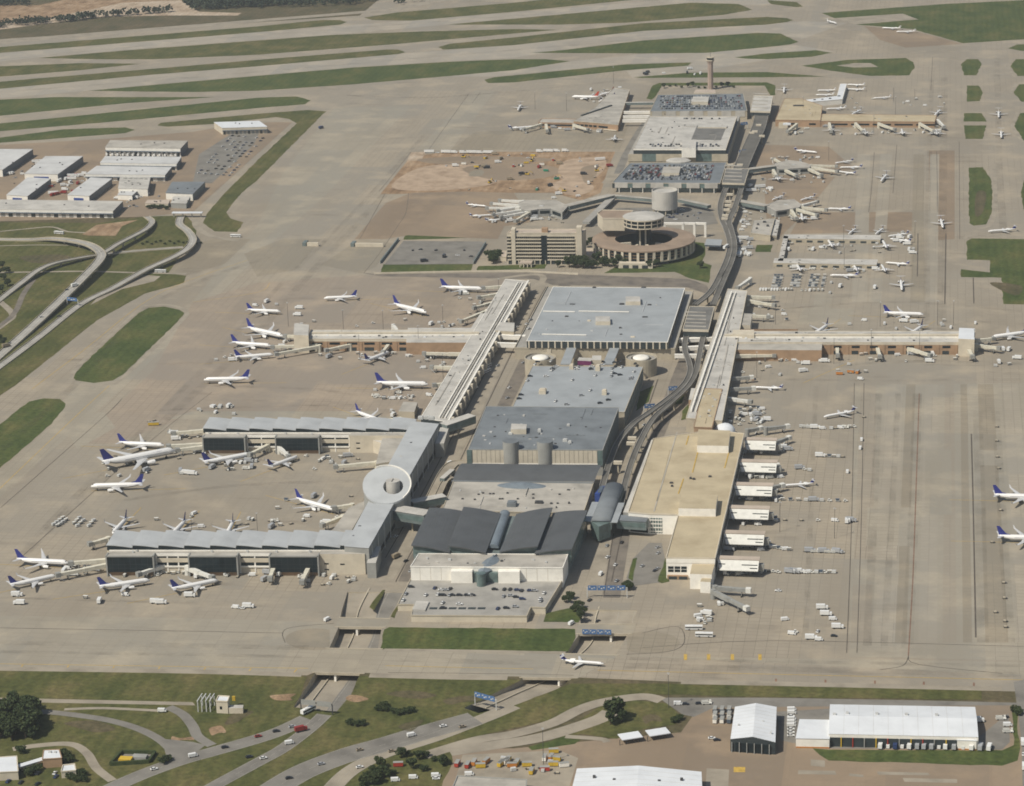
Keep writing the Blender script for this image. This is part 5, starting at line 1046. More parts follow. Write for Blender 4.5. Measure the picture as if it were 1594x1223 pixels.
fw_ = B('white_concourse', 'white L-shaped concourse of the far-right terminal', 'terminal', [(1252, 159), (1311, 154), (1318, 130), (1308, 130), (1303, 149), (1255, 155)], 7, 'wall_white', 'roof_white', parapet=.4)
fw_.units([(1268, 156), (1280, 155), (1292, 154), (1306, 150)], 3, 2.5, 1.2, 'metal_dark')
# ----- round-cornered satellite stations either side
def satellite(lab, roof, H, conn, cw, m='roof_grey', wins=3):
    s_ = B('gate_satellite', lab, 'terminal', roof, H, 'wall_grey', m, parapet=.5, copem='roof_lightgrey')
    for k in range(min(wins, len(roof)-1)): s_.band('window_band', k, .12, .88, H*.35, H*.75, 'glass_dark', .12)
    A, C = G(conn[0], conn[1], H), G(conn[2], conn[3], H); b = MB(); b.beam(A, C, cw, 4.2); b.build('connector', 'wall_teal', s_.t); b = MB(); b.beam(A+Vector((0, 0, .4)), C+Vector((0, 0, .4)), cw+.8, .45); b.build('connector_roof', m, s_.t)
    c = s_.c; s_.unit(sum(p[0] for p in roof)/len(roof), sum(p[1] for p in roof)/len(roof), 5, 3, 1, 'metal_light'); return s_
satellite('left gate satellite with white jet bridges beside the building site', [(812, 325), (826, 327), (838, 325), (858, 324), (875, 330), (884, 320), (865, 311), (818, 311), (807, 315)], 9, (882, 320, 952, 303), 10, 'roof_grey', 5)
skybridge('ramp_road', 'grey elevated ramp road between left satellite and the ring building', (955, 304), (912, 345), 8, 4, 6.5, 'wall_grey', 'deck_concrete', 'ramp')
skybridge('connector', 'long grey connector passing in front of the far car deck', (952, 303), (1020, 309), 6, 4, 7.5, 'wall_teal', 'roof_grey', 'walkway')
skybridge('connector', 'short grey connector right of the tall cylindrical ramp', (1058, 309), (1104, 319), 6, 4, 7.5, 'wall_teal', 'roof_grey', 'walkway')
satellite('upper right gate satellite with jets parked at its tip', [(1211, 262), (1227, 262), (1244, 261), (1260, 260), (1262, 256), (1247, 251), (1227, 249), (1206, 254)], 8, (1164, 263, 1210, 257), 8)
satellite('lower right gate satellite with a jet nosed in', [(1208, 328), (1227, 325), (1244, 322), (1247, 318), (1236, 310), (1211, 311), (1192, 319)], 8, (1150, 312, 1194, 320), 9)
bk_ = B('service_building', 'grey flat service building below the lower right satellite', 'building', [(1168, 362), (1199, 366), (1206, 339), (1173, 342)], 7, 'wall_beige', 'roof_grey'); bk_.units([(1180, 350), (1190, 346), (1195, 352), (1178, 356)], 3, 3, 1.5, 'metal_dark')
for lab, q in (('white covered walkway from the lower right satellite', [(1199, 366), (1209, 367), (1214, 343), (1206, 341)]), ('white covered walkway linking the two thin jet piers', [(1211, 406), (1219, 406), (1227, 368), (1220, 367)]),
               ('upper thin white jet pier with regional jets', [(1218, 371), (1370, 373), (1371, 366), (1222, 365)]), ('lower thin white jet pier with regional jets', [(1204, 409), (1364, 412), (1366, 404), (1206, 402)])):
    s_ = B('covered_walkway', lab, 'walkway', q, 4.6, 'wall_beige', 'roof_lightgrey', base=.1, parapet=0); s_.pipes(22, 'roof_white', len(lab))
    for k in range(9): s_.band('opening', 0, .03+k*.11, .09+k*.11, .6, 2.8, 'panel_dark', .1)
# ================================================================ cargo sheds, top left
def shed(lab, roof, H, m='roof_shed', wall='wall_white', doors=0, blue=False, side='steel_blue', cat='warehouse'):
    s_ = B('warehouse', lab, cat, roof, H, wall, m, parapet=0, group=None)
    a_, b2, n2 = s_.edge(1)
    s_.band('side_cladding', 1, .0, 1, .2, H-.3, side, .15)
    for k in range(doors): s_.band('loading_door', 0, (k+.2)/doors, (k+.75)/doors, .2, H*.5, 'wall_grey' if k % 3 else 'panel_dark', .15)
    if blue: s_.band('blue_panel', 0, .28, .72, H*.25, H*.62, 'blue_paint', .2)
    if doors: s_.band('canopy', 0, 0, 1, H*.55, H*.64, side, 2.2)
    for k in range(3): 
        q = roof[0]; r_ = roof[2]; f_ = rnd.uniform(.2, .8); g_ = rnd.uniform(.3, .7); s_.unit(q[0]*(1-f_)+r_[0]*f_+rnd.uniform(-8, 8), q[1]*(1-g_)+r_[1]*g_, 1.6, 1.6, .8, 'metal_dark', z=H+.2)
    return s_
sheet('yard', L4(-120, 232, 60, 222, 165, 216, 300, 205, 330, 200, 420, 190, 455, 190, 300, 330, 225, 337, -20, 345, -160, 340), .085, 'brown_asphalt', label='brown asphalt cargo yard')
sheet('yard', L4(310, 240, 360, 208, 405, 204, 395, 225, 330, 285, 300, 285), .13, 'asphalt_grey')
shed('warehouse cut by the left edge with pale roof and blue side', [(-45, 262), (4, 264), (51, 232), (-20, 232)], 9)
shed('middle-left pale roofed warehouse with blue door band', [(38, 270), (90, 271), (129, 243), (71, 243)], 9, blue=True)
shed('small pale roofed warehouse with blue door above the long front warehouse', [(10, 303), (43, 305), (79, 278), (43, 276)], 8, blue=True)
shed('pale roofed warehouse with blue door right of the red trailer', [(105, 303), (139, 305), (174, 278), (141, 276)], 8, blue=True)
shed('long grey roofed warehouse with many loading doors at the front of the yard', [(-60, 325), (176, 328), (191, 313), (-40, 310)], 8.5, 'roof_lightgrey', doors=20)
shed('far grey roofed warehouse with a row of white doors', [(164, 229), (281, 231), (292, 219), (172, 218)], 11, 'roof_grey', doors=16)
shed('narrow pale warehouse behind the stepped pair', [(156, 253), (275, 255), (282, 244), (164, 243)], 8, 'roof_shed', doors=10)
shed('narrow pale warehouse, lower of the stepped pair', [(133, 271), (257, 272), (267, 260), (151, 258)], 8, 'roof_shed', doors=8)
s9 = shed('grey plant building with roof vents below the stepped pair', [(184, 293), (230, 294), (234, 276), (187, 275)], 9, 'roof_lightgrey')
s9.units([(195, 279), (203, 279), (211, 279), (219, 279), (227, 280), (195, 286), (205, 286), (215, 286)], 4, 2, 1.6, 'wall_grey')
shed('tiny pale roofed office near the cargo yard gate', [(183, 303), (206, 304), (217, 294), (191, 293)], 6)
shed('grey flat roofed office with teal side at the car lot', [(258, 300), (300, 302), (319, 283), (268, 283)], 8, 'roof_bluegrey', side='wall_teal'); shed('low cream office behind bushes at the yard gate', [(226, 316), (262, 317), (264, 311), (230, 311)], 5, 'roof_pink', 'wall_cream')
shed('small teal-sided office beside the toll canopy', [(266, 316), (290, 317), (296, 306), (270, 306)], 6, 'roof_lightgrey', 'wall_grey', side='wall_teal')
shed('long white roofed warehouse with dock doors at the top of the car lot', [(346, 199), (416, 197), (403, 188), (333, 190)], 9, 'roof_white', 'wall_cream', doors=11)
tc = thing('toll_canopy', 'white flat canopy across the cargo yard road', 'canopy', tuple(G(291, 334))); A, C = G(268, 330, 6), G(315, 330, 6); b = MB(); b.beam(A, C, 6, .9); b.build('roof', 'roof_white', tc)
for u in (.05, .35, .65, .95): p = A.lerp(C, u); MB().box((p.x, p.y, 0), (.9, .9, 5.2)).build('post', 'wall_grey', tc)
# ================================================================ hangars bottom right and small buildings
def gable(lab, fl_, fr_, br, bl, H, rise, wall='wall_white', roofm='roof_white', axis='y'):
    P = [G(x, y, H) for x, y in (fl_, fr_, br, bl)]; c = sum(P, Vector())/4; t = thing('hangar', lab, 'hangar', (c.x, c.y, 0))
    MB().prism([(p.x, p.y) for p in P], 0, H-.05, 0, False, False).build('wall', wall, t)
    up_ = Vector((0, 0, rise)); th = Vector((0, 0, -.35))
    if axis == 'y': R1, R2 = (P[0]+P[1])/2+up_, (P[3]+P[2])/2+up_; L = ([P[0], R1, R2, P[3]], [R1, P[1], P[2], R2]); gab = ((P[0], P[1], R1), (P[2], P[3], R2))
    else: R1, R2 = (P[0]+P[3])/2+up_, (P[1]+P[2])/2+up_; L = ([P[0], P[1], R2, R1], [R1, R2, P[2], P[3]]); gab = ((P[3], P[0], R1), (P[1], P[2], R2))
    for q in L:
        b = MB(); b.face(q); b.face([v+th for v in q[::-1]])
        for i in range(4): b.face([q[i]+th, q[(i+1) % 4]+th, q[(i+1) % 4], q[i]])
        sl_ = b.build('roof_slope', roofm, t)
        for k in range(1, 10):
            u = k/10; s1, s2 = (q[0].lerp(q[1], u), q[3].lerp(q[2], u)) if axis == 'x' else (q[0].lerp(q[3], u), q[1].lerp(q[2], u))
            g = MB(); g.beam(s1+Vector((0, 0, .05)), s2+Vector((0, 0, .05)), .12, .1); g.build('seam', 'roof_lightgrey', sl_)
    b = MB()
    for g in gab: b.face(g)
    b.build('gable', wall, t); return t, P
h1, P = gable('white gabled hangar with open dark front', (1137, 1150), (1207, 1155), (1209, 1100), (1144, 1100), 8.5, 2.6, 'panel_dark')
A, C = P[0], P[1]; b = MB(); b.beam((A.x+3, A.y-.1, 6.4), (C.x-3, C.y-.1, 6.4), .4, 6.3); b.build('front_shade_panel', 'glass_dark', h1)  # dark panel stands in for the shade inside the open front
for q in range(6): MB().box((A.x+(C.x-A.x)*(q+.2)/6, A.y+(C.y-A.y)*(q+.2)/6-1, 0), (.5, .5, 7)).build('post', 'wall_grey', h1)
for x, y in ((1150, 1130), (1188, 1125), (1200, 1142)): p = G(x, y, 9); MB().box((p.x, p.y, 9), (1, 1, 1.5)).build('vent', 'metal_light', h1)
h2, P = gable('long white roofed hangar with red and yellow door posts', (1290, 1142), (1523, 1147), (1518, 1100), (1292, 1096), 8.5, 2.2, 'wall_white', axis='x')
A, C = P[0], P[1]
for k in range(11):
    p, q = A.lerp(C, .01+k*.078), A.lerp(C, .08+k*.078); b = MB(); b.beam((p.x, p.y-.1, 6.2), (q.x, q.y-.1, 6.2), .4, 6); b.build('bay_door', 'panel_dark', h2)
    MB().box((q.x+.4, q.y-.6, 0), (.6, .6, 6.4)).build('post', ('yellow_paint', 'red_paint', 'wall_grey')[k % 3], h2)
for x, y in ((1319, 1110), (1365, 1111), (1411, 1112), (1458, 1113), (1299, 1112)):
    p = G(x, y, 10.5); MB().box((p.x, p.y, 9.4), (2, 2, 2)).build('roof_vent', 'metal_light', h2)
def low(name, lab, roof, H, wall, m, **k): return B(name, lab, 'building', roof, H, wall, m, **k)
an = low('hangar_annex', 'low white annex at the left end of the long hangar', [(1239, 1149), (1291, 1150), (1292, 1121), (1245, 1120)], 6.5, 'wall_white', 'roof_white', parapet=0); an.band('orange_base', 0, 0, 1, .2, 1.0, 'orange_paint', .1)
an = low('hangar_annex', 'low white annex at the right end of the long hangar', [(1490, 1152), (1520, 1153), (1519, 1146), (1492, 1145)], 6.5, 'wall_white', 'roof_white', parapet=0); an.band('orange_base', 0, 0, 1, .2, 1.0, 'orange_paint', .1)
h3, P = gable('large white roofed hangar cut by the bottom edge', (880, 1268), (1095, 1272), (1092, 1201), (898, 1196), 9, 3, 'wall_white', axis='y')
for x, y in ((925, 1209), (956, 1214), (1026, 1216), (1061, 1213)): p = G(x, y, 10.5); MB().box((p.x, p.y, 9.8), (1.6, 1.6, 1.6)).build('roof_vent', 'metal_dark', h3)
for i, (x, y) in enumerate(((981, 1145), (1024, 1139))):
    A = G(x-16, y+2, 4); C = G(x+16, y-3, 4); t = thing('open_shelter', ('left' if i == 0 else 'right')+' white roofed open shelter beside the grassy island', 'shelter', (A.x, A.y, 0), 0, 'open shelters'); b = MB(); b.beam(A, C, 9, .5); b.build('roof', 'roof_white', t)
    for u in (.03, .35, .65, .97):
        p = A.lerp(C, u); MB().box((p.x, p.y-3.8, 0), (.4, .4, 3.6)).build('post', 'metal_dark', t); MB().box((p.x, p.y+3.8, 0), (.4, .4, 3.6)).build('post', 'metal_dark', t)
low('grey_hut', 'grey roofed building cut by the bottom edge beside the storage yard', [(700, 1236), (818, 1238), (820, 1213), (712, 1207)], 6, 'wall_grey', 'roof_grey')
# house in the lower left corner
hs = low('pale_house', 'pale flat roofed house in the lower left corner', [(-40, 1203), (28, 1200), (26, 1176), (-30, 1180)], 6, 'wall_cream', 'roof_white', parapet=.5)
hs2 = low('pale_pavilion', 'square pale pavilion near the lower left house', [(66, 1181), (96, 1179), (92, 1166), (68, 1167)], 6.5, 'wall_tan', 'roof_white', parapet=.5); hs2.units([(78, 1172), (86, 1172)], 2, 2, 1, 'metal_light')
skybridge('covered_path', 'white covered path between the lower left house and the pavilion', (28, 1192), (68, 1180), 4, 2.6, 4, 'wall_cream', 'roof_white', 'walkway', None, None, 3)
low('white_hut', 'small white hut right of the pavilion in the lower left', [(95, 1200), (118, 1198), (116, 1188), (98, 1190)], 5, 'wall_cream', 'roof_white')
# substation
sb = low('substation_building', 'small pale two-storey control building at the substation', [(336, 1090), (354, 1091), (357, 1083), (340, 1082)], 9, 'wall_cream', 'roof_white'); sb.block([(356, 1102), (378, 1102), (379, 1097), (358, 1097)], 0, 4, 'wall_cream', 'roof_lightgrey', 'yard_wall')
sb.band('window', 0, .3, .5, 3, 5, 'glass_dark'); p = G(366, 1097, 0); MB().box((p.x, p.y-2, 4), (2, 1, 3)).build('yellow_tank', 'yellow_paint', sb.t)
for i, x in enumerate((312, 318, 325, 331)):
    p = G(x, 1103, 0); t = thing('steel_gantry', 'grey steel switchyard gantry left of the substation building', 'gantry', tuple(p), 0, 'switchyard gantries'); 
    for dy in (-5, 5): MB().box((p.x, p.y+dy, 0), (.6, .6, 8)).build('post', 'metal_light', t)
    b = MB(); b.beam((p.x, p.y-6, 8.2), (p.x, p.y+6, 8.2), .6, .7); b.build('crossbar', 'metal_light', t)
# walled equipment pen
pen = thing('walled_pen', 'dark hedged pen with yellow equipment beside the loop road', 'pen', tuple(G(205, 1185)))
Q = [G(x, y) for x, y in ((172, 1192), (232, 1188), (242, 1174), (190, 1173))]
for i in range(4): b = MB(); b.beam(Q[i]+Vector((0, 0, 2.6)), Q[(i+1) % 4]+Vector((0, 0, 2.6)), 1.4, 2.6); b.build('hedge_wall', 'leaf', pen)
MB().prism([(q.x, q.y) for q in Q], .15, .28).build('floor', 'asphalt_grey', pen); p = G(196, 1185); MB().box((p.x, p.y, .28), (8, 5, 2.2)).build('machine', 'yellow_paint', pen); p = G(218, 1181); MB().box((p.x, p.y, .28), (9, 5, 2)).build('machine', 'wall_grey', pen)
# ================================================================ flyovers on the left
viaduct('flyover', 'long curved concrete flyover on tall piers at the left edge', [(-40, 372, .3), (38, 373, .6), (75, 371, 3), (105, 373, 5.5), (138, 380, 7), (156, 392, 8), (155, 404, 8.2), (136, 425, 7.5), (108, 453, 6), (63, 496, 3.2), (10, 544, .8), (-40, 588, .3)], 10, 'deck_concrete', 'wall_beige', 26, 1.4, 'flyover', 'ramp flyovers on the left', 1.8, True)
viaduct('flyover', 'thin flyover ramp rising towards the cargo yard', [(158, 395, 7.5), (170, 388, 7.3), (186, 378, 7), (221, 360, 6), (234, 350, 4), (236, 343, 2), (228, 337, .4)], 7, 'deck_concrete', 'wall_beige', 24, 1.2, 'flyover', 'ramp flyovers on the left', 1.6)
viaduct('flyover', 'low flyover ramp sweeping under the long flyover', [(-30, 490, .3), (0, 466, .5), (33, 440, 2.5), (58, 421, 5), (83, 410, 5.2), (120, 402, 3.6), (150, 397, 2), (175, 394, .8), (230, 389, .35), (285, 385, .3)], 7.5, 'deck_concrete', 'wall_beige', 24, 1.2, 'flyover', 'ramp flyovers on the left', 1.6)
viaduct('flyover', 'S-curved flyover from the toll canopy to the taxiway edge', [(282, 336, .4), (279, 348, 1.5), (292, 359, 4.5), (300, 373, 6), (290, 388, 6.2), (263, 403, 5.5), (226, 420, 4.2), (176, 448, 1.6), (125, 474, .4), (60, 525, .3), (0, 570, .3), (-50, 606, .3)], 8.5, 'deck_concrete', 'wall_beige', 26, 1.2, 'flyover', 'ramp flyovers on the left', 1.6, True)
road('road', [(304, 340), (306, 352), (318, 362), (340, 370), (372, 374)], 8, 'road_concrete', .2, False); road('road', [(0, 469), (20, 490), (5, 505), (-30, 530)], 7, 'road_concrete', .2, False); road('road', [(52, 435), (36, 458), (20, 490), (-20, 520)], 6, 'asphalt', .22, False)
road('road', [(-20, 424), (60, 423), (130, 422), (210, 424), (290, 426)], 5, 'road_concrete', .19, False); road('road', [(-20, 362), (40, 356), (80, 353), (105, 360), (135, 362)], 4, 'road_concrete', .19, False); road('road', [(-20, 383), (60, 381), (150, 382)], 3, 'road_concrete', .2, False)
sheet('path', L4(128, 365, 150, 350, 215, 342, 190, 352, 180, 367, 140, 367), .21, 'dirt')
sheet('road', L4(160, 455, 215, 427, 250, 430, 240, 438, 190, 450, 140, 475), .2, 'road_concrete')

viaduct('curved_ramp', 'curved concrete ramp sweeping round the vault to the left terminal road', [(722, 720, 9), (706, 722, 9), (694, 734, 8), (684, 752, 6), (672, 776, 2), (662, 792, .5)], 10, 'road_concrete', 'wall_beige', 20, 1.2, 'ramp')
viaduct('curved_ramp', 'shorter ramp dropping from the vault beside the curved ramp', [(706, 742, 8), (694, 748, 7.5), (686, 762, 6), (680, 776, 4), (672, 796, .8)], 5, 'road_concrete', 'wall_beige', 20, 1.2, 'ramp')
d2.pipes(22, 'roof_grey', 15); fl.pipes(14, 'roof_lightgrey', 16); ft.pipes(10, 'roof_tan', 17); fq.pipes(16, 'roof_tan', 18)
# ================================================================ aircraft
def loft(st, n=14, cz=None):
    """rings across the local y axis (nose towards +y): (y, half width, z centre, half height)"""
    return [[(w*math.cos(2*math.pi*k/n), y, z+h*math.sin(2*math.pi*k/n)) for k in range(n)] for y, w, z, h in st]
def slab(b, root, tip, tr, tt, mi=0, vert=False):
    """tapered wing: root/tip = (x, y_lead, z, chord)"""
    def sec(p, t):
        x, y, z, c = p; q = [(0, 0), (.3, .5), (1, 0), (.4, -.5)]
        return [((x+t*v, y-c*u, z) if vert else (x, y-c*u, z+t*v)) for u, v in q]
    A, C = sec(root, tr), sec(tip, tt)
    return b.tube([A, C], mi)
PROTO = {}
def make_proto(kind):
    L = {'narrow': 39.5, 'wide': 63.7, 'regional': 29.9}[kind]; P = {}
    if kind == 'regional':
        r = 1.15; z0 = 2.4
        st = [(15, .05, z0-.25, .05), (14.5, .5, z0-.2, .45), (13.3, .95, z0-.05, .9), (11.5, r, z0, r), (-6, r, z0, r), (-10, .95, z0+.25, .9), (-13, .5, z0+.6, .5), (-14.9, .12, z0+.85, .14)]
    elif kind == 'narrow':
        r = 1.9; z0 = 3.9
        st = [(19.7, .08, z0-.5, .08), (19.1, .75, z0-.4, .7), (17.6, 1.45, z0-.1, 1.45), (15.5, r, z0, 2.0), (-8, r, z0, 2.0), (-13, 1.6, z0+.35, 1.6), (-17, .9, z0+.9, .95), (-19.7, .2, z0+1.3, .3)]
    else:
        r = 3.1; z0 = 6.0
        st = [(31.8, .1, z0-.9, .1), (30.8, 1.3, z0-.7, 1.2), (28.4, 2.4, z0-.2, 2.4), (25, r, z0, r), (-13, r, z0, r), (-21, 2.5, z0+.6, 2.5), (-28, 1.3, z0+1.6, 1.4), (-31.8, .25, z0+2.3, .35)]
    b = MB(); b.tube(loft(st))
    for i, f in enumerate(b.f):
        zc = sum(b.v[k][2] for k in f)/len(f); yc = sum(b.v[k][1] for k in f)/len(f); lim = z0-r*.35+(max(0, -yc-L*.2)*.12)
        b.m[i] = 1 if zc < lim else 0
    me = b.mesh('fuselage', ['plane_white', 'plane_grey'], True); P['fuselage'] = me
    g = MB(); yw = st[2][0]; zz = st[2][2]
    for s_ in (1, -1): g.face([(s_*.08*r, yw+.75*(r/1.9), zz+.62*r), (s_*.55*r, yw+.2*(r/1.9), zz+.5*r), (s_*.62*r, yw-.1*(r/1.9), zz+.72*r), (s_*.08*r, yw+.25*(r/1.9), zz+.92*r)][::s_])
    P['cockpit_window'] = g.mesh('cockpit_window', 'jet_glass')
    g = MB()
    for s_ in (1, -1):
        x = s_*(r*1.003)*math.cos(.18); z = z0+r*math.sin(.18)
        g.face([(x, st[3][0]-1, z-.2), (x, st[4][0], z-.2), (x*.995, st[4][0], z+.2), (x*.995, st[3][0]-1, z+.2)][::s_])
    P['window_row'] = g.mesh('window_row', 'plane_grey')
    k = r/1.9
    for s_, nm in ((1, 'wing'), (-1, 'wing_')):
        b = MB()
        if kind == 'regional':
            slab(b, (s_*.3, .8, 1.6, 4.0), (s_*10, -4.2, 2.1, 1.1), .5, .16)
        else:
            slab(b, (s_*.5, 5.2*k, z0-1.15*k, 7.2*k), (s_*6*k, 0.8*k, z0-.75*k, 4.1*k), .9*k, .5*k); slab(b, (s_*6*k, .8*k, z0-.75*k, 4.1*k), (s_*(17 if kind == 'narrow' else 18.6)*k, (-6 if kind == 'narrow' else -9)*k, z0+.4*k, 1.6*k), .5*k, .2*k)
            if kind == 'narrow': slab(b, (s_*17, -6.2, z0+.4, 1.5), (s_*17.9, -7.6, z0+2.6, .6), .2, .1)
        P[nm] = b.mesh('wing', 'plane_wing')
        b = MB()
        if kind == 'regional': slab(b, (s_*.05, -12.6, 6.1, 2.2), (s_*3.7, -14.2, 6.1, 1.2), .25, .1)
        elif kind == 'narrow': slab(b, (s_*.4, -15, z0+1.1, 4.2), (s_*7.1, -18.8, z0+1.7, 1.7), .4, .15)
        else: slab(b, (s_*.5, -24.5, z0+1.6, 6.6), (s_*10.7, -30, z0+2.6, 2.6), .6, .2)
        P['stabiliser' if s_ == 1 else 'stabiliser_'] = b.mesh('stabiliser', 'plane_wing')
        b = MB(); n = 10
        if kind == 'regional': ex, y0, y1, ez, er = s_*2.0, -5.4, -9.2, z0+.55, .78
        elif kind == 'narrow': ex, y0, y1, ez, er = s_*4.9, 6.2, 2.0, z0-2.15, 1.05
        else: ex, y0, y1, ez, er = s_*9.6, 10.0, 3.0, z0-3.3, 1.95
        rg = [[(ex+q*math.cos(2*math.pi*j/n), y, ez+q*math.sin(2*math.pi*j/n)) for j in range(n)] for y, q in ((y0, er*.9), (y0-.3*er, er), (y0*.5+y1*.5, er), (y1, er*.62))]
        b.tube(rg, 0, False); b.face([rg[0][j] for j in range(n-1, -1, -1)], 1); b.face(rg[-1], 1)
        if kind != 'regional': b.beam((ex, y0-1*k, z0-.7*k), (ex, y1-1.5*k, z0-.7*k), .3*k, 1.0*k)
        else: b.beam((s_*.8, y0-1, ez+.15), (s_*1.7, y0-1.6, ez+.15), 1.6, .3)
        P['engine' if s_ == 1 else 'engine_'] = b.mesh('engine', ['plane_white', 'jet_glass'], False)
    b = MB()
    if kind == 'regional': slab(b, (0, -10.6, z0+.7, 4.2), (0, -13.4, 6.2, 2.6), .35, .25, 0, True)
    elif kind == 'narrow': slab(b, (0, -12.6, z0+1.4, 6.2), (0, -18.6, z0+8.4, 2.2), .45, .2, 0, True); slab(b, (0, -9.5, z0+1.7, 5), (0, -14.0, z0+2.9, 2.4), .2, .2, 0, True)
    else: slab(b, (0, -20.6, z0+2.2, 9.6), (0, -29.6, z0+12.4, 3.6), .7, .3, 0, True)
    P['fin'] = b.mesh('fin', 'tail_blue')
    for nm, m in (('fin_white', 'plane_white'), ('fin_red', 'tail_red'), ('fin_gold', 'tail_gold')):
        me = P['fin'].copy(); me.materials.clear(); me.materials.append(M(m)); P[nm] = me
    b = MB()
    for x, y in ((0, L*.37), (r*1.3, -L*.03), (-r*1.3, -L*.03)):
        b.box((x, y, .4*k), (.25*k, .3*k, z0-1.2*k)); b.cyl((x, y), .0, 0, 0, 3) if False else None
        b.box((x, y, 0), (.9*k, 1.0*k, .95*k))
    P['landing_gear'] = b.mesh('landing_gear', 'tyre')
    PROTO[kind] = (L, P)
for kd in ('narrow', 'wide', 'regional'): make_proto(kd)
def plane(nose, tail, label, kind='narrow', fin='fin', group=None, text=None):
    zf = {'narrow': 3.9, 'wide': 6, 'regional': 2.4}[kind]
    a, b = G(*nose, zf), G(*tail, zf); d = a-b; L, P = PROTO[kind]
    Lm = d.length; sc = max(.84, min(1.2, Lm/L)); c = (a+b)/2; rz = math.atan2(d.y, d.x)-math.pi/2
    t = thing('airliner' if kind != 'regional' else 'regional_jet', label, 'airplane', (c.x, c.y, .2), rz, group); t.scale = (sc,)*3
    for nm, me in P.items():
        if nm.startswith('fin') and nm != fin: continue
        o = link(nm.split('_white')[0].split('_red')[0].split('_gold')[0].rstrip('_'), me, t)
    if kind != 'regional':
        q = d.normalized(); f_ = Vector((a.x, a.y, .13)); g_ = Vector((b.x, b.y, .13)); g_ = g_-Vector((q.x, q.y, 0))*34; struct(ribbon_mb([f_, g_], .45).build('lead_in_line', 'line_yellow'))
    if text:
        for s_ in (1, -1):
            cu = bpy.data.curves.new('lettering', 'FONT'); cu.body = text; cu.size = 2.6; cu.extrude = .02; cu.align_x = 'CENTER'
            o = bpy.data.objects.new('lettering', cu); me = bpy.data.meshes.new_from_object(o); me.materials.append(M('tail_blue')); bpy.data.objects.remove(o)
            q = link('lettering', me, t, (s_*2.9, 15, 6.5)); q.rotation_euler = (R(68), 0, s_*math.pi/2)
    return t
gN, gE = 'parked white airliners with blue tails', 'parked white regional jets'
for nz, tl, lab in (
 ((437, 484), (385, 482), 'white airliner with blue tail, farthest of four at the left pier tip'), ((441, 524), (385, 512), 'white airliner nosed in to the cream tower at the left pier tip'),
 ((422, 538), (361, 534), 'white airliner with blue tail, third from the far end at the left pier tip'), ((426, 551), (366, 556), 'white airliner with blue tail, nearest of four at the left pier tip'),
 ((317, 591), (388, 590), 'white airliner facing left alone on the open left apron'), ((505, 463), (554, 461), 'white airliner facing left, alone on the upper left apron'),
 ((664, 487), (613, 475), 'white airliner pointing down-right on the upper left apron'), ((752, 450), (687, 448), 'white airliner with blue tail at the far end of the finned concourse'),
 ((606, 547), (568, 562), 'airliner pointing at the left pier from its near side'), ((672, 599), (581, 598), 'long white airliner with blue tail just above the second saw-tooth wing'),
 ((592, 654), (554, 640), 'airliner half hidden behind the second saw-tooth wing'), ((256, 693), (185, 690), 'white airliner with blue tail behind the large wide-body'),
 ((391, 707), (316, 721), 'white airliner nosed in under the first glass box of the second wing'), ((459, 711), (421, 725), 'airliner seen from behind below the second wing'),
 ((141, 757), (223, 755), 'white airliner facing left below the large wide-body'), ((519, 793), (461, 777), 'white airliner pointing down-right left of the round hub'),
 ((176, 828), (197, 806), 'airliner seen tail-on behind the left end of the near wing'), ((268, 830), (287, 811), 'airliner seen tail-on behind the middle of the near wing'), ((352, 832), (362, 813), 'airliner seen tail-on behind the right half of the near wing'),
 ((107, 876), (26, 872), 'white airliner left of the near wing, upper of two'), ((88, 895), (15, 911), 'white airliner left of the near wing, lower of two'),
 ((234, 902), (154, 914), 'white airliner in front of the first glass box of the near wing'), ((340, 902), (267, 917), 'white airliner in front of the second glass box of the near wing'),
 ((1438, 489), (1376, 487), 'white airliner with blue tail taxiing behind the right pier'), ((1543, 525), (1602, 517), 'white airliner off the tip of the right pier'),
 ((1269, 518), (1289, 504), 'airliner tail-on behind the left half of the right pier'), ((1417, 519), (1435, 507), 'airliner tail-on behind the right half of the right pier'),
 ((1632, 774), (1547, 772), 'white airliner cut by the right edge, upper of two'), ((1640, 838), (1553, 836), 'white airliner cut by the right edge, lower of two')):
    plane(nz, tl, lab, 'narrow', 'fin' if not lab.startswith('airliner') else 'fin', gN)
plane((273, 700), (159, 722), 'large wide-body airliner with blue tail, biggest on the left apron', 'wide', 'fin', None, 'UNITED')
for nz, tl, lab in (((890, 150), (932, 151), 'white airliner with red tail beside the far-left terminal'), ((932, 157), (957, 151), 'airliner nearest the far-left terminal roof'), ((932, 148), (955, 142), 'airliner behind the red-tailed one at the far-left terminal')):
    plane(nz, tl, lab, 'narrow', 'fin_red' if 'red' in lab[:32] else 'fin', 'airliners at the far-left terminal')
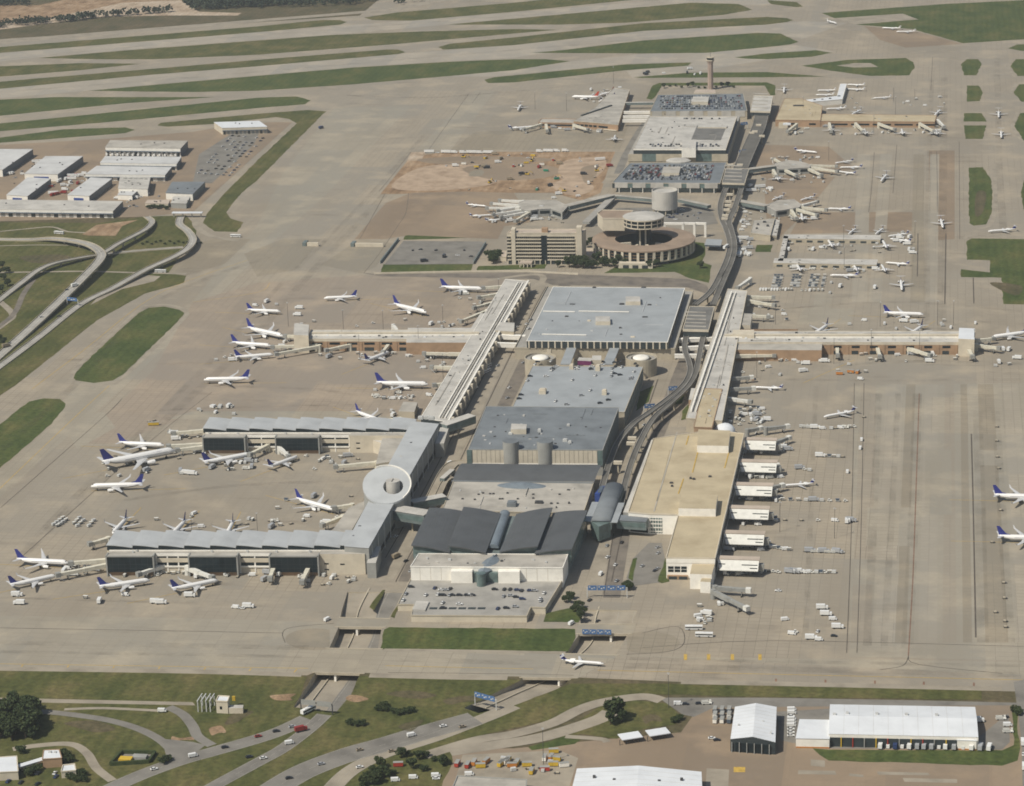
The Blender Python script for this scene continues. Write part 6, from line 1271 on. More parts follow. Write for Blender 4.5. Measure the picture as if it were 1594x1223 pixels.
rj = [((1292, 428), (1336, 429), 'regional jet standing crosswise below the thin piers'), ((1404, 452), (1402, 436), 'regional jet heading towards the viewer beyond the right pier'), ((1289, 374), (1297, 386), 'regional jet nosed in below the upper thin pier, left one'),
 ((1374, 375), (1381, 388), 'regional jet nosed in below the upper thin pier, right one'), ((1383, 367), (1414, 363), 'regional jet at the tip of the upper thin pier, far side'), ((1387, 371), (1416, 375), 'regional jet at the tip of the upper thin pier, near side'),
 ((1321, 364), (1332, 355), 'regional jet on the far side of the upper thin pier, left'), ((1363, 364), (1375, 355), 'regional jet on the far side of the upper thin pier, right'), ((1240, 411), (1247, 423), 'regional jet below the lower thin pier, leftmost'),
 ((1328, 411), (1335, 423), 'regional jet below the lower thin pier, middle'), ((1372, 412), (1379, 424), 'regional jet below the lower thin pier, rightmost'), ((1380, 408), (1413, 411), 'regional jet at the tip of the lower thin pier'),
 ((1272, 237), (1237, 234), 'regional jet standing alone above the upper right satellite'), ((1302, 253), (1326, 250), 'regional jet right of the upper right satellite, farthest'), ((1307, 260), (1342, 260), 'regional jet right of the upper right satellite, middle'), ((1305, 266), (1331, 270), 'regional jet right of the upper right satellite, nearest'),
 ((1208, 270), (1213, 284), 'regional jet nosed in to the near side of the upper right satellite'), ((1371, 283), (1381, 271), 'regional jet taxiing right of the upper right satellite'), ((1288, 324), (1324, 325), 'regional jet at the tip of the lower right satellite'), ((1246, 311), (1269, 305), 'regional jet on the far side of the lower right satellite, right'),
 ((1203, 310), (1220, 304), 'regional jet on the far side of the lower right satellite, left'), ((1247, 332), (1250, 346), 'regional jet nosed in to the near side of the lower right satellite'), ((1468, 355), (1464, 341), 'regional jet heading towards the viewer on the red-brown taxi lane'), ((1538, 360), (1581, 357), 'regional jet taxiing left between the right grass islands'),
 ((1555, 186), (1554, 170), 'jet on the far right taxi lane, farther of two'), ((1559, 217), (1558, 202), 'jet on the far right taxi lane, nearer of two'), ((1302, 36), (1287, 32), 'jet rolling on the far runway'), ((1373, 43), (1402, 44), 'jet parked on the far brown pad, left one'), ((1395, 49), (1425, 49), 'jet parked on the far brown pad, right one'),
 ((1322, 131), (1342, 132), 'jet right of the white L-shaped concourse, farther'), ((1322, 138), (1342, 139), 'jet right of the white L-shaped concourse, nearer'), ((1363, 152), (1383, 151), 'jet alone behind the far-right pier'), ((1286, 169), (1317, 168), 'jet between the L-shaped concourse and the far-right pier'),
 ((1345, 200), (1348, 212), 'jet nosed in to the far-right pier, left'), ((1403, 200), (1406, 212), 'jet nosed in to the far-right pier, middle'), ((1456, 200), (1459, 213), 'jet nosed in to the far-right pier tip'), ((1220, 146), (1221, 134), 'jet beyond the tan far-right terminal'), ((1276, 147), (1292, 147), 'jet left of the L-shaped concourse, nearer'), ((1278, 140), (1295, 140), 'jet left of the L-shaped concourse, farther'),
 ((1326, 178), (1341, 171), 'jet behind the long far-right pier, left of its middle'), ((1455, 180), (1464, 171), 'jet behind the tip of the long far-right pier'), ((1295, 190), (1293, 213), 'jet nosed in to the far-right pier root'),
 ((1282, 649), (1331, 640), 'regional jet taxiing on the right apron'), ((1219, 755), (1266, 752), 'regional jet docked at the third white gate pier'), ((1175, 602), (1217, 604), 'regional jet docked behind the tan terminal'), ((940, 1033), (874, 1028), 'regional jet crossing the near taxiway bridge'),
 ((755, 320), (728, 318), 'regional jet left of the left satellite, farthest'), ((765, 334), (732, 336), 'regional jet left of the left satellite, middle'), ((787, 340), (758, 343), 'regional jet left of the left satellite, nearest'), ((806, 172), (811, 163), 'small jet standing on the far left apron'), ((958, 211), (955, 220), 'small jet standing beside the far service road'), ((835, 197), (790, 201), 'white jet at the far-left low pier')]
for nz, tl, lab in rj: plane(nz, tl, lab, 'regional', 'fin_white' if lab.startswith('jet') and 'docked' not in lab else 'fin', gE)
# ================================================================ jet bridges
JB = [0]
def jetbridge(a, b, label, m='bridge_beige', z=4.2, w=3.2, group='jet bridges'):
    """walkway from the building (a) to the aircraft (b)"""
    A, C = G(a[0], a[1], z+2.6), G(b[0], b[1], z+2.2); d = C-A; d.z = 0; Ln = d.length; t = thing('jet_bridge', label, 'jet bridge', (A.x, A.y, 0), 0, group)
    m1 = A.lerp(C, .5); dz = Vector((0, 0, .25))
    b1 = MB(); b1.beam(A, m1, w, 2.9); b1.build('outer_tunnel', m, t); b1 = MB(); b1.beam(m1+dz*-.6, C, w*.84, 2.4); b1.build('inner_tunnel', m, t)
    MB().cyl((A.x, A.y), w*.62, 0, z+3.0, 12).build('rotunda', m, t)
    k = MB().box((C.x, C.y, z-.6), (w*1.15, w*1.15, 3.3), math.atan2(d.y, d.x)); k.build('cab', 'bridge_grey' if m != 'bridge_grey' else 'bridge_white', t)
    p = A.lerp(C, .8); q = Vector((-d.y, d.x, 0)).normalized()*1.5
    b1 = MB(); b1.beam(p+q+Vector((0, 0, -2.2)), p-q+Vector((0, 0, -2.2)), .6, .6); b1.box((p.x+q.x, p.y+q.y, .9), (.45, .45, z-.6)); b1.box((p.x-q.x, p.y-q.y, .9), (.45, .45, z-.6)); b1.build('lift_frame', 'bridge_grey', t)
    b1 = MB(); b1.box((p.x, p.y, 0), (3.6, 1.1, 1.0), math.atan2(q.y, q.x)); b1.build('wheel_bogie', 'tyre', t)
    b1 = MB(); s_ = C+q*1.6; b1.beam((s_.x, s_.y, z), (s_.x-d.x/Ln*4, s_.y-d.y/Ln*4, .3), .9, .3); b1.build('stair', 'metal_light', t)
    return t
for a, b, lab, m in (
 ((169, 869), (110, 874), 'jet bridge from the near wing end to the upper left airliner', 'bridge_beige'), ((169, 876), (90, 892), 'long jet bridge from the near wing end to the lower left airliner', 'bridge_beige'), ((266, 874), (216, 891), 'jet bridge slanting left between first and second glass boxes', 'bridge_white'), ((291, 881), (330, 896), 'jet bridge slanting right to the airliner before the second glass box', 'bridge_white'),
 ((428, 876), (420, 898), 'jet bridge hanging left of the third glass box', 'bridge_beige'), ((482, 878), (470, 903), 'jet bridge hanging before the third glass box', 'bridge_beige'), ((318, 689), (262, 692), 'jet bridge from the second wing end to the white airliner', 'bridge_beige'), ((317, 693), (276, 698), 'jet bridge from the second wing end to the wide-body', 'bridge_beige'), ((318, 668), (270, 672), 'stowed jet bridge at the far corner of the second wing', 'bridge_beige'),
 ((417, 691), (389, 705), 'jet bridge between the glass boxes of the second wing, left one', 'bridge_beige'), ((434, 694), (449, 708), 'jet bridge between the glass boxes of the second wing, right one', 'bridge_white'), ((586, 718), (522, 724), 'jet bridge stretched left above the round hub', 'bridge_beige'), ((548, 784), (520, 788), 'jet bridge meeting the airliner left of the round hub', 'bridge_beige'), ((534, 802), (502, 815), 'empty jet bridge left of the round hub', 'bridge_beige'), ((168, 836), (140, 844), 'stowed jet bridge at the far corner of the near wing', 'bridge_beige'),
 ((480, 522), (444, 521), 'jet bridge from the left pier tower to the farthest airliner', 'bridge_beige'), ((492, 535), (424, 538), 'jet bridge from the left pier to the third airliner', 'bridge_beige'), ((497, 537), (430, 549), 'long jet bridge from the left pier to the nearest airliner', 'bridge_beige'), ((545, 535), (508, 543), 'empty jet bridge below the left pier', 'bridge_beige'), ((606, 533), (596, 546), 'jet bridge meeting the airliner below the left pier', 'bridge_beige'), ((735, 549), (660, 548), 'jet bridge lying along the wide part of the left pier', 'bridge_beige'), ((708, 570), (672, 569), 'jet bridge on the finned concourse, fourth from its far end', 'bridge_beige'),
 ((783, 444), (752, 446), 'jet bridge at the far end of the finned concourse, docked', 'bridge_beige'), ((775, 456), (745, 461), 'jet bridge on the finned concourse, second from its far end', 'bridge_beige'), ((768, 469), (738, 477), 'jet bridge on the finned concourse, third from its far end', 'bridge_beige'), ((758, 482), (718, 498), 'thin jet bridge slanting from the finned concourse low wing', 'bridge_beige'), ((700, 594), (676, 597), 'jet bridge docked to the long airliner above the second wing', 'bridge_beige'), ((612, 505), (622, 518), 'short jet bridge on the far side of the left pier', 'bridge_white'), ((622, 650), (598, 652), 'jet bridge behind the second wing', 'bridge_beige'),
 ((1162, 460), (1204, 461), 'far jet bridge on the right concourse', 'bridge_beige'), ((1164, 466), (1205, 473), 'second jet bridge on the right concourse', 'bridge_beige'), ((1158, 489), (1196, 491), 'third jet bridge on the right concourse', 'bridge_beige'), ((1168, 432), (1148, 446), 'thin walkway at the far end of the right concourse', 'bridge_white'), ((1303, 538), (1304, 551), 'jet bridge on the right pier, leftmost', 'bridge_beige'), ((1365, 538), (1370, 553), 'jet bridge on the right pier, second from the left', 'bridge_beige'), ((1414, 540), (1448, 551), 'long jet bridge slanting from the right pier', 'bridge_beige'), ((1507, 541), (1514, 553), 'jet bridge at the near corner of the right pier tip', 'bridge_beige'), ((1519, 528), (1546, 525), 'jet bridge from the right pier tip to the docked airliner', 'bridge_beige'), ((1519, 535), (1555, 540), 'empty jet bridge from the right pier tip', 'bridge_beige'), ((1134, 552), (1205, 551), 'long corridor bridge at the root of the right pier', 'bridge_beige'),
 ((1131, 588), (1170, 585), 'grey jet bridge behind the tan terminal, farthest', 'bridge_grey'), ((1129, 604), (1173, 602), 'grey jet bridge docked to the jet behind the tan terminal', 'bridge_grey'), ((1127, 617), (1168, 623), 'pale jet bridge behind the tan terminal', 'bridge_white'), ((1163, 668), (1184, 664), 'grey jet bridge at the far corner of the tan terminal, inner', 'bridge_grey'), ((1192, 665), (1226, 661), 'grey jet bridge at the far corner of the tan terminal, outer', 'bridge_grey'), ((1208, 686), (1228, 679), 'grey jet bridge on the first white gate pier', 'bridge_grey'), ((1202, 722), (1210, 722), 'stub jet bridge on the second white gate pier', 'bridge_grey'), ((1197, 757), (1218, 753), 'grey jet bridge docked at the third white gate pier', 'bridge_grey'),
 ((1113, 912), (1165, 916), 'grey jet bridge at the near corner of the tan terminal, upper', 'bridge_grey'), ((1110, 918), (1162, 944), 'long grey jet bridge at the near corner of the tan terminal, lower', 'bridge_grey'),
 ((1262, 259), (1303, 265), 'jet bridge at the tip of the upper right satellite', 'bridge_beige'), ((1258, 261), (1279, 271), 'jet bridge slanting from the upper right satellite tip', 'bridge_beige'), ((1222, 263), (1240, 272), 'jet bridge on the near side of the upper right satellite', 'bridge_beige'), ((1204, 264), (1209, 273), 'jet bridge at the root of the upper right satellite', 'bridge_beige'), ((1222, 256), (1205, 246), 'jet bridge on the far side of the upper right satellite', 'bridge_beige'), ((1262, 256), (1302, 257), 'long jet bridge to the middle jet of the upper right satellite', 'bridge_beige'), ((1246, 321), (1286, 325), 'jet bridge at the tip of the lower right satellite', 'bridge_beige'), ((1240, 324), (1272, 333), 'jet bridge slanting from the lower right satellite', 'bridge_beige'), ((1232, 326), (1240, 338), 'jet bridge on the near side of the lower right satellite', 'bridge_beige'), ((1250, 318), (1272, 312), 'pale jet bridge on the far side of the lower right satellite', 'bridge_white'),
 ((810, 318), (765, 315), 'white jet bridge at the left satellite, farthest', 'bridge_white'), ((808, 322), (758, 322), 'white jet bridge at the left satellite, second', 'bridge_white'), ((812, 326), (768, 332), 'white jet bridge at the left satellite, third', 'bridge_white'), ((826, 328), (802, 342), 'white jet bridge at the left satellite, near side', 'bridge_beige'), ((814, 312), (778, 310), 'white jet bridge behind the left satellite', 'bridge_white'), ((820, 329), (780, 336), 'white jet bridge at the left satellite, fourth', 'bridge_white'), ((815, 320), (775, 326), 'white jet bridge at the left satellite, middle', 'bridge_white'),
 ((1332, 191), (1344, 203), 'jet bridge on the far-right pier, left', 'bridge_beige'), ((1368, 191), (1393, 200), 'jet bridge on the far-right pier, middle', 'bridge_beige'), ((1432, 191), (1454, 203), 'jet bridge on the far-right pier, right', 'bridge_beige'), ((1460, 186), (1470, 196), 'jet bridge at the far-right pier tip', 'bridge_white'), ((1240, 192), (1226, 203), 'jet bridge on the tan far-right terminal', 'bridge_beige'), ((1291, 191), (1294, 203), 'jet bridge at the root of the far-right pier', 'bridge_beige'), ((893, 193), (915, 200), 'jet bridge on the far-left terminal', 'bridge_beige'), ((842, 192), (815, 200), 'jet bridge at the tip of the far-left pier', 'bridge_beige'), ((850, 193), (852, 202), 'jet bridge on the far-left pier', 'bridge_beige')):
    jetbridge(a, b, lab, m)
# ================================================================ vehicles (length along local +x)
VM = {}
def vmesh(key, parts, mats):
    b = MB()
    for c, s_, mi in parts: b.box(c, s_, 0, mi)
    VM[key] = b.mesh(key, mats)
def wheels(L, W, r=.7): return [((x, y, 0), (r, .3, r), 2) for x in (-L*.32, L*.32) for y in (-W/2+.1, W/2-.1)]
for cn, cm in (('white', 'car_white'), ('silver', 'car_silver'), ('dark', 'car_dark'), ('blue', 'car_blue'), ('red', 'car_red'), ('tan', 'car_tan')):
    b = MB(); L, W_ = 4.6, 1.85
    prof = [(-2.3, .35, .8), (-2.25, .35, 1.0), (-.9, .35, 1.05), (1.0, .35, 1.0), (2.2, .35, .82), (2.3, .4, .7)]
    b.tube([[(x, -W_/2, z0), (x, W_/2, z0), (x, W_/2, z1-.12), (x, W_/2-.15, z1), (x, -W_/2+.15, z1), (x, -W_/2, z1-.12)] for x, z0, z1 in prof], 0)
    b.tube([[(x, -y, z), (x, y, z), (x*.82-.1, y*.8, 1.5), (x*.82-.1, -y*.8, 1.5)] for x, y, z in ((-1.75, .85, .98), (1.05, .85, .98))], 1)
    b.box((-.35, 0, 1.48), (1.7, 1.25, .06), 0, 0)
    for c, s_, mi in wheels(L, W_, .64): b.box(c, s_, 0, mi)
    VM['car_'+cn] = b.mesh('car_'+cn, [cm, 'jet_glass', 'tyre'])
    vmesh('van_'+cn, [((-.3, 0, .4), (4.6, 2, 2.0), 0), ((2.4, 0, .4), (1.1, 1.9, .95), 0), ((1.95, 0, 1.25), (.5, 1.85, .8), 1)]+wheels(5.4, 2), [cm, 'jet_glass', 'tyre'])
    vmesh('truck_'+cn, [((-1.2, 0, .9), (6.2, 2.5, 2.7), 0), ((3.0, 0, .6), (1.8, 2.3, 1.9), 0), ((3.75, 0, 1.6), (.4, 2.1, .75), 1), ((0, 0, .55), (7.6, 1.2, .35), 2)]+wheels(7.6, 2.5, .95), [cm, 'jet_glass', 'tyre'])
vmesh('tug', [((0, 0, .4), (3.2, 1.8, .8), 0), ((-.5, 0, 1.2), (1.2, 1.6, .75), 1), ((-.5, 0, 1.95), (1.4, 1.7, .08), 0)]+wheels(3.2, 1.8), ['bridge_white', 'jet_glass', 'tyre'])
vmesh('cart', [((0, 0, .5), (3.2, 1.6, .25), 1), ((-1.5, 0, .75), (.12, 1.6, 1.5), 1), ((1.5, 0, .75), (.12, 1.6, 1.5), 1), ((0, 0, 2.2), (3.4, 1.8, .12), 0)]+wheels(3.0, 1.6, .5), ['bridge_white', 'wall_grey', 'tyre'])
vmesh('cart_blue', [((0, 0, .5), (3.2, 1.6, .25), 1), ((-1.5, 0, .75), (.12, 1.6, 1.5), 1), ((1.5, 0, .75), (.12, 1.6, 1.5), 1), ((0, 0, 2.2), (3.4, 1.8, .12), 0), ((0, 0, .8), (2.6, 1.3, .9), 0)]+wheels(3.0, 1.6, .5), ['steel_blue', 'bridge_white', 'tyre'])
vmesh('container', [((0, 0, .5), (3.2, 2.2, 1.7), 0), ((0, 0, .2), (3.6, 2.4, .25), 1)]+wheels(3.2, 2.2, .4), ['metal_light', 'wall_grey', 'tyre'])
vmesh('dolly', [((0, 0, .45), (3.4, 1.7, .2), 0), ((1.9, 0, .45), (.8, .12, .12), 0), ((-.4, 0, .65), (1.8, 1.4, .7), 1)]+wheels(3.0, 1.6, .45), ['metal_dark', 'wall_beige', 'tyre'])
vmesh('loader', [((0, 0, .6), (6.5, 2.6, .6), 0), ((-1, 0, 1.2), (4.2, 2.4, .5), 1), ((2.4, .6, 1.2), (1.2, 1.1, 1.4), 0), ((-1, 1.2, 1.7), (4.2, .1, .7), 0), ((-1, -1.2, 1.7), (4.2, .1, .7), 0)]+wheels(6.2, 2.6, .8), ['bridge_white', 'wall_grey', 'tyre'])
vmesh('bus', [((0, 0, .5), (12, 2.6, 2.6), 0), ((0, 0, 1.5), (11.6, 2.66, .9), 1), ((-2, 0, 3.1), (4, 1.8, .25), 0)]+wheels(10, 2.6, .95), ['car_white', 'jet_glass', 'tyre'])
vmesh('trailer', [((0, 0, 1.1), (12.5, 2.5, 2.7), 0), ((-4, 0, .3), (3, 2.2, .8), 2), ((4.2, 0, 0), (.3, 1.6, 1.1), 1)], ['car_white', 'wall_grey', 'tyre'])
b = MB(); b.box((0, 0, .8), (5, 2.6, 1.3), 0, 0); b.box((-.6, 0, 2.1), (2, 2, 1.5), 0, 1); b.beam((1, 0, 2.4), (4.5, 0, 5.4), .7, .6, 0); b.beam((4.5, 0, 5.4), (7, 0, 2.6), .6, .5, 0); b.box((7.1, 0, 1.6), (1.2, 1.3, 1), 0, 2)
for y in (-1.3, 1.3): b.box((0, y, 0), (4.6, .7, .9), 0, 2)
VM['digger'] = b.mesh('digger', ['yellow_paint', 'jet_glass', 'metal_dark'])
b = MB(); b.box((0, 0, 1.0), (6.5, 2.3, .9), 0, 0); b.box((2.5, 0, 1.8), (1.5, 2.1, 1.4), 0, 1); b.beam((-3, 0, 1.6), (1.6, 0, 4.6), 1.8, .35, 0); b.box((2.2, 0, 3.6), (1.4, 1.9, .2), 0, 0); [b.box(c, s_, 0, mi) for c, s_, mi in wheels(6.2, 2.3, .9)]
VM['stair_truck'] = b.mesh('stair_truck', ['bridge_white', 'jet_glass', 'tyre'])
b = MB(); b.box((0, 0, .5), (6, 2.4, 2.4), 0, 0); b.box((0, 0, 2.9), (6.1, 2.5, .12), 0, 1); VM['shipping_box'] = b.mesh('shipping_box', ['red_paint', 'wall_grey'])
for cn, cm in (('orange', 'orange_paint'), ('yellow', 'yellow_paint'), ('white', 'wall_white'), ('blue', 'steel_blue'), ('green', 'green_paint')):
    me = VM['shipping_box'].copy(); me.materials[0] = M(cm); VM['shipping_box_'+cn] = me
NAMES = {'car': ('car', 'car'), 'van': ('van', 'van'), 'truck': ('box_truck', 'truck'), 'tug': ('baggage_tug', 'tug'), 'cart': ('baggage_cart', 'baggage cart'), 'container': ('cargo_container', 'container'), 'dolly': ('baggage_dolly', 'dolly'), 'loader': ('belt_loader', 'loader'), 'bus': ('bus', 'bus'), 'trailer': ('trailer', 'trailer'), 'digger': ('excavator', 'excavator'), 'stair': ('stair_truck', 'stair truck'), 'shipping': ('shipping_box', 'container')}
ADJ = {'tug': 'baggage tug', 'cart': 'white cart', 'cart_blue': 'blue cart', 'container': 'pale container', 'dolly': 'dark dolly', 'loader': 'belt loader', 'bus': 'white bus', 'trailer': 'white trailer', 'digger': 'yellow excavator', 'stair_truck': 'white stair truck', 'shipping_box': 'red shipping container'}
def veh(key, x, y, hd, where, z=0.0, group=None, lab=None):
    p = G(x, y, z); k0 = key.split('_')[0]; nm, cat = NAMES[k0]
    adj = ADJ.get(key) or (key.split('_')[-1]+(' car' if k0 == 'car' else ' van' if k0 == 'van' else ' box truck' if k0 == 'truck' else ' shipping container'))
    o = link(nm, VM[key], None, (p.x, p.y, z+.16), R(hd)); tag(o, lab or (adj+' '+where), cat, group or (cat+'s '+where)); return o
def cluster(where, n, x0, x1, y0, y1, keys, hd=(0, 90, 180, 20, 75), slant=0.0, z=0.0):
    for _ in range(n):
        y = rnd.uniform(y0, y1); x = rnd.uniform(x0, x1)+(y1-y)*slant
        veh(rnd.choice(keys), x, y, rnd.choice(hd)+rnd.uniform(-12, 12), where, z)
def rowv(where, pts, keys, hd, z=0.0, jit=4):
    for x, y in pts: veh(rnd.choice(keys), x, y, hd+rnd.uniform(-jit, jit), where, z)
RAMP = ['tug', 'cart', 'cart', 'cart', 'dolly', 'dolly', 'van_white', 'loader', 'container', 'truck_white', 'cart_blue', 'van_white', 'tug', 'truck_silver', 'container']
LIGHT = ['cart', 'tug', 'van_white', 'truck_white', 'container']
lin_ = lambda a, b, n: [(a[0]+(b[0]-a[0])*k/max(1, n-1), a[1]+(b[1]-a[1])*k/max(1, n-1)) for k in range(n)]
# ---- around the near-left terminal
cluster('by the first glass box of the near wing', 9, 180, 250, 890, 898, RAMP); cluster('between the near wing glass boxes', 8, 250, 300, 888, 899, RAMP); cluster('by the second glass box of the near wing', 8, 305, 372, 892, 904, RAMP)
cluster('by the third glass box of the near wing', 12, 392, 480, 892, 908, RAMP); cluster('by the cream end block of the near wing', 10, 500, 552, 896, 912, RAMP); cluster('left of the near wing', 10, 100, 165, 880, 898, RAMP)
rowv('in the row of containers on the left apron', lin_((84, 818), (98, 808), 4)+lin_((90, 820), (103, 811), 4)+lin_((116, 816), (124, 808), 3)+lin_((121, 820), (130, 812), 3)+lin_((139, 820), (146, 812), 3), ['container', 'cart', 'container'], 50)
cluster('along the near taxiway edge', 7, 20, 400, 925, 950, ['van_white', 'car_white', 'truck_white', 'cart']); rowv('on the near taxiway edge road', [(27, 928), (243, 939), (251, 940), (296, 929), (387, 946), (115, 896)], ['van_white', 'truck_white'], 5)
cluster('below the second wing', 16, 325, 400, 716, 733, RAMP); cluster('right of the tail-on jet below the second wing', 14, 462, 560, 708, 735, RAMP); cluster('between the second wing glass boxes', 8, 395, 470, 702, 716, RAMP); cluster('around the wide-body airliner', 12, 160, 285, 712, 742, RAMP)
cluster('in front of the wide-body airliner', 6, 262, 320, 700, 712, RAMP); rowv('in the short row right of the wide-body airliner', [(283, 738), (291, 738), (300, 739)], ['truck_white', 'container'], 0); cluster('left of the round hub', 14, 420, 560, 770, 822, RAMP); cluster('at the far side of the second wing', 12, 300, 365, 632, 648, RAMP); cluster('at the corner of the second wing', 10, 262, 318, 660, 690, RAMP)
rowv('in the yellow equipment huddle on the left apron', [(232, 657), (240, 655), (236, 662), (242, 662)], ['shipping_box_yellow', 'dolly'], 20); cluster('behind the near wing', 12, 180, 520, 800, 824, RAMP)
# ---- left middle apron
cluster('at the left pier tip', 12, 440, 480, 528, 548, RAMP); cluster('below the left pier', 18, 490, 640, 540, 560, RAMP); rowv('in the cart row below the left pier', lin_((664, 556), (713, 558), 14), ['cart', 'cart', 'tug'], 80); cluster('by the finned concourse gates', 16, 640, 700, 545, 575, RAMP)
cluster('on the upper left apron', 9, 380, 520, 470, 510, LIGHT); cluster('behind the left pier', 10, 540, 730, 495, 512, RAMP); cluster('near the finned concourse far gates', 14, 715, 772, 440, 495, RAMP); cluster('around the long airliner above the second wing', 14, 580, 690, 604, 622, RAMP); cluster('near the lone airliner on the left apron', 5, 335, 372, 548, 575, LIGHT); cluster('behind the second wing', 12, 560, 650, 618, 648, RAMP)
# ---- right: between the white gate piers
for i, (x, y) in enumerate(((1158, 700), (1150, 736), (1143, 772), (1136, 809), (1127, 849), (1118, 888))):
    nm = ('first', 'second', 'third', 'fourth', 'fifth', 'nearest')[i]; cluster('beside the '+nm+' white gate pier', 15, x, x+72, y-3, y+9, RAMP)
cluster('in the crowded yard beyond the white dome', 46, 1135, 1192, 636, 662, RAMP+['car_dark', 'truck_dark', 'dolly'])
for where, a, b2, n in (('in the far dark row on the right apron', (1247, 665), (1280, 668), 7), ('in the far row near the taxiing jet', (1294, 668), (1330, 665), 6), ('in the row level with the second gate pier', (1277, 711), (1312, 712), 6), ('in the row level with the third gate pier', (1245, 730), (1260, 733), 3), ('in the row level with the fourth gate pier', (1218, 779), (1316, 781), 9), ('in the row level with the fifth gate pier', (1196, 810), (1325, 812), 6), ('in the row below the fifth gate pier', (1195, 852), (1228, 857), 7), ('in the long row right of the nearest gate pier', (1254, 859), (1311, 861), 9), ('in the nearest long row on the right apron', (1230, 892), (1298, 892), 11), ('in the row before the near jet bridges', (1196, 890), (1212, 892), 3)):
    rowv(where, lin_(a, b2, n), RAMP, 0, 0, 15)
rowv('on the right service lane', [(1341, 686), (1339, 699), (1321, 812), (1318, 813), (1319, 736)], ['van_white', 'truck_white', 'van_dark'], 88); cluster('on the near right apron', 6, 1195, 1310, 900, 1000, ['van_white', 'car_white', 'tug', 'car_dark']); rowv('where the right apron meets the taxiway', [(1263, 995), (1274, 997), (1280, 948), (1286, 958), (1296, 965), (1304, 978)], ['van_white', 'truck_white'], 5)
for y, x0 in ((650, 1345), (665, 1552), (687, 1552), (712, 1553), (730, 1555), (795, 1558), (845, 1545), (908, 1563), (932, 1564), (954, 1550), (968, 1565), (977, 1566)): veh('dolly', x0, y, 0, 'in the column near the right edge')
cluster('at the near corner of the tan terminal', 14, 1085, 1125, 938, 972, RAMP); rowv('parked side by side below the tan terminal', [(1080, 980), (1096, 991)], ['bus'], 3); rowv('on the car park before the tan terminal', [(1024, 853), (1025, 862), (1000, 882), (1024, 886), (1020, 889)], ['car_dark', 'car_white', 'car_silver'], 60)
# ---- right pier
cluster('before the right pier docks', 26, 1190, 1285, 551, 566, RAMP); cluster('below the right pier', 26, 1320, 1510, 546, 566, RAMP); cluster('scattered below the right pier', 16, 1150, 1360, 565, 600, LIGHT+['dolly', 'shipping_box_orange']); cluster('behind the right pier', 8, 1220, 1520, 498, 512, LIGHT); cluster('at the right concourse gates', 12, 1170, 1230, 470, 500, RAMP); cluster('right of the right pier tip', 7, 1540, 1592, 545, 575, LIGHT)
for gx, nm in ((1207, 'first'), (1236, 'second'), (1264, 'third'), (1284, 'fourth')):
    for r_ in range(5):
        for c in range(3 if nm != 'fourth' else 1): veh(rnd.choice(['cart_blue', 'cart_blue', 'cart', 'container']), gx+c*5-r_*1.0, 430+r_*4.2, 8+rnd.uniform(-5, 5), 'in the '+nm+' cart block beyond the right pier')
rowv('in the tug row in front of the cart blocks', lin_((1184, 452), (1232, 452), 12)+lin_((1248, 453), (1280, 453), 6), ['tug', 'cart', 'van_white'], 85); rowv('on the open apron right of the cart blocks', [(1294, 441), (1308, 447), (1361, 447), (1362, 449), (1292, 457), (1395, 513), (1465, 505), (1480, 511)], ['truck_white', 'van_white', 'container'], 80)
cluster('between the thin jet piers', 22, 1225, 1370, 376, 395, RAMP); cluster('below the lower thin jet pier', 16, 1215, 1370, 413, 424, RAMP); cluster('at the thin pier tips', 10, 1390, 1425, 362, 395, LIGHT); cluster('in the yard by the train track', 30, 1143, 1168, 370, 400, RAMP+['car_white', 'van_white', 'trailer']); cluster('along the fence beside the train track', 16, 1150, 1166, 322, 362, ['cart', 'car_white', 'van_white'], slant=.15)
cluster('around the upper right satellite', 30, 1180, 1285, 264, 285, RAMP); cluster('around the lower right satellite', 22, 1165, 1275, 328, 345, RAMP); cluster('behind the upper right satellite', 12, 1195, 1275, 242, 252, RAMP); cluster('between the right satellites', 12, 1165, 1200, 290, 305, RAMP+['trailer'])
cluster('at the far-right pier', 26, 1225, 1470, 195, 210, RAMP); cluster('behind the far-right pier', 14, 1285, 1480, 150, 176, LIGHT); cluster('around the left satellite', 24, 750, 880, 332, 347, RAMP); cluster('at the far-left pier', 24, 790, 950, 192, 208, RAMP); cluster('at the far-left terminal', 20, 915, 985, 136, 160, RAMP); cluster('near the far taxiway crossing', 8, 985, 1130, 108, 118, ['truck_dark', 'van_white', 'truck_white'])
# ---- building site
cluster('on the building site', 30, 690, 950, 240, 262, ['truck_white', 'trailer', 'shipping_box_white', 'truck_tan', 'car_white', 'digger', 'shipping_box', 'truck_red', 'car_dark', 'shipping_box_yellow']); cluster('on the lower building site', 24, 730, 930, 262, 300, ['digger', 'truck_tan', 'car_white', 'truck_white', 'shipping_box_green', 'car_dark', 'dolly', 'digger', 'truck_dark'])
rowv('along the far fence of the building site', lin_((668, 238), (760, 239), 8)+lin_((840, 237), (880, 236), 4), ['trailer', 'truck_white', 'car_white'], 0); rowv('on the building site beside the left satellite', [(795, 345), (832, 343), (842, 342), (862, 309), (900, 306), (870, 303)], ['van_white', 'truck_white'], 20)
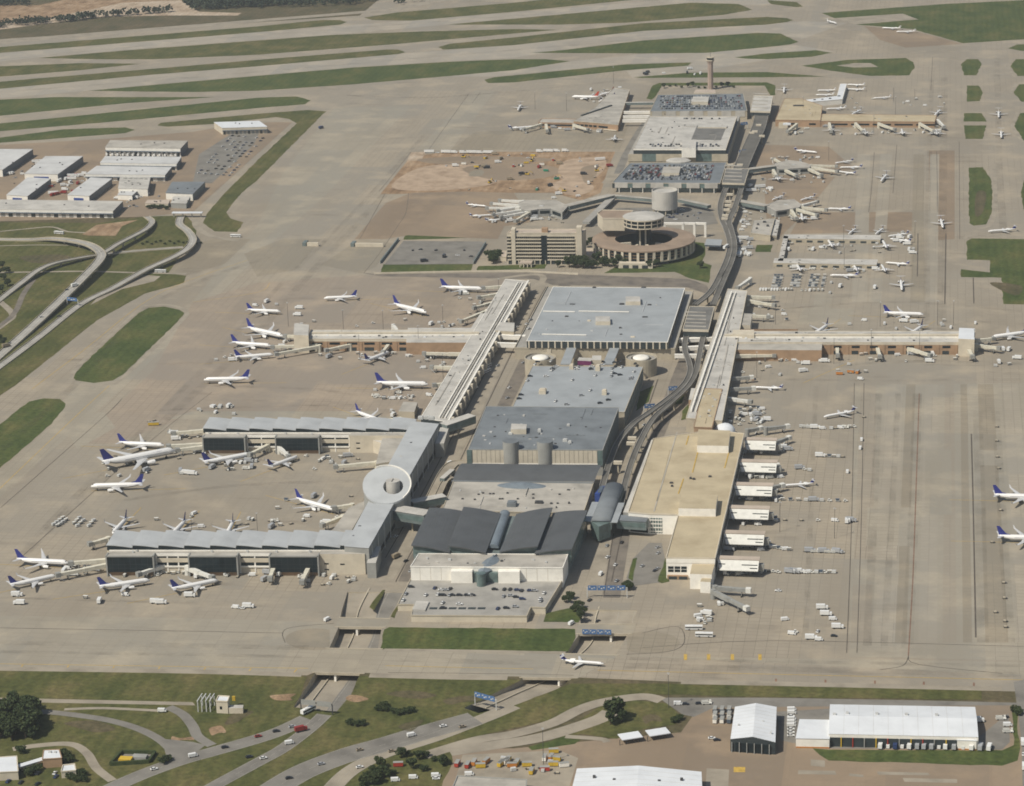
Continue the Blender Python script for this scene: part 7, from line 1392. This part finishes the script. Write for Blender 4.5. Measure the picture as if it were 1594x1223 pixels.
# ---- cargo yard and its car lot
for r_ in range(6):
    for k in range(15):
        if rnd.random() < .72: 
            u = k/14; x = 318+r_*11+u*(52)-(r_*1.5); y = 272-u*58+(r_-3)*.8; veh('car_'+rnd.choice(['white', 'white', 'silver', 'white', 'tan', 'dark', 'blue']), x-8, y, 50+rnd.uniform(-8, 8), 'in the car lot beside the cargo yard')
cluster('between the cargo warehouses', 30, 80, 145, 268, 305, ['truck_white', 'trailer', 'car_white', 'truck_red', 'van_white', 'car_dark', 'container']); cluster('left of the cargo warehouses', 20, 0, 60, 252, 285, ['truck_white', 'trailer', 'car_silver', 'van_white', 'car_dark']); cluster('near the cargo yard gate', 18, 180, 250, 298, 332, ['car_white', 'van_white', 'car_silver', 'car_dark', 'truck_white'])
rowv('backed against the long front warehouse', lin_((0, 334), (172, 336), 18), ['trailer', 'truck_white', 'trailer'], 88); rowv('before the far grey warehouse', lin_((168, 242), (276, 243), 14), ['trailer', 'truck_white'], 88); veh('shipping_box', 79, 291, 10, 'between the cargo warehouses', lab='long red trailer between the cargo warehouses')
# ---- bottom right
rowv('in the parked truck row below the long hangar', lin_((1371, 1163), (1462, 1164), 9)+lin_((1472, 1164), (1540, 1166), 6), ['truck_white', 'truck_white', 'van_white', 'truck_blue', 'truck_silver'], 84); rowv('in the column of vehicles left of the long hangar', lin_((1232, 1106), (1231, 1146), 9), ['van_white', 'car_white'], 10)
for c in range(3):
    for r_ in range(3): veh(rnd.choice(['shipping_box_blue', 'shipping_box_white']), 1113+c*11, 1108+r_*8, 88, 'in the block of containers left of the gabled hangar')
rowv('around the hangar yards', [(1181, 1157), (1306, 1147), (1338, 1149), (1522, 1124), (1565, 1117), (1568, 1130), (1569, 1140), (1558, 1120), (1170, 1118), (1108, 1150), (1116, 1153), (1100, 1096), (1088, 1096), (1067, 1097), (1055, 1097)], ['truck_white', 'car_white', 'van_white', 'car_dark', 'loader'], 10); rowv('on the road at the right edge', [(1592, 1158), (1593, 1175), (1594, 1196)], ['car_white', 'truck_white'], 88)
for x, y, k in ((712, 1192, 'shipping_box'), (728, 1194, 'shipping_box'), (738, 1190, 'shipping_box_orange'), (748, 1195, 'shipping_box_yellow'), (757, 1188, 'shipping_box_orange'), (780, 1192, 'shipping_box_yellow'), (790, 1186, 'shipping_box_yellow'), (797, 1194, 'shipping_box_orange'), (805, 1190, 'shipping_box_yellow'), (862, 1172, 'shipping_box_yellow'), (858, 1182, 'shipping_box_orange'), (848, 1200, 'shipping_box')): veh(k, x, y, rnd.choice([70, 85, 10]), 'in the pale storage yard')
cluster('piled in the pale storage yard', 18, 760, 880, 1180, 1205, ['dolly', 'container', 'shipping_box_yellow', 'shipping_box_white']); rowv('parked beside the grey building at the bottom', [(615, 1216), (643, 1212), (678, 1209), (679, 1213), (700, 1240), (730, 1207)], ['car_white', 'van_white'], 10); veh('shipping_box', 620, 1193, 10, 'in the bushes at the bottom')
cluster('by the lower left house', 9, 10, 90, 1203, 1222, ['car_dark', 'car_dark', 'car_blue', 'car_white'], (70, 80))
# ---- on the roads
veh('bus', 480, 1108, 60, 'leaving the left sunken road', .4); veh('car_red', 402, 1147, 30, 'on the left approach road', .3); veh('truck_red', 469, 1138, 35, 'beside the left approach road', .3); veh('car_dark', 388, 1179, 30, 'on the lower left approach road', .3); veh('van_white', 252, 1108, 5, 'on the loop road', .3)
for x, y, k, wh in ((509, 966, 'van_white', 'above the left sunken road'), (889, 972, 'van_white', 'on the service road above the right sunken road'), (1594, 1155, 'car_dark', 'at the right edge'), (617, 868, 'truck_tan', 'on the left terminal road'), (632, 874, 'car_dark', 'on the left terminal road'), (616, 836, 'car_white', 'on the left terminal road'), (740, 605, 'van_white', 'on the left terminal road'), (758, 572, 'bus', 'at the finned concourse kerb'), (757, 580, 'bus', 'at the finned concourse kerb'), (793, 604, 'car_white', 'on the left terminal road'), (946, 868, 'car_white', 'on the right terminal road'), (918, 935, 'car_dark', 'on the right terminal road'), (1003, 662, 'car_white', 'on the right terminal road'), (500, 200, 'truck_blue', 'on the broad left taxiway'), (931, 968, 'car_dark', 'on the right terminal road')): veh(k, x, y, 65, wh, .1)
for x, y, z, k in ((117, 446, 6.2, 'truck_white'), (104, 452, 5.6, 'car_dark'), (64, 494, 3.2, 'car_white'), (10, 540, .9, 'truck_tan'), (92, 493, .4, 'car_dark')): veh(k, x, y, 50, 'on the long flyover', z)
TR = [(455, 1132), (430, 1139), (350, 1164), (300, 1178), (240, 1198), (450, 1158), (410, 1181), (690, 1131), (640, 1146), (560, 1168), (500, 1190), (450, 1212), (720, 1132), (610, 1170), (560, 1195)]
rowv('driving on the approach roads at the bottom', TR, ['car_white', 'car_silver', 'car_dark', 'van_white', 'car_tan', 'car_silver'], 30, .25)
rowv('on the left terminal road', [(640, 890), (655, 865), (690, 805), (725, 742), (760, 680), (790, 620), (815, 565), (845, 500), (700, 722), (735, 655), (775, 570), (805, 510)], ['car_white', 'car_dark', 'car_silver', 'van_white'], 62, .15)
rowv('on the right terminal road', [(958, 880), (968, 845), (990, 760), (1012, 705), (1040, 640), (960, 905), (945, 850), (935, 895)], ['car_white', 'car_dark', 'car_silver', 'van_white'], 75, .15)
veh('bus', 250, 424, 0, 'under the S-curved flyover'); veh('bus', 92, 364, -15, 'beside the dirt patch on the left'); veh('bus', 367, 369, -5, 'at the end of the ramp by the taxiway'); veh('bus', 1130, 386, 75, 'on the train track', 9)
for x, y in ((1043, 470), (1047, 490), (1045, 500), (1042, 508), (1050, 480), (820, 505), (826, 498), (823, 512), (1044, 512)): veh('car_'+rnd.choice(['white', 'silver', 'dark']), x, y, 65, 'on the podium edge of the pale blue garage', 10.4)
# ---- cars on the roof decks
def stuff_cars(name, label, L):
    b = MB(); mats_ = ['car_white', 'car_silver', 'car_dark', 'car_blue', 'car_red', 'car_tan', 'jet_glass', 'tyre']
    for cc, x, y, z, h_ in L:
        me = VM['car_'+cc]; ca, sa = math.cos(h_), math.sin(h_); i0 = len(b.v); k0 = mats_.index('car_'+cc)
        b.v += [(x+v.co.x*ca-v.co.y*sa, y+v.co.x*sa+v.co.y*ca, z+v.co.z) for v in me.vertices]
        for p in me.polygons: b.f.append(tuple(i0+q for q in p.vertices)); b.m.append(k0 if p.material_index == 0 else 5+p.material_index)
    struct(b.build(name, mats_), 'stuff', label)
def deck(where, q, z, rows, cols, fill, colours, hd, stuff=0.0):
    rest = []
    NL, NR, FR, FL = [G(x, y, z) for x, y in q]
    for r_ in range(rows):
        for c in range(cols):
            if rnd.random() > fill: continue
            u, v = (c+.5)/cols, (r_+.5)/rows; p = NL.lerp(NR, u).lerp(FL.lerp(FR, u), v); cc = rnd.choice(colours)
            if rnd.random() < stuff: rest.append((cc, p.x+rnd.uniform(-.3, .3), p.y+rnd.uniform(-.4, .4), z+.1, R(hd+rnd.uniform(-4, 4)))); continue
            o = link('parked_car', VM['car_'+cc], None, (p.x+rnd.uniform(-.3, .3), p.y+rnd.uniform(-.4, .4), z+.1), R(hd+rnd.uniform(-4, 4)+(180 if rnd.random() < .4 else 0))); tag(o, cc+' car '+where, 'car', 'cars '+where)
    if rest: stuff_cars('parked_cars', 'tightly parked cars '+where, rest)
CC = ['silver', 'dark', 'dark', 'blue', 'silver', 'white', 'silver', 'dark', 'tan', 'silver', 'dark', 'white', 'silver', 'dark', 'blue', 'red']
deck('on the crowded car deck behind the cylindrical ramp', [(966, 280), (1105, 281), (1112, 257), (985, 257)], 11.5, 9, 36, .8, CC, 82, .93)
deck('on the farthest crowded car deck', [(1024, 171), (1158, 170), (1153, 148), (1028, 149)], 11.6, 7, 34, .8, CC, 82, 1)
deck('along the front of the grey far garage', [(1005, 229), (1120, 229), (1121, 224), (1007, 224)], 18.5, 2, 28, .6, ['dark', 'dark', 'blue', 'silver'], 82, 1); deck('along the back of the grey far garage', [(1062, 187), (1125, 187), (1126, 183), (1064, 183)], 18.5, 1, 16, .6, ['dark', 'silver'], 82, 1)
for x, y in ((833, 568), (837, 564), (858, 563), (860, 575), (866, 571), (859, 577), (862, 573), (900, 572), (898, 575), (921, 571), (920, 575), (938, 564), (937, 569), (957, 565), (966, 564), (953, 574), (958, 571), (968, 572), (953, 580), (952, 586), (957, 582), (965, 584), (989, 567), (992, 570), (987, 579), (982, 590), (984, 588), (825, 586), (821, 593), (850, 586), (891, 592), (919, 608), (905, 616), (947, 623), (934, 628), (865, 625), (882, 630), (811, 615), (808, 621), (927, 585)): veh('car_'+rnd.choice(['dark', 'white', 'silver', 'white', 'dark']), x, y, rnd.choice([10, 75, 20]), 'on the light blue garage roof', 15.7)
for x, y in ((677, 916), (701, 917), (682, 926), (686, 927), (690, 927), (700, 927), (704, 927), (715, 927), (727, 927), (731, 927), (735, 927), (663, 927), (694, 919), (687, 919), (770, 918), (785, 918), (794, 918), (805, 919), (812, 920), (825, 920), (832, 920), (784, 929), (795, 928), (803, 930), (813, 933), (847, 924), (841, 933), (842, 936), (689, 939), (690, 947), (715, 941), (775, 948), (788, 947), (802, 945), (628, 935), (640, 914), (632, 925)): veh('car_'+rnd.choice(['dark', 'dark', 'white', 'silver', 'blue']), x, y, rnd.choice([5, 80]), 'on the low roof-top car park', 4.8)
cluster('in the car park behind the ring building', 26, 985, 1090, 326, 343, ['car_dark', 'car_white', 'car_silver', 'car_blue']); cluster('in the fenced car park', 8, 640, 735, 385, 408, ['car_dark', 'truck_dark', 'car_white'])
# ================================================================ trees
def tree_mesh(seed, h, rx, n=900, leaf=.95):
    r_ = random.Random(seed); b = MB(); nl = 9
    lobes = [(r_.uniform(-.55, .55)*rx, r_.uniform(-.55, .55)*rx, h*r_.uniform(.45, .85), rx*r_.uniform(.35, .6)) for _ in range(nl)]
    for k in range(n):
        lx, ly, lz, lr = lobes[k % nl]; v = Vector((r_.gauss(0, 1), r_.gauss(0, 1), r_.gauss(0, 1))).normalized()*lr*r_.uniform(.55, 1.05); p = Vector((lx, ly, lz))+Vector((v.x, v.y, v.z*.8))
        if p.z < h*.18: continue
        a = Vector((r_.gauss(0, 1), r_.gauss(0, 1), r_.gauss(0, .6))).normalized()*leaf*r_.uniform(.5, 1); c = a.cross(Vector((r_.gauss(0, 1), r_.gauss(0, 1), r_.gauss(0, 1)))).normalized()*leaf*r_.uniform(.4, .8)
        b.face([p-a, p+c, p+a, p-c])
    t = MB(); t.tube([[(q*math.cos(2*math.pi*j/7), q*math.sin(2*math.pi*j/7), z) for j in range(7)] for q, z in ((.42, 0), (.3, h*.3), (.16, h*.65))])
    for lx, ly, lz, lr in lobes[:5]: t.beam((0, 0, h*.32), (lx*.8, ly*.8, lz), .18, .18)
    return b.mesh('crown', 'leaf'), t.mesh('trunk', 'bark')
TREES = [tree_mesh(1, 9, 4.6), tree_mesh(2, 8, 5.2), tree_mesh(3, 11, 4.2), tree_mesh(4, 3.2, 3.0, 500, .6)]
def tree(x, y, k, sc, label, group, name='tree', dx=0, dy=0):
    p = G(x, y); t = thing(name, label, 'tree' if k < 3 else 'bush', (p.x+dx, p.y+dy, .1), rnd.uniform(0, 6.28), group); t.scale = (sc,)*3
    link('crown', TREES[k][0], t); link('trunk', TREES[k][1], t)
for i in range(46): tree(rnd.uniform(-35, 54), 1106+rnd.uniform(0, 48), i % 3, rnd.uniform(1.1, 1.5), 'dark leafy tree in the dense clump at the lower left edge', 'lower left tree clump')
for i, x in enumerate((886, 895, 904, 912, 920, 929, 938, 948, 956, 964, 971, 893, 908, 925, 942)): tree(x, 415+rnd.uniform(-4, 3), i % 3, rnd.uniform(.95, 1.35), 'tree in the row between hotel and ring building', 'trees before the ring building')
for x, y in ((766, 407), (762, 402), (771, 405), (768, 410), (774, 401)): tree(x, y, 1, 1.15, 'dark tree in the group left of the slab hotel', 'trees left of the hotel')
for x, y, w_ in ((1012, 417, 'below the ring building'), (1022, 416, 'below the ring building'), (1090, 418, 'on the lawn beside the train track'), (868, 416, 'beside the hotel drive'), (1082, 390, 'right of the ring building'), (1076, 386, 'right of the ring building'), (912, 385, 'between hotel and ring building'), (918, 380, 'between hotel and ring building'), (960, 372, 'inside the ring building'), (975, 370, 'inside the ring building')): tree(x, y, 0, .9, 'single tree '+w_, 'garden trees')
for x, y in ((590, 1106), (600, 1107), (598, 1100), (612, 1110), (622, 1112), (632, 1110), (640, 1108), (545, 1128), (556, 1130), (565, 1129)): tree(x, y, 3, 1.0, 'low dark bush on the grass between the approach roads', 'roadside bushes', 'bush')
for x, y in ((572, 1210), (580, 1200), (585, 1218), (592, 1194), (598, 1210), (565, 1225), (612, 1205), (625, 1180), (636, 1176), (650, 1182), (662, 1178), (676, 1184), (690, 1190), (640, 1196), (660, 1200), (570, 1222)): tree(x, y, rnd.choice([0, 1, 3, 3]), rnd.uniform(.7, 1.05), 'tree or shrub in the thicket by the lower highway', 'thicket by the highway')
for x, y, s_ in ((955, 1122, 1.45), (962, 1118, 1.1), (950, 1128, .9), (968, 1124, .8)): tree(x, y, 2, s_, 'tall tree on the grassy island before the shelters', 'island trees')
for x, y in ((882, 938), (888, 932), (896, 952), (901, 946), (906, 955), (903, 962), (976, 915), (980, 918)): tree(x, y, 1, .7, 'small tree beside the low roof-top car park', 'trees beside the roof-top car park')
for x, y in ((-2, 428), (6, 436), (-6, 446), (10, 425), (4, 455), (12, 445), (-4, 530), (6, 538), (-8, 460), (4, 418)): tree(x, y, rnd.choice([0, 1]), .9, 'tree at the left edge below the flyovers', 'trees at the left edge')
for x, y in ((232, 325), (238, 324), (245, 325), (252, 323), (258, 326), (280, 322), (284, 319)): tree(x, y, 3, 1.3, 'bush before the cream office at the cargo yard gate', 'bushes at the cargo yard gate', 'bush')
for x, y in ((32, 1172), (100, 1178), (108, 1186), (96, 1188), (110, 1212), (118, 1216), (126, 1208), (130, 1216), (44, 1206), (58, 1200), (262, 1184), (255, 1188), (1581, 1108), (1584, 1112), (1050, 1124), (1058, 1120)): tree(x, y, 3, rnd.uniform(.9, 1.4), 'shrub near the buildings at the bottom of the picture', 'garden shrubs', 'bush')
for x in range(222, 320, 7): tree(x, 379+rnd.uniform(-3, 2), 3, .6, 'brownish shrub along the ground road under the flyovers', 'shrubs under the flyovers', 'bush')
for i, x in enumerate(range(1034, 1150, 9)): tree(x, 135+rnd.uniform(-1, 4), rnd.choice([0, 3]), .8, 'small tree in the row behind the farthest car deck', 'trees behind the farthest car deck')
# far woods: one mass of foliage
def woods(name, polys, n, h, m='leaf_far'):
    b = MB()
    for (pts, nn) in polys:
        P = [G(*p) for p in pts]
        for _ in range(nn):
            u, v = rnd.random(), rnd.random(); c = P[0].lerp(P[1], u).lerp(P[3].lerp(P[2], u), v); hh = h*rnd.uniform(.5, 1.1); rr = rnd.uniform(2.5, 5)
            for k in range(n):
                d = Vector((rnd.gauss(0, 1), rnd.gauss(0, 1), abs(rnd.gauss(0, 1)))).normalized(); p = Vector((c.x+d.x*rr, c.y+d.y*rr, hh*.35+d.z*hh*.6)); a = Vector((rnd.gauss(0, 1), rnd.gauss(0, 1), rnd.gauss(0, .5))).normalized()*2.0; e = a.cross(Vector((rnd.gauss(0, 1), rnd.gauss(0, 1), rnd.gauss(0, 1)))).normalized()*1.6
                b.face([p-a, p+e, p+a, p-e])
    return struct(b.build(name, m), 'stuff', 'dark woodland beyond the airfield')
woods('woodland', [([(300, 17), (420, 10), (620, -14), (260, -14)], 900), ([(400, 13), (560, 8), (640, -14), (420, -14)], 350), ([(-40, 47), (130, 32), (160, 27), (-40, 38)], 160), ([(-20, 12), (45, 10), (40, -8), (-20, -8)], 130), ([(110, 32), (260, 20), (270, 17), (150, 26)], 70), ([(620, 8), (700, -6), (760, -20), (560, -20)], 120)], 13, 13)
# ================================================================ signs, gantries, masts
def gantry(label, a, c, z, panels, m='sign_blue', face=True, posts=True):
    A, C = G(a[0], a[1], z), G(c[0], c[1], z); t = thing('sign_gantry', label, 'sign', (A.x, A.y, 0)); b = MB(); b.beam(A, C, .6, .7); b.build('crossbeam', 'metal_light' if m == 'sign_blue' else 'metal_dark', t)
    if posts:
        for p in (A, C): MB().box((p.x, p.y, -.2), (.6, .6, z)).build('post', 'metal_light' if m == 'sign_blue' else 'metal_dark', t)
    d = C-A; n = Vector((d.y, -d.x, 0)).normalized(); n = n if n.y < 0 else -n
    for u0, u1 in panels:
        p, q = A.lerp(C, u0)+n*.5, A.lerp(C, u1)+n*.5; b = MB(); b.beam(p+Vector((0, 0, 1.6)), q+Vector((0, 0, 1.6)), .15, 3.6); s_ = b.build('sign_panel', m, t)
        if face:
            for k in range(3):
                v = u0+(u1-u0)*(.12+.26*k); w_ = u0+(u1-u0)*(.28+.26*k); p2, q2 = A.lerp(C, v)+n*.62, A.lerp(C, w_)+n*.62; z2 = (.9, -.3, .3)[k]; b = MB(); b.beam(p2+Vector((0, 0, z2)), q2+Vector((0, 0, z2)), .06, .8); b.build('white_mark', 'line_white', s_)
    return t
gantry('wide blue overhead sign across the right terminal road', (914, 914), (976, 914), 8, [(.02, .24), (.26, .48), (.5, .72), (.74, .96)])
gantry('blue sign on the narrow bridge over the right sunken road', (906, 982), (952, 983), 2.4, [(.01, .23), (.25, .48), (.5, .74), (.76, .99)], posts=False)
gantry('slanted blue overhead sign on the lower highway', (739, 1079), (772, 1088), 8, [(.02, .32), (.34, .64), (.66, .96)])
gantry('dark sign gantry seen from behind at the left sunken road', (468, 1091), (517, 1096), 7.5, [(.02, .48), (.52, .98)], 'wall_grey', False)
gantry('blue overhead sign below the long flyover', (104, 464), (121, 466), 7, [(.05, .95)]); gantry('small blue sign on the road right of the ramp walkway', (1002, 632), (1020, 630), 6, [(.05, .95)]); gantry('small blue sign near the right round ramp tower', (1040, 604), (1055, 603), 6, [(.05, .95)]); gantry('blue sign beside the grey far garage', (1150, 235), (1162, 234), 8, [(.05, .95)]); gantry('blue sign above the road beside the far garage', (1152, 192), (1164, 191), 8, [(.05, .95)])
mast_b = MB(); mast_b.tube([[(q*math.cos(2*math.pi*j/6), q*math.sin(2*math.pi*j/6), z) for j in range(6)] for q, z in ((.2, 0), (.13, 24))]); MAST = mast_b.mesh('pole', 'metal_dark'); hb = MB(); hb.box((0, 0, 23.6), (2.4, .4, .4)); hb.box((0, 0, 24.1), (.4, 1.8, .3)); MHEAD = hb.mesh('lamp_head', 'metal_light')
for i, (x, y) in enumerate(((1298, 566), (1356, 552), (1431, 552), (1516, 552), (535, 520), (597, 520), (652, 545), (690, 512), (560, 560), (690, 590), (777, 470), (449, 508), (1207, 505), (1370, 508), (1459, 506), (1484, 506), (1299, 838), (1214, 828), (1314, 420), (1424, 378), (1394, 178), (1360, 208), (1250, 178), (833, 170), (882, 172), (955, 130), (402, 845), (300, 846), (1178, 588), (1290, 250), (1313, 385), (1041, 1102), (846, 1190))):
    p = G(x, y); t = thing('light_mast', 'tall thin apron light mast', 'light mast', (p.x, p.y, 0), rnd.uniform(0, 3), 'apron light masts'); link('pole', MAST, t); link('lamp_head', MHEAD, t)
# rooftop clutter for the big flat roofs is added as parts of their buildings above
# ================================================================ oil stains and tyre marks on the stands
def stain_mat():
    m = mat('stain', (.055, .048, .042), .9, 0, spec=.1); n = m.node_tree.nodes; l = m.node_tree.links
    tc_ = n.new('ShaderNodeTexCoord'); mp = n.new('ShaderNodeVectorMath'); mp.operation = 'SUBTRACT'; mp.inputs[1].default_value = (.5, .5, 0)
    l.new(tc_.outputs['Generated'], mp.inputs[0]); ln = n.new('ShaderNodeVectorMath'); ln.operation = 'LENGTH'; l.new(mp.outputs[0], ln.inputs[0])
    mr = n.new('ShaderNodeMapRange'); mr.inputs[1].default_value = .5; mr.inputs[2].default_value = .08; mr.inputs[3].default_value = 0; mr.inputs[4].default_value = .82; l.new(ln.outputs['Value'], mr.inputs[0])
    g = n.new('ShaderNodeNewGeometry'); nz = n.new('ShaderNodeTexNoise'); nz.inputs['Scale'].default_value = .16; nz.inputs['Detail'].default_value = 6; l.new(g.outputs['Position'], nz.inputs['Vector'])
    r2 = n.new('ShaderNodeMapRange'); r2.inputs[1].default_value = .36; r2.inputs[2].default_value = .66; l.new(nz.outputs['Fac'], r2.inputs[0])
    mu = n.new('ShaderNodeMath'); mu.operation = 'MULTIPLY'; l.new(mr.outputs[0], mu.inputs[0]); l.new(r2.outputs[0], mu.inputs[1]); l.new(mu.outputs[0], n['Principled BSDF'].inputs['Alpha'])
stain_mat()
SQ = MB().face([(-.5, -.5, 0), (.5, -.5, 0), (.5, .5, 0), (-.5, .5, 0)]).mesh('oil_stain', 'stain')
def stain(x, y, w_, d, ang=0):
    p = G(x, y); o = link('oil_stain', SQ, None, (p.x, p.y, .19+rnd.uniform(0, .04)), R(ang), (w_, d, 1)); struct(o)
for x, y, w_, d in ((85, 845, 26, 26), (280, 646, 44, 16), (285, 655, 40, 20), (345, 722, 40, 20), (440, 722, 30, 16), (490, 790, 40, 20), (240, 733, 70, 20), (500, 735, 50, 20), (200, 905, 50, 18), (300, 908, 50, 18), (420, 905, 40, 20), (475, 908, 40, 20), (120, 735, 60, 22), (460, 745, 90, 25), (470, 760, 80, 18), (530, 725, 50, 25), (700, 478, 60, 50), (690, 500, 60, 40), (560, 568, 60, 30), (640, 555, 60, 20), (380, 540, 40, 40), (590, 480, 80, 30), (620, 610, 80, 20), (1225, 478, 70, 25), (1225, 500, 90, 20), (1240, 470, 60, 18), (1230, 575, 90, 16), (1190, 572, 70, 14), (1420, 560, 50, 40), (1510, 572, 18, 60), (1450, 555, 60, 30), (1370, 560, 30, 60), (1180, 660, 60, 60), (1200, 640, 60, 20), (1280, 832, 110, 20), (1220, 833, 60, 18), (1205, 840, 50, 30), (1240, 745, 40, 12), (1255, 690, 60, 12), (1250, 650, 70, 10), (1150, 935, 40, 40), (1250, 385, 50, 30), (1330, 385, 60, 25), (1280, 355, 90, 25), (1420, 1005, 200, 14), (1480, 1018, 160, 10), (1540, 712, 34, 50), (1230, 285, 60, 25), (1260, 338, 60, 25), (480, 998, 34, 24), (505, 992, 30, 30), (1010, 995, 50, 30), (985, 1005, 40, 20), (700, 150, 120, 60), (600, 145, 160, 30), (540, 148, 100, 40), (380, 750, 120, 18), (100, 930, 120, 20), (250, 955, 300, 14), (60, 960, 160, 12), (360, 935, 160, 10), (1060, 545, 20, 30), (960, 640, 20, 30)): stain(x, y, w_, d)
def track(pts, w_):
    b = MB(); P = path(pts, .16, 8); N = offsets(P)
    for i in range(len(P)-1):
        b.face([P[i]+N[i]*w_/2, P[i]-N[i]*w_/2, P[i+1]-N[i+1]*w_/2, P[i+1]+N[i+1]*w_/2])
    struct(b.build('tyre_track', 'rubber'))
m = mat('rubber', (.10, .086, .068), .9, 0, spec=.1); n = m.node_tree.nodes; l = m.node_tree.links
g = n.new('ShaderNodeNewGeometry'); nz = n.new('ShaderNodeTexNoise'); nz.inputs['Scale'].default_value = .035; nz.inputs['Detail'].default_value = 8; nz.inputs['Roughness'].default_value = .7; l.new(g.outputs['Position'], nz.inputs['Vector'])
mr = n.new('ShaderNodeMapRange'); mr.inputs[1].default_value = .42; mr.inputs[2].default_value = .7; mr.inputs[3].default_value = 0; mr.inputs[4].default_value = .2; l.new(nz.outputs['Fac'], mr.inputs[0]); l.new(mr.outputs[0], n['Principled BSDF'].inputs['Alpha'])
for pts, w_ in (([(20, 880), (120, 780), (250, 660), (380, 540), (470, 440), (600, 300)], 9), ([(60, 830), (180, 710), (330, 560), (430, 450), (560, 320), (660, 210)], 6), ([(1428, 612), (1422, 800), (1412, 1010)], 8), ([(1522, 640), (1526, 800), (1530, 1000)], 8), ([(1398, 612), (1388, 800), (1376, 1005)], 5), ([(1368, 612), (1360, 800), (1350, 1005)], 6), ([(1550, 640), (1560, 800), (1572, 1000)], 7), ([(0, 1000), (250, 1004), (480, 1008)], 8), ([(0, 1014), (250, 1018), (470, 1022)], 5), ([(610, 1026), (800, 1031), (860, 1030)], 7), ([(970, 1036), (1250, 1042), (1590, 1050)], 9), ([(980, 1025), (1250, 1030), (1590, 1036)], 5), ([(1270, 600), (1262, 800), (1254, 990)], 4), ([(1470, 120), (1468, 300), (1466, 520)], 9), ([(1450, 120), (1445, 300), (1442, 520)], 6), ([(1552, 90), (1556, 260), (1562, 360)], 8), ([(0, 700), (110, 605), (230, 480), (330, 430), (420, 400)], 8), ([(0, 930), (250, 937), (480, 945)], 4), ([(540, 148), (700, 150), (980, 124)], 10), ([(0, 143), (300, 120), (700, 86), (1100, 52)], 9), ([(0, 93), (400, 55), (900, 17)], 9), ([(1330, 566), (1450, 562), (1590, 566)], 8), ([(1180, 590), (1400, 592), (1590, 590)], 6), ([(1220, 480), (1400, 470), (1590, 484)], 6), ([(330, 600), (480, 605), (560, 615)], 6), ([(180, 780), (360, 756), (560, 748)], 6), ([(200, 640), (420, 632), (560, 630)], 6)):
    track(pts, w_)
# ================================================================ haze
hz = MB().prism([(-9000, -1500), (9000, -1500), (9000, 14000), (-9000, 14000)], -9, 720)
mh = bpy.data.materials.new('haze'); mh.use_nodes = True; MATS['haze'] = mh; n_ = mh.node_tree.nodes; n_.remove(n_['Principled BSDF'])
pv = n_.new('ShaderNodeVolumePrincipled'); pv.inputs['Color'].default_value = (.90, .94, .95, 1); pv.inputs['Density'].default_value = 5.6e-5; pv.inputs['Anisotropy'].default_value = .3
mh.node_tree.links.new(pv.outputs[0], n_['Material Output'].inputs['Volume'])
struct(hz.build('haze', 'haze'), 'stuff', 'thin summer haze over the airfield')
# look-alikes that share a label are told apart by their place, left to right in the picture
ORD = 'first second third fourth fifth sixth seventh eighth ninth tenth eleventh twelfth thirteenth fourteenth fifteenth sixteenth seventeenth eighteenth nineteenth twentieth'.split()
ORD += ['twenty-'+k for k in ORD[:9]]+['thirtieth']+['thirty-'+k for k in ORD[:9]]+['fortieth']+['forty-'+k for k in ORD[:9]]
by = {}
for o in bpy.data.objects:
    if '_o' in o: del o['_o']
    if o.parent is None and 'category' in o: by.setdefault(o['label'], []).append(o)
for lab, L in by.items():
    if 1 < len(L) <= 49:
        L.sort(key=lambda o: (o.location-CAM).dot(rt)/(o.location-CAM).dot(fw))
        for k, o in enumerate(L):
            o['label'] = lab+', '+(('left one', 'right one')[k] if len(L) == 2 else ('leftmost' if k == 0 else 'rightmost' if k == len(L)-1 else 'middle one' if len(L) == 3 else ORD[k]+' from left'))
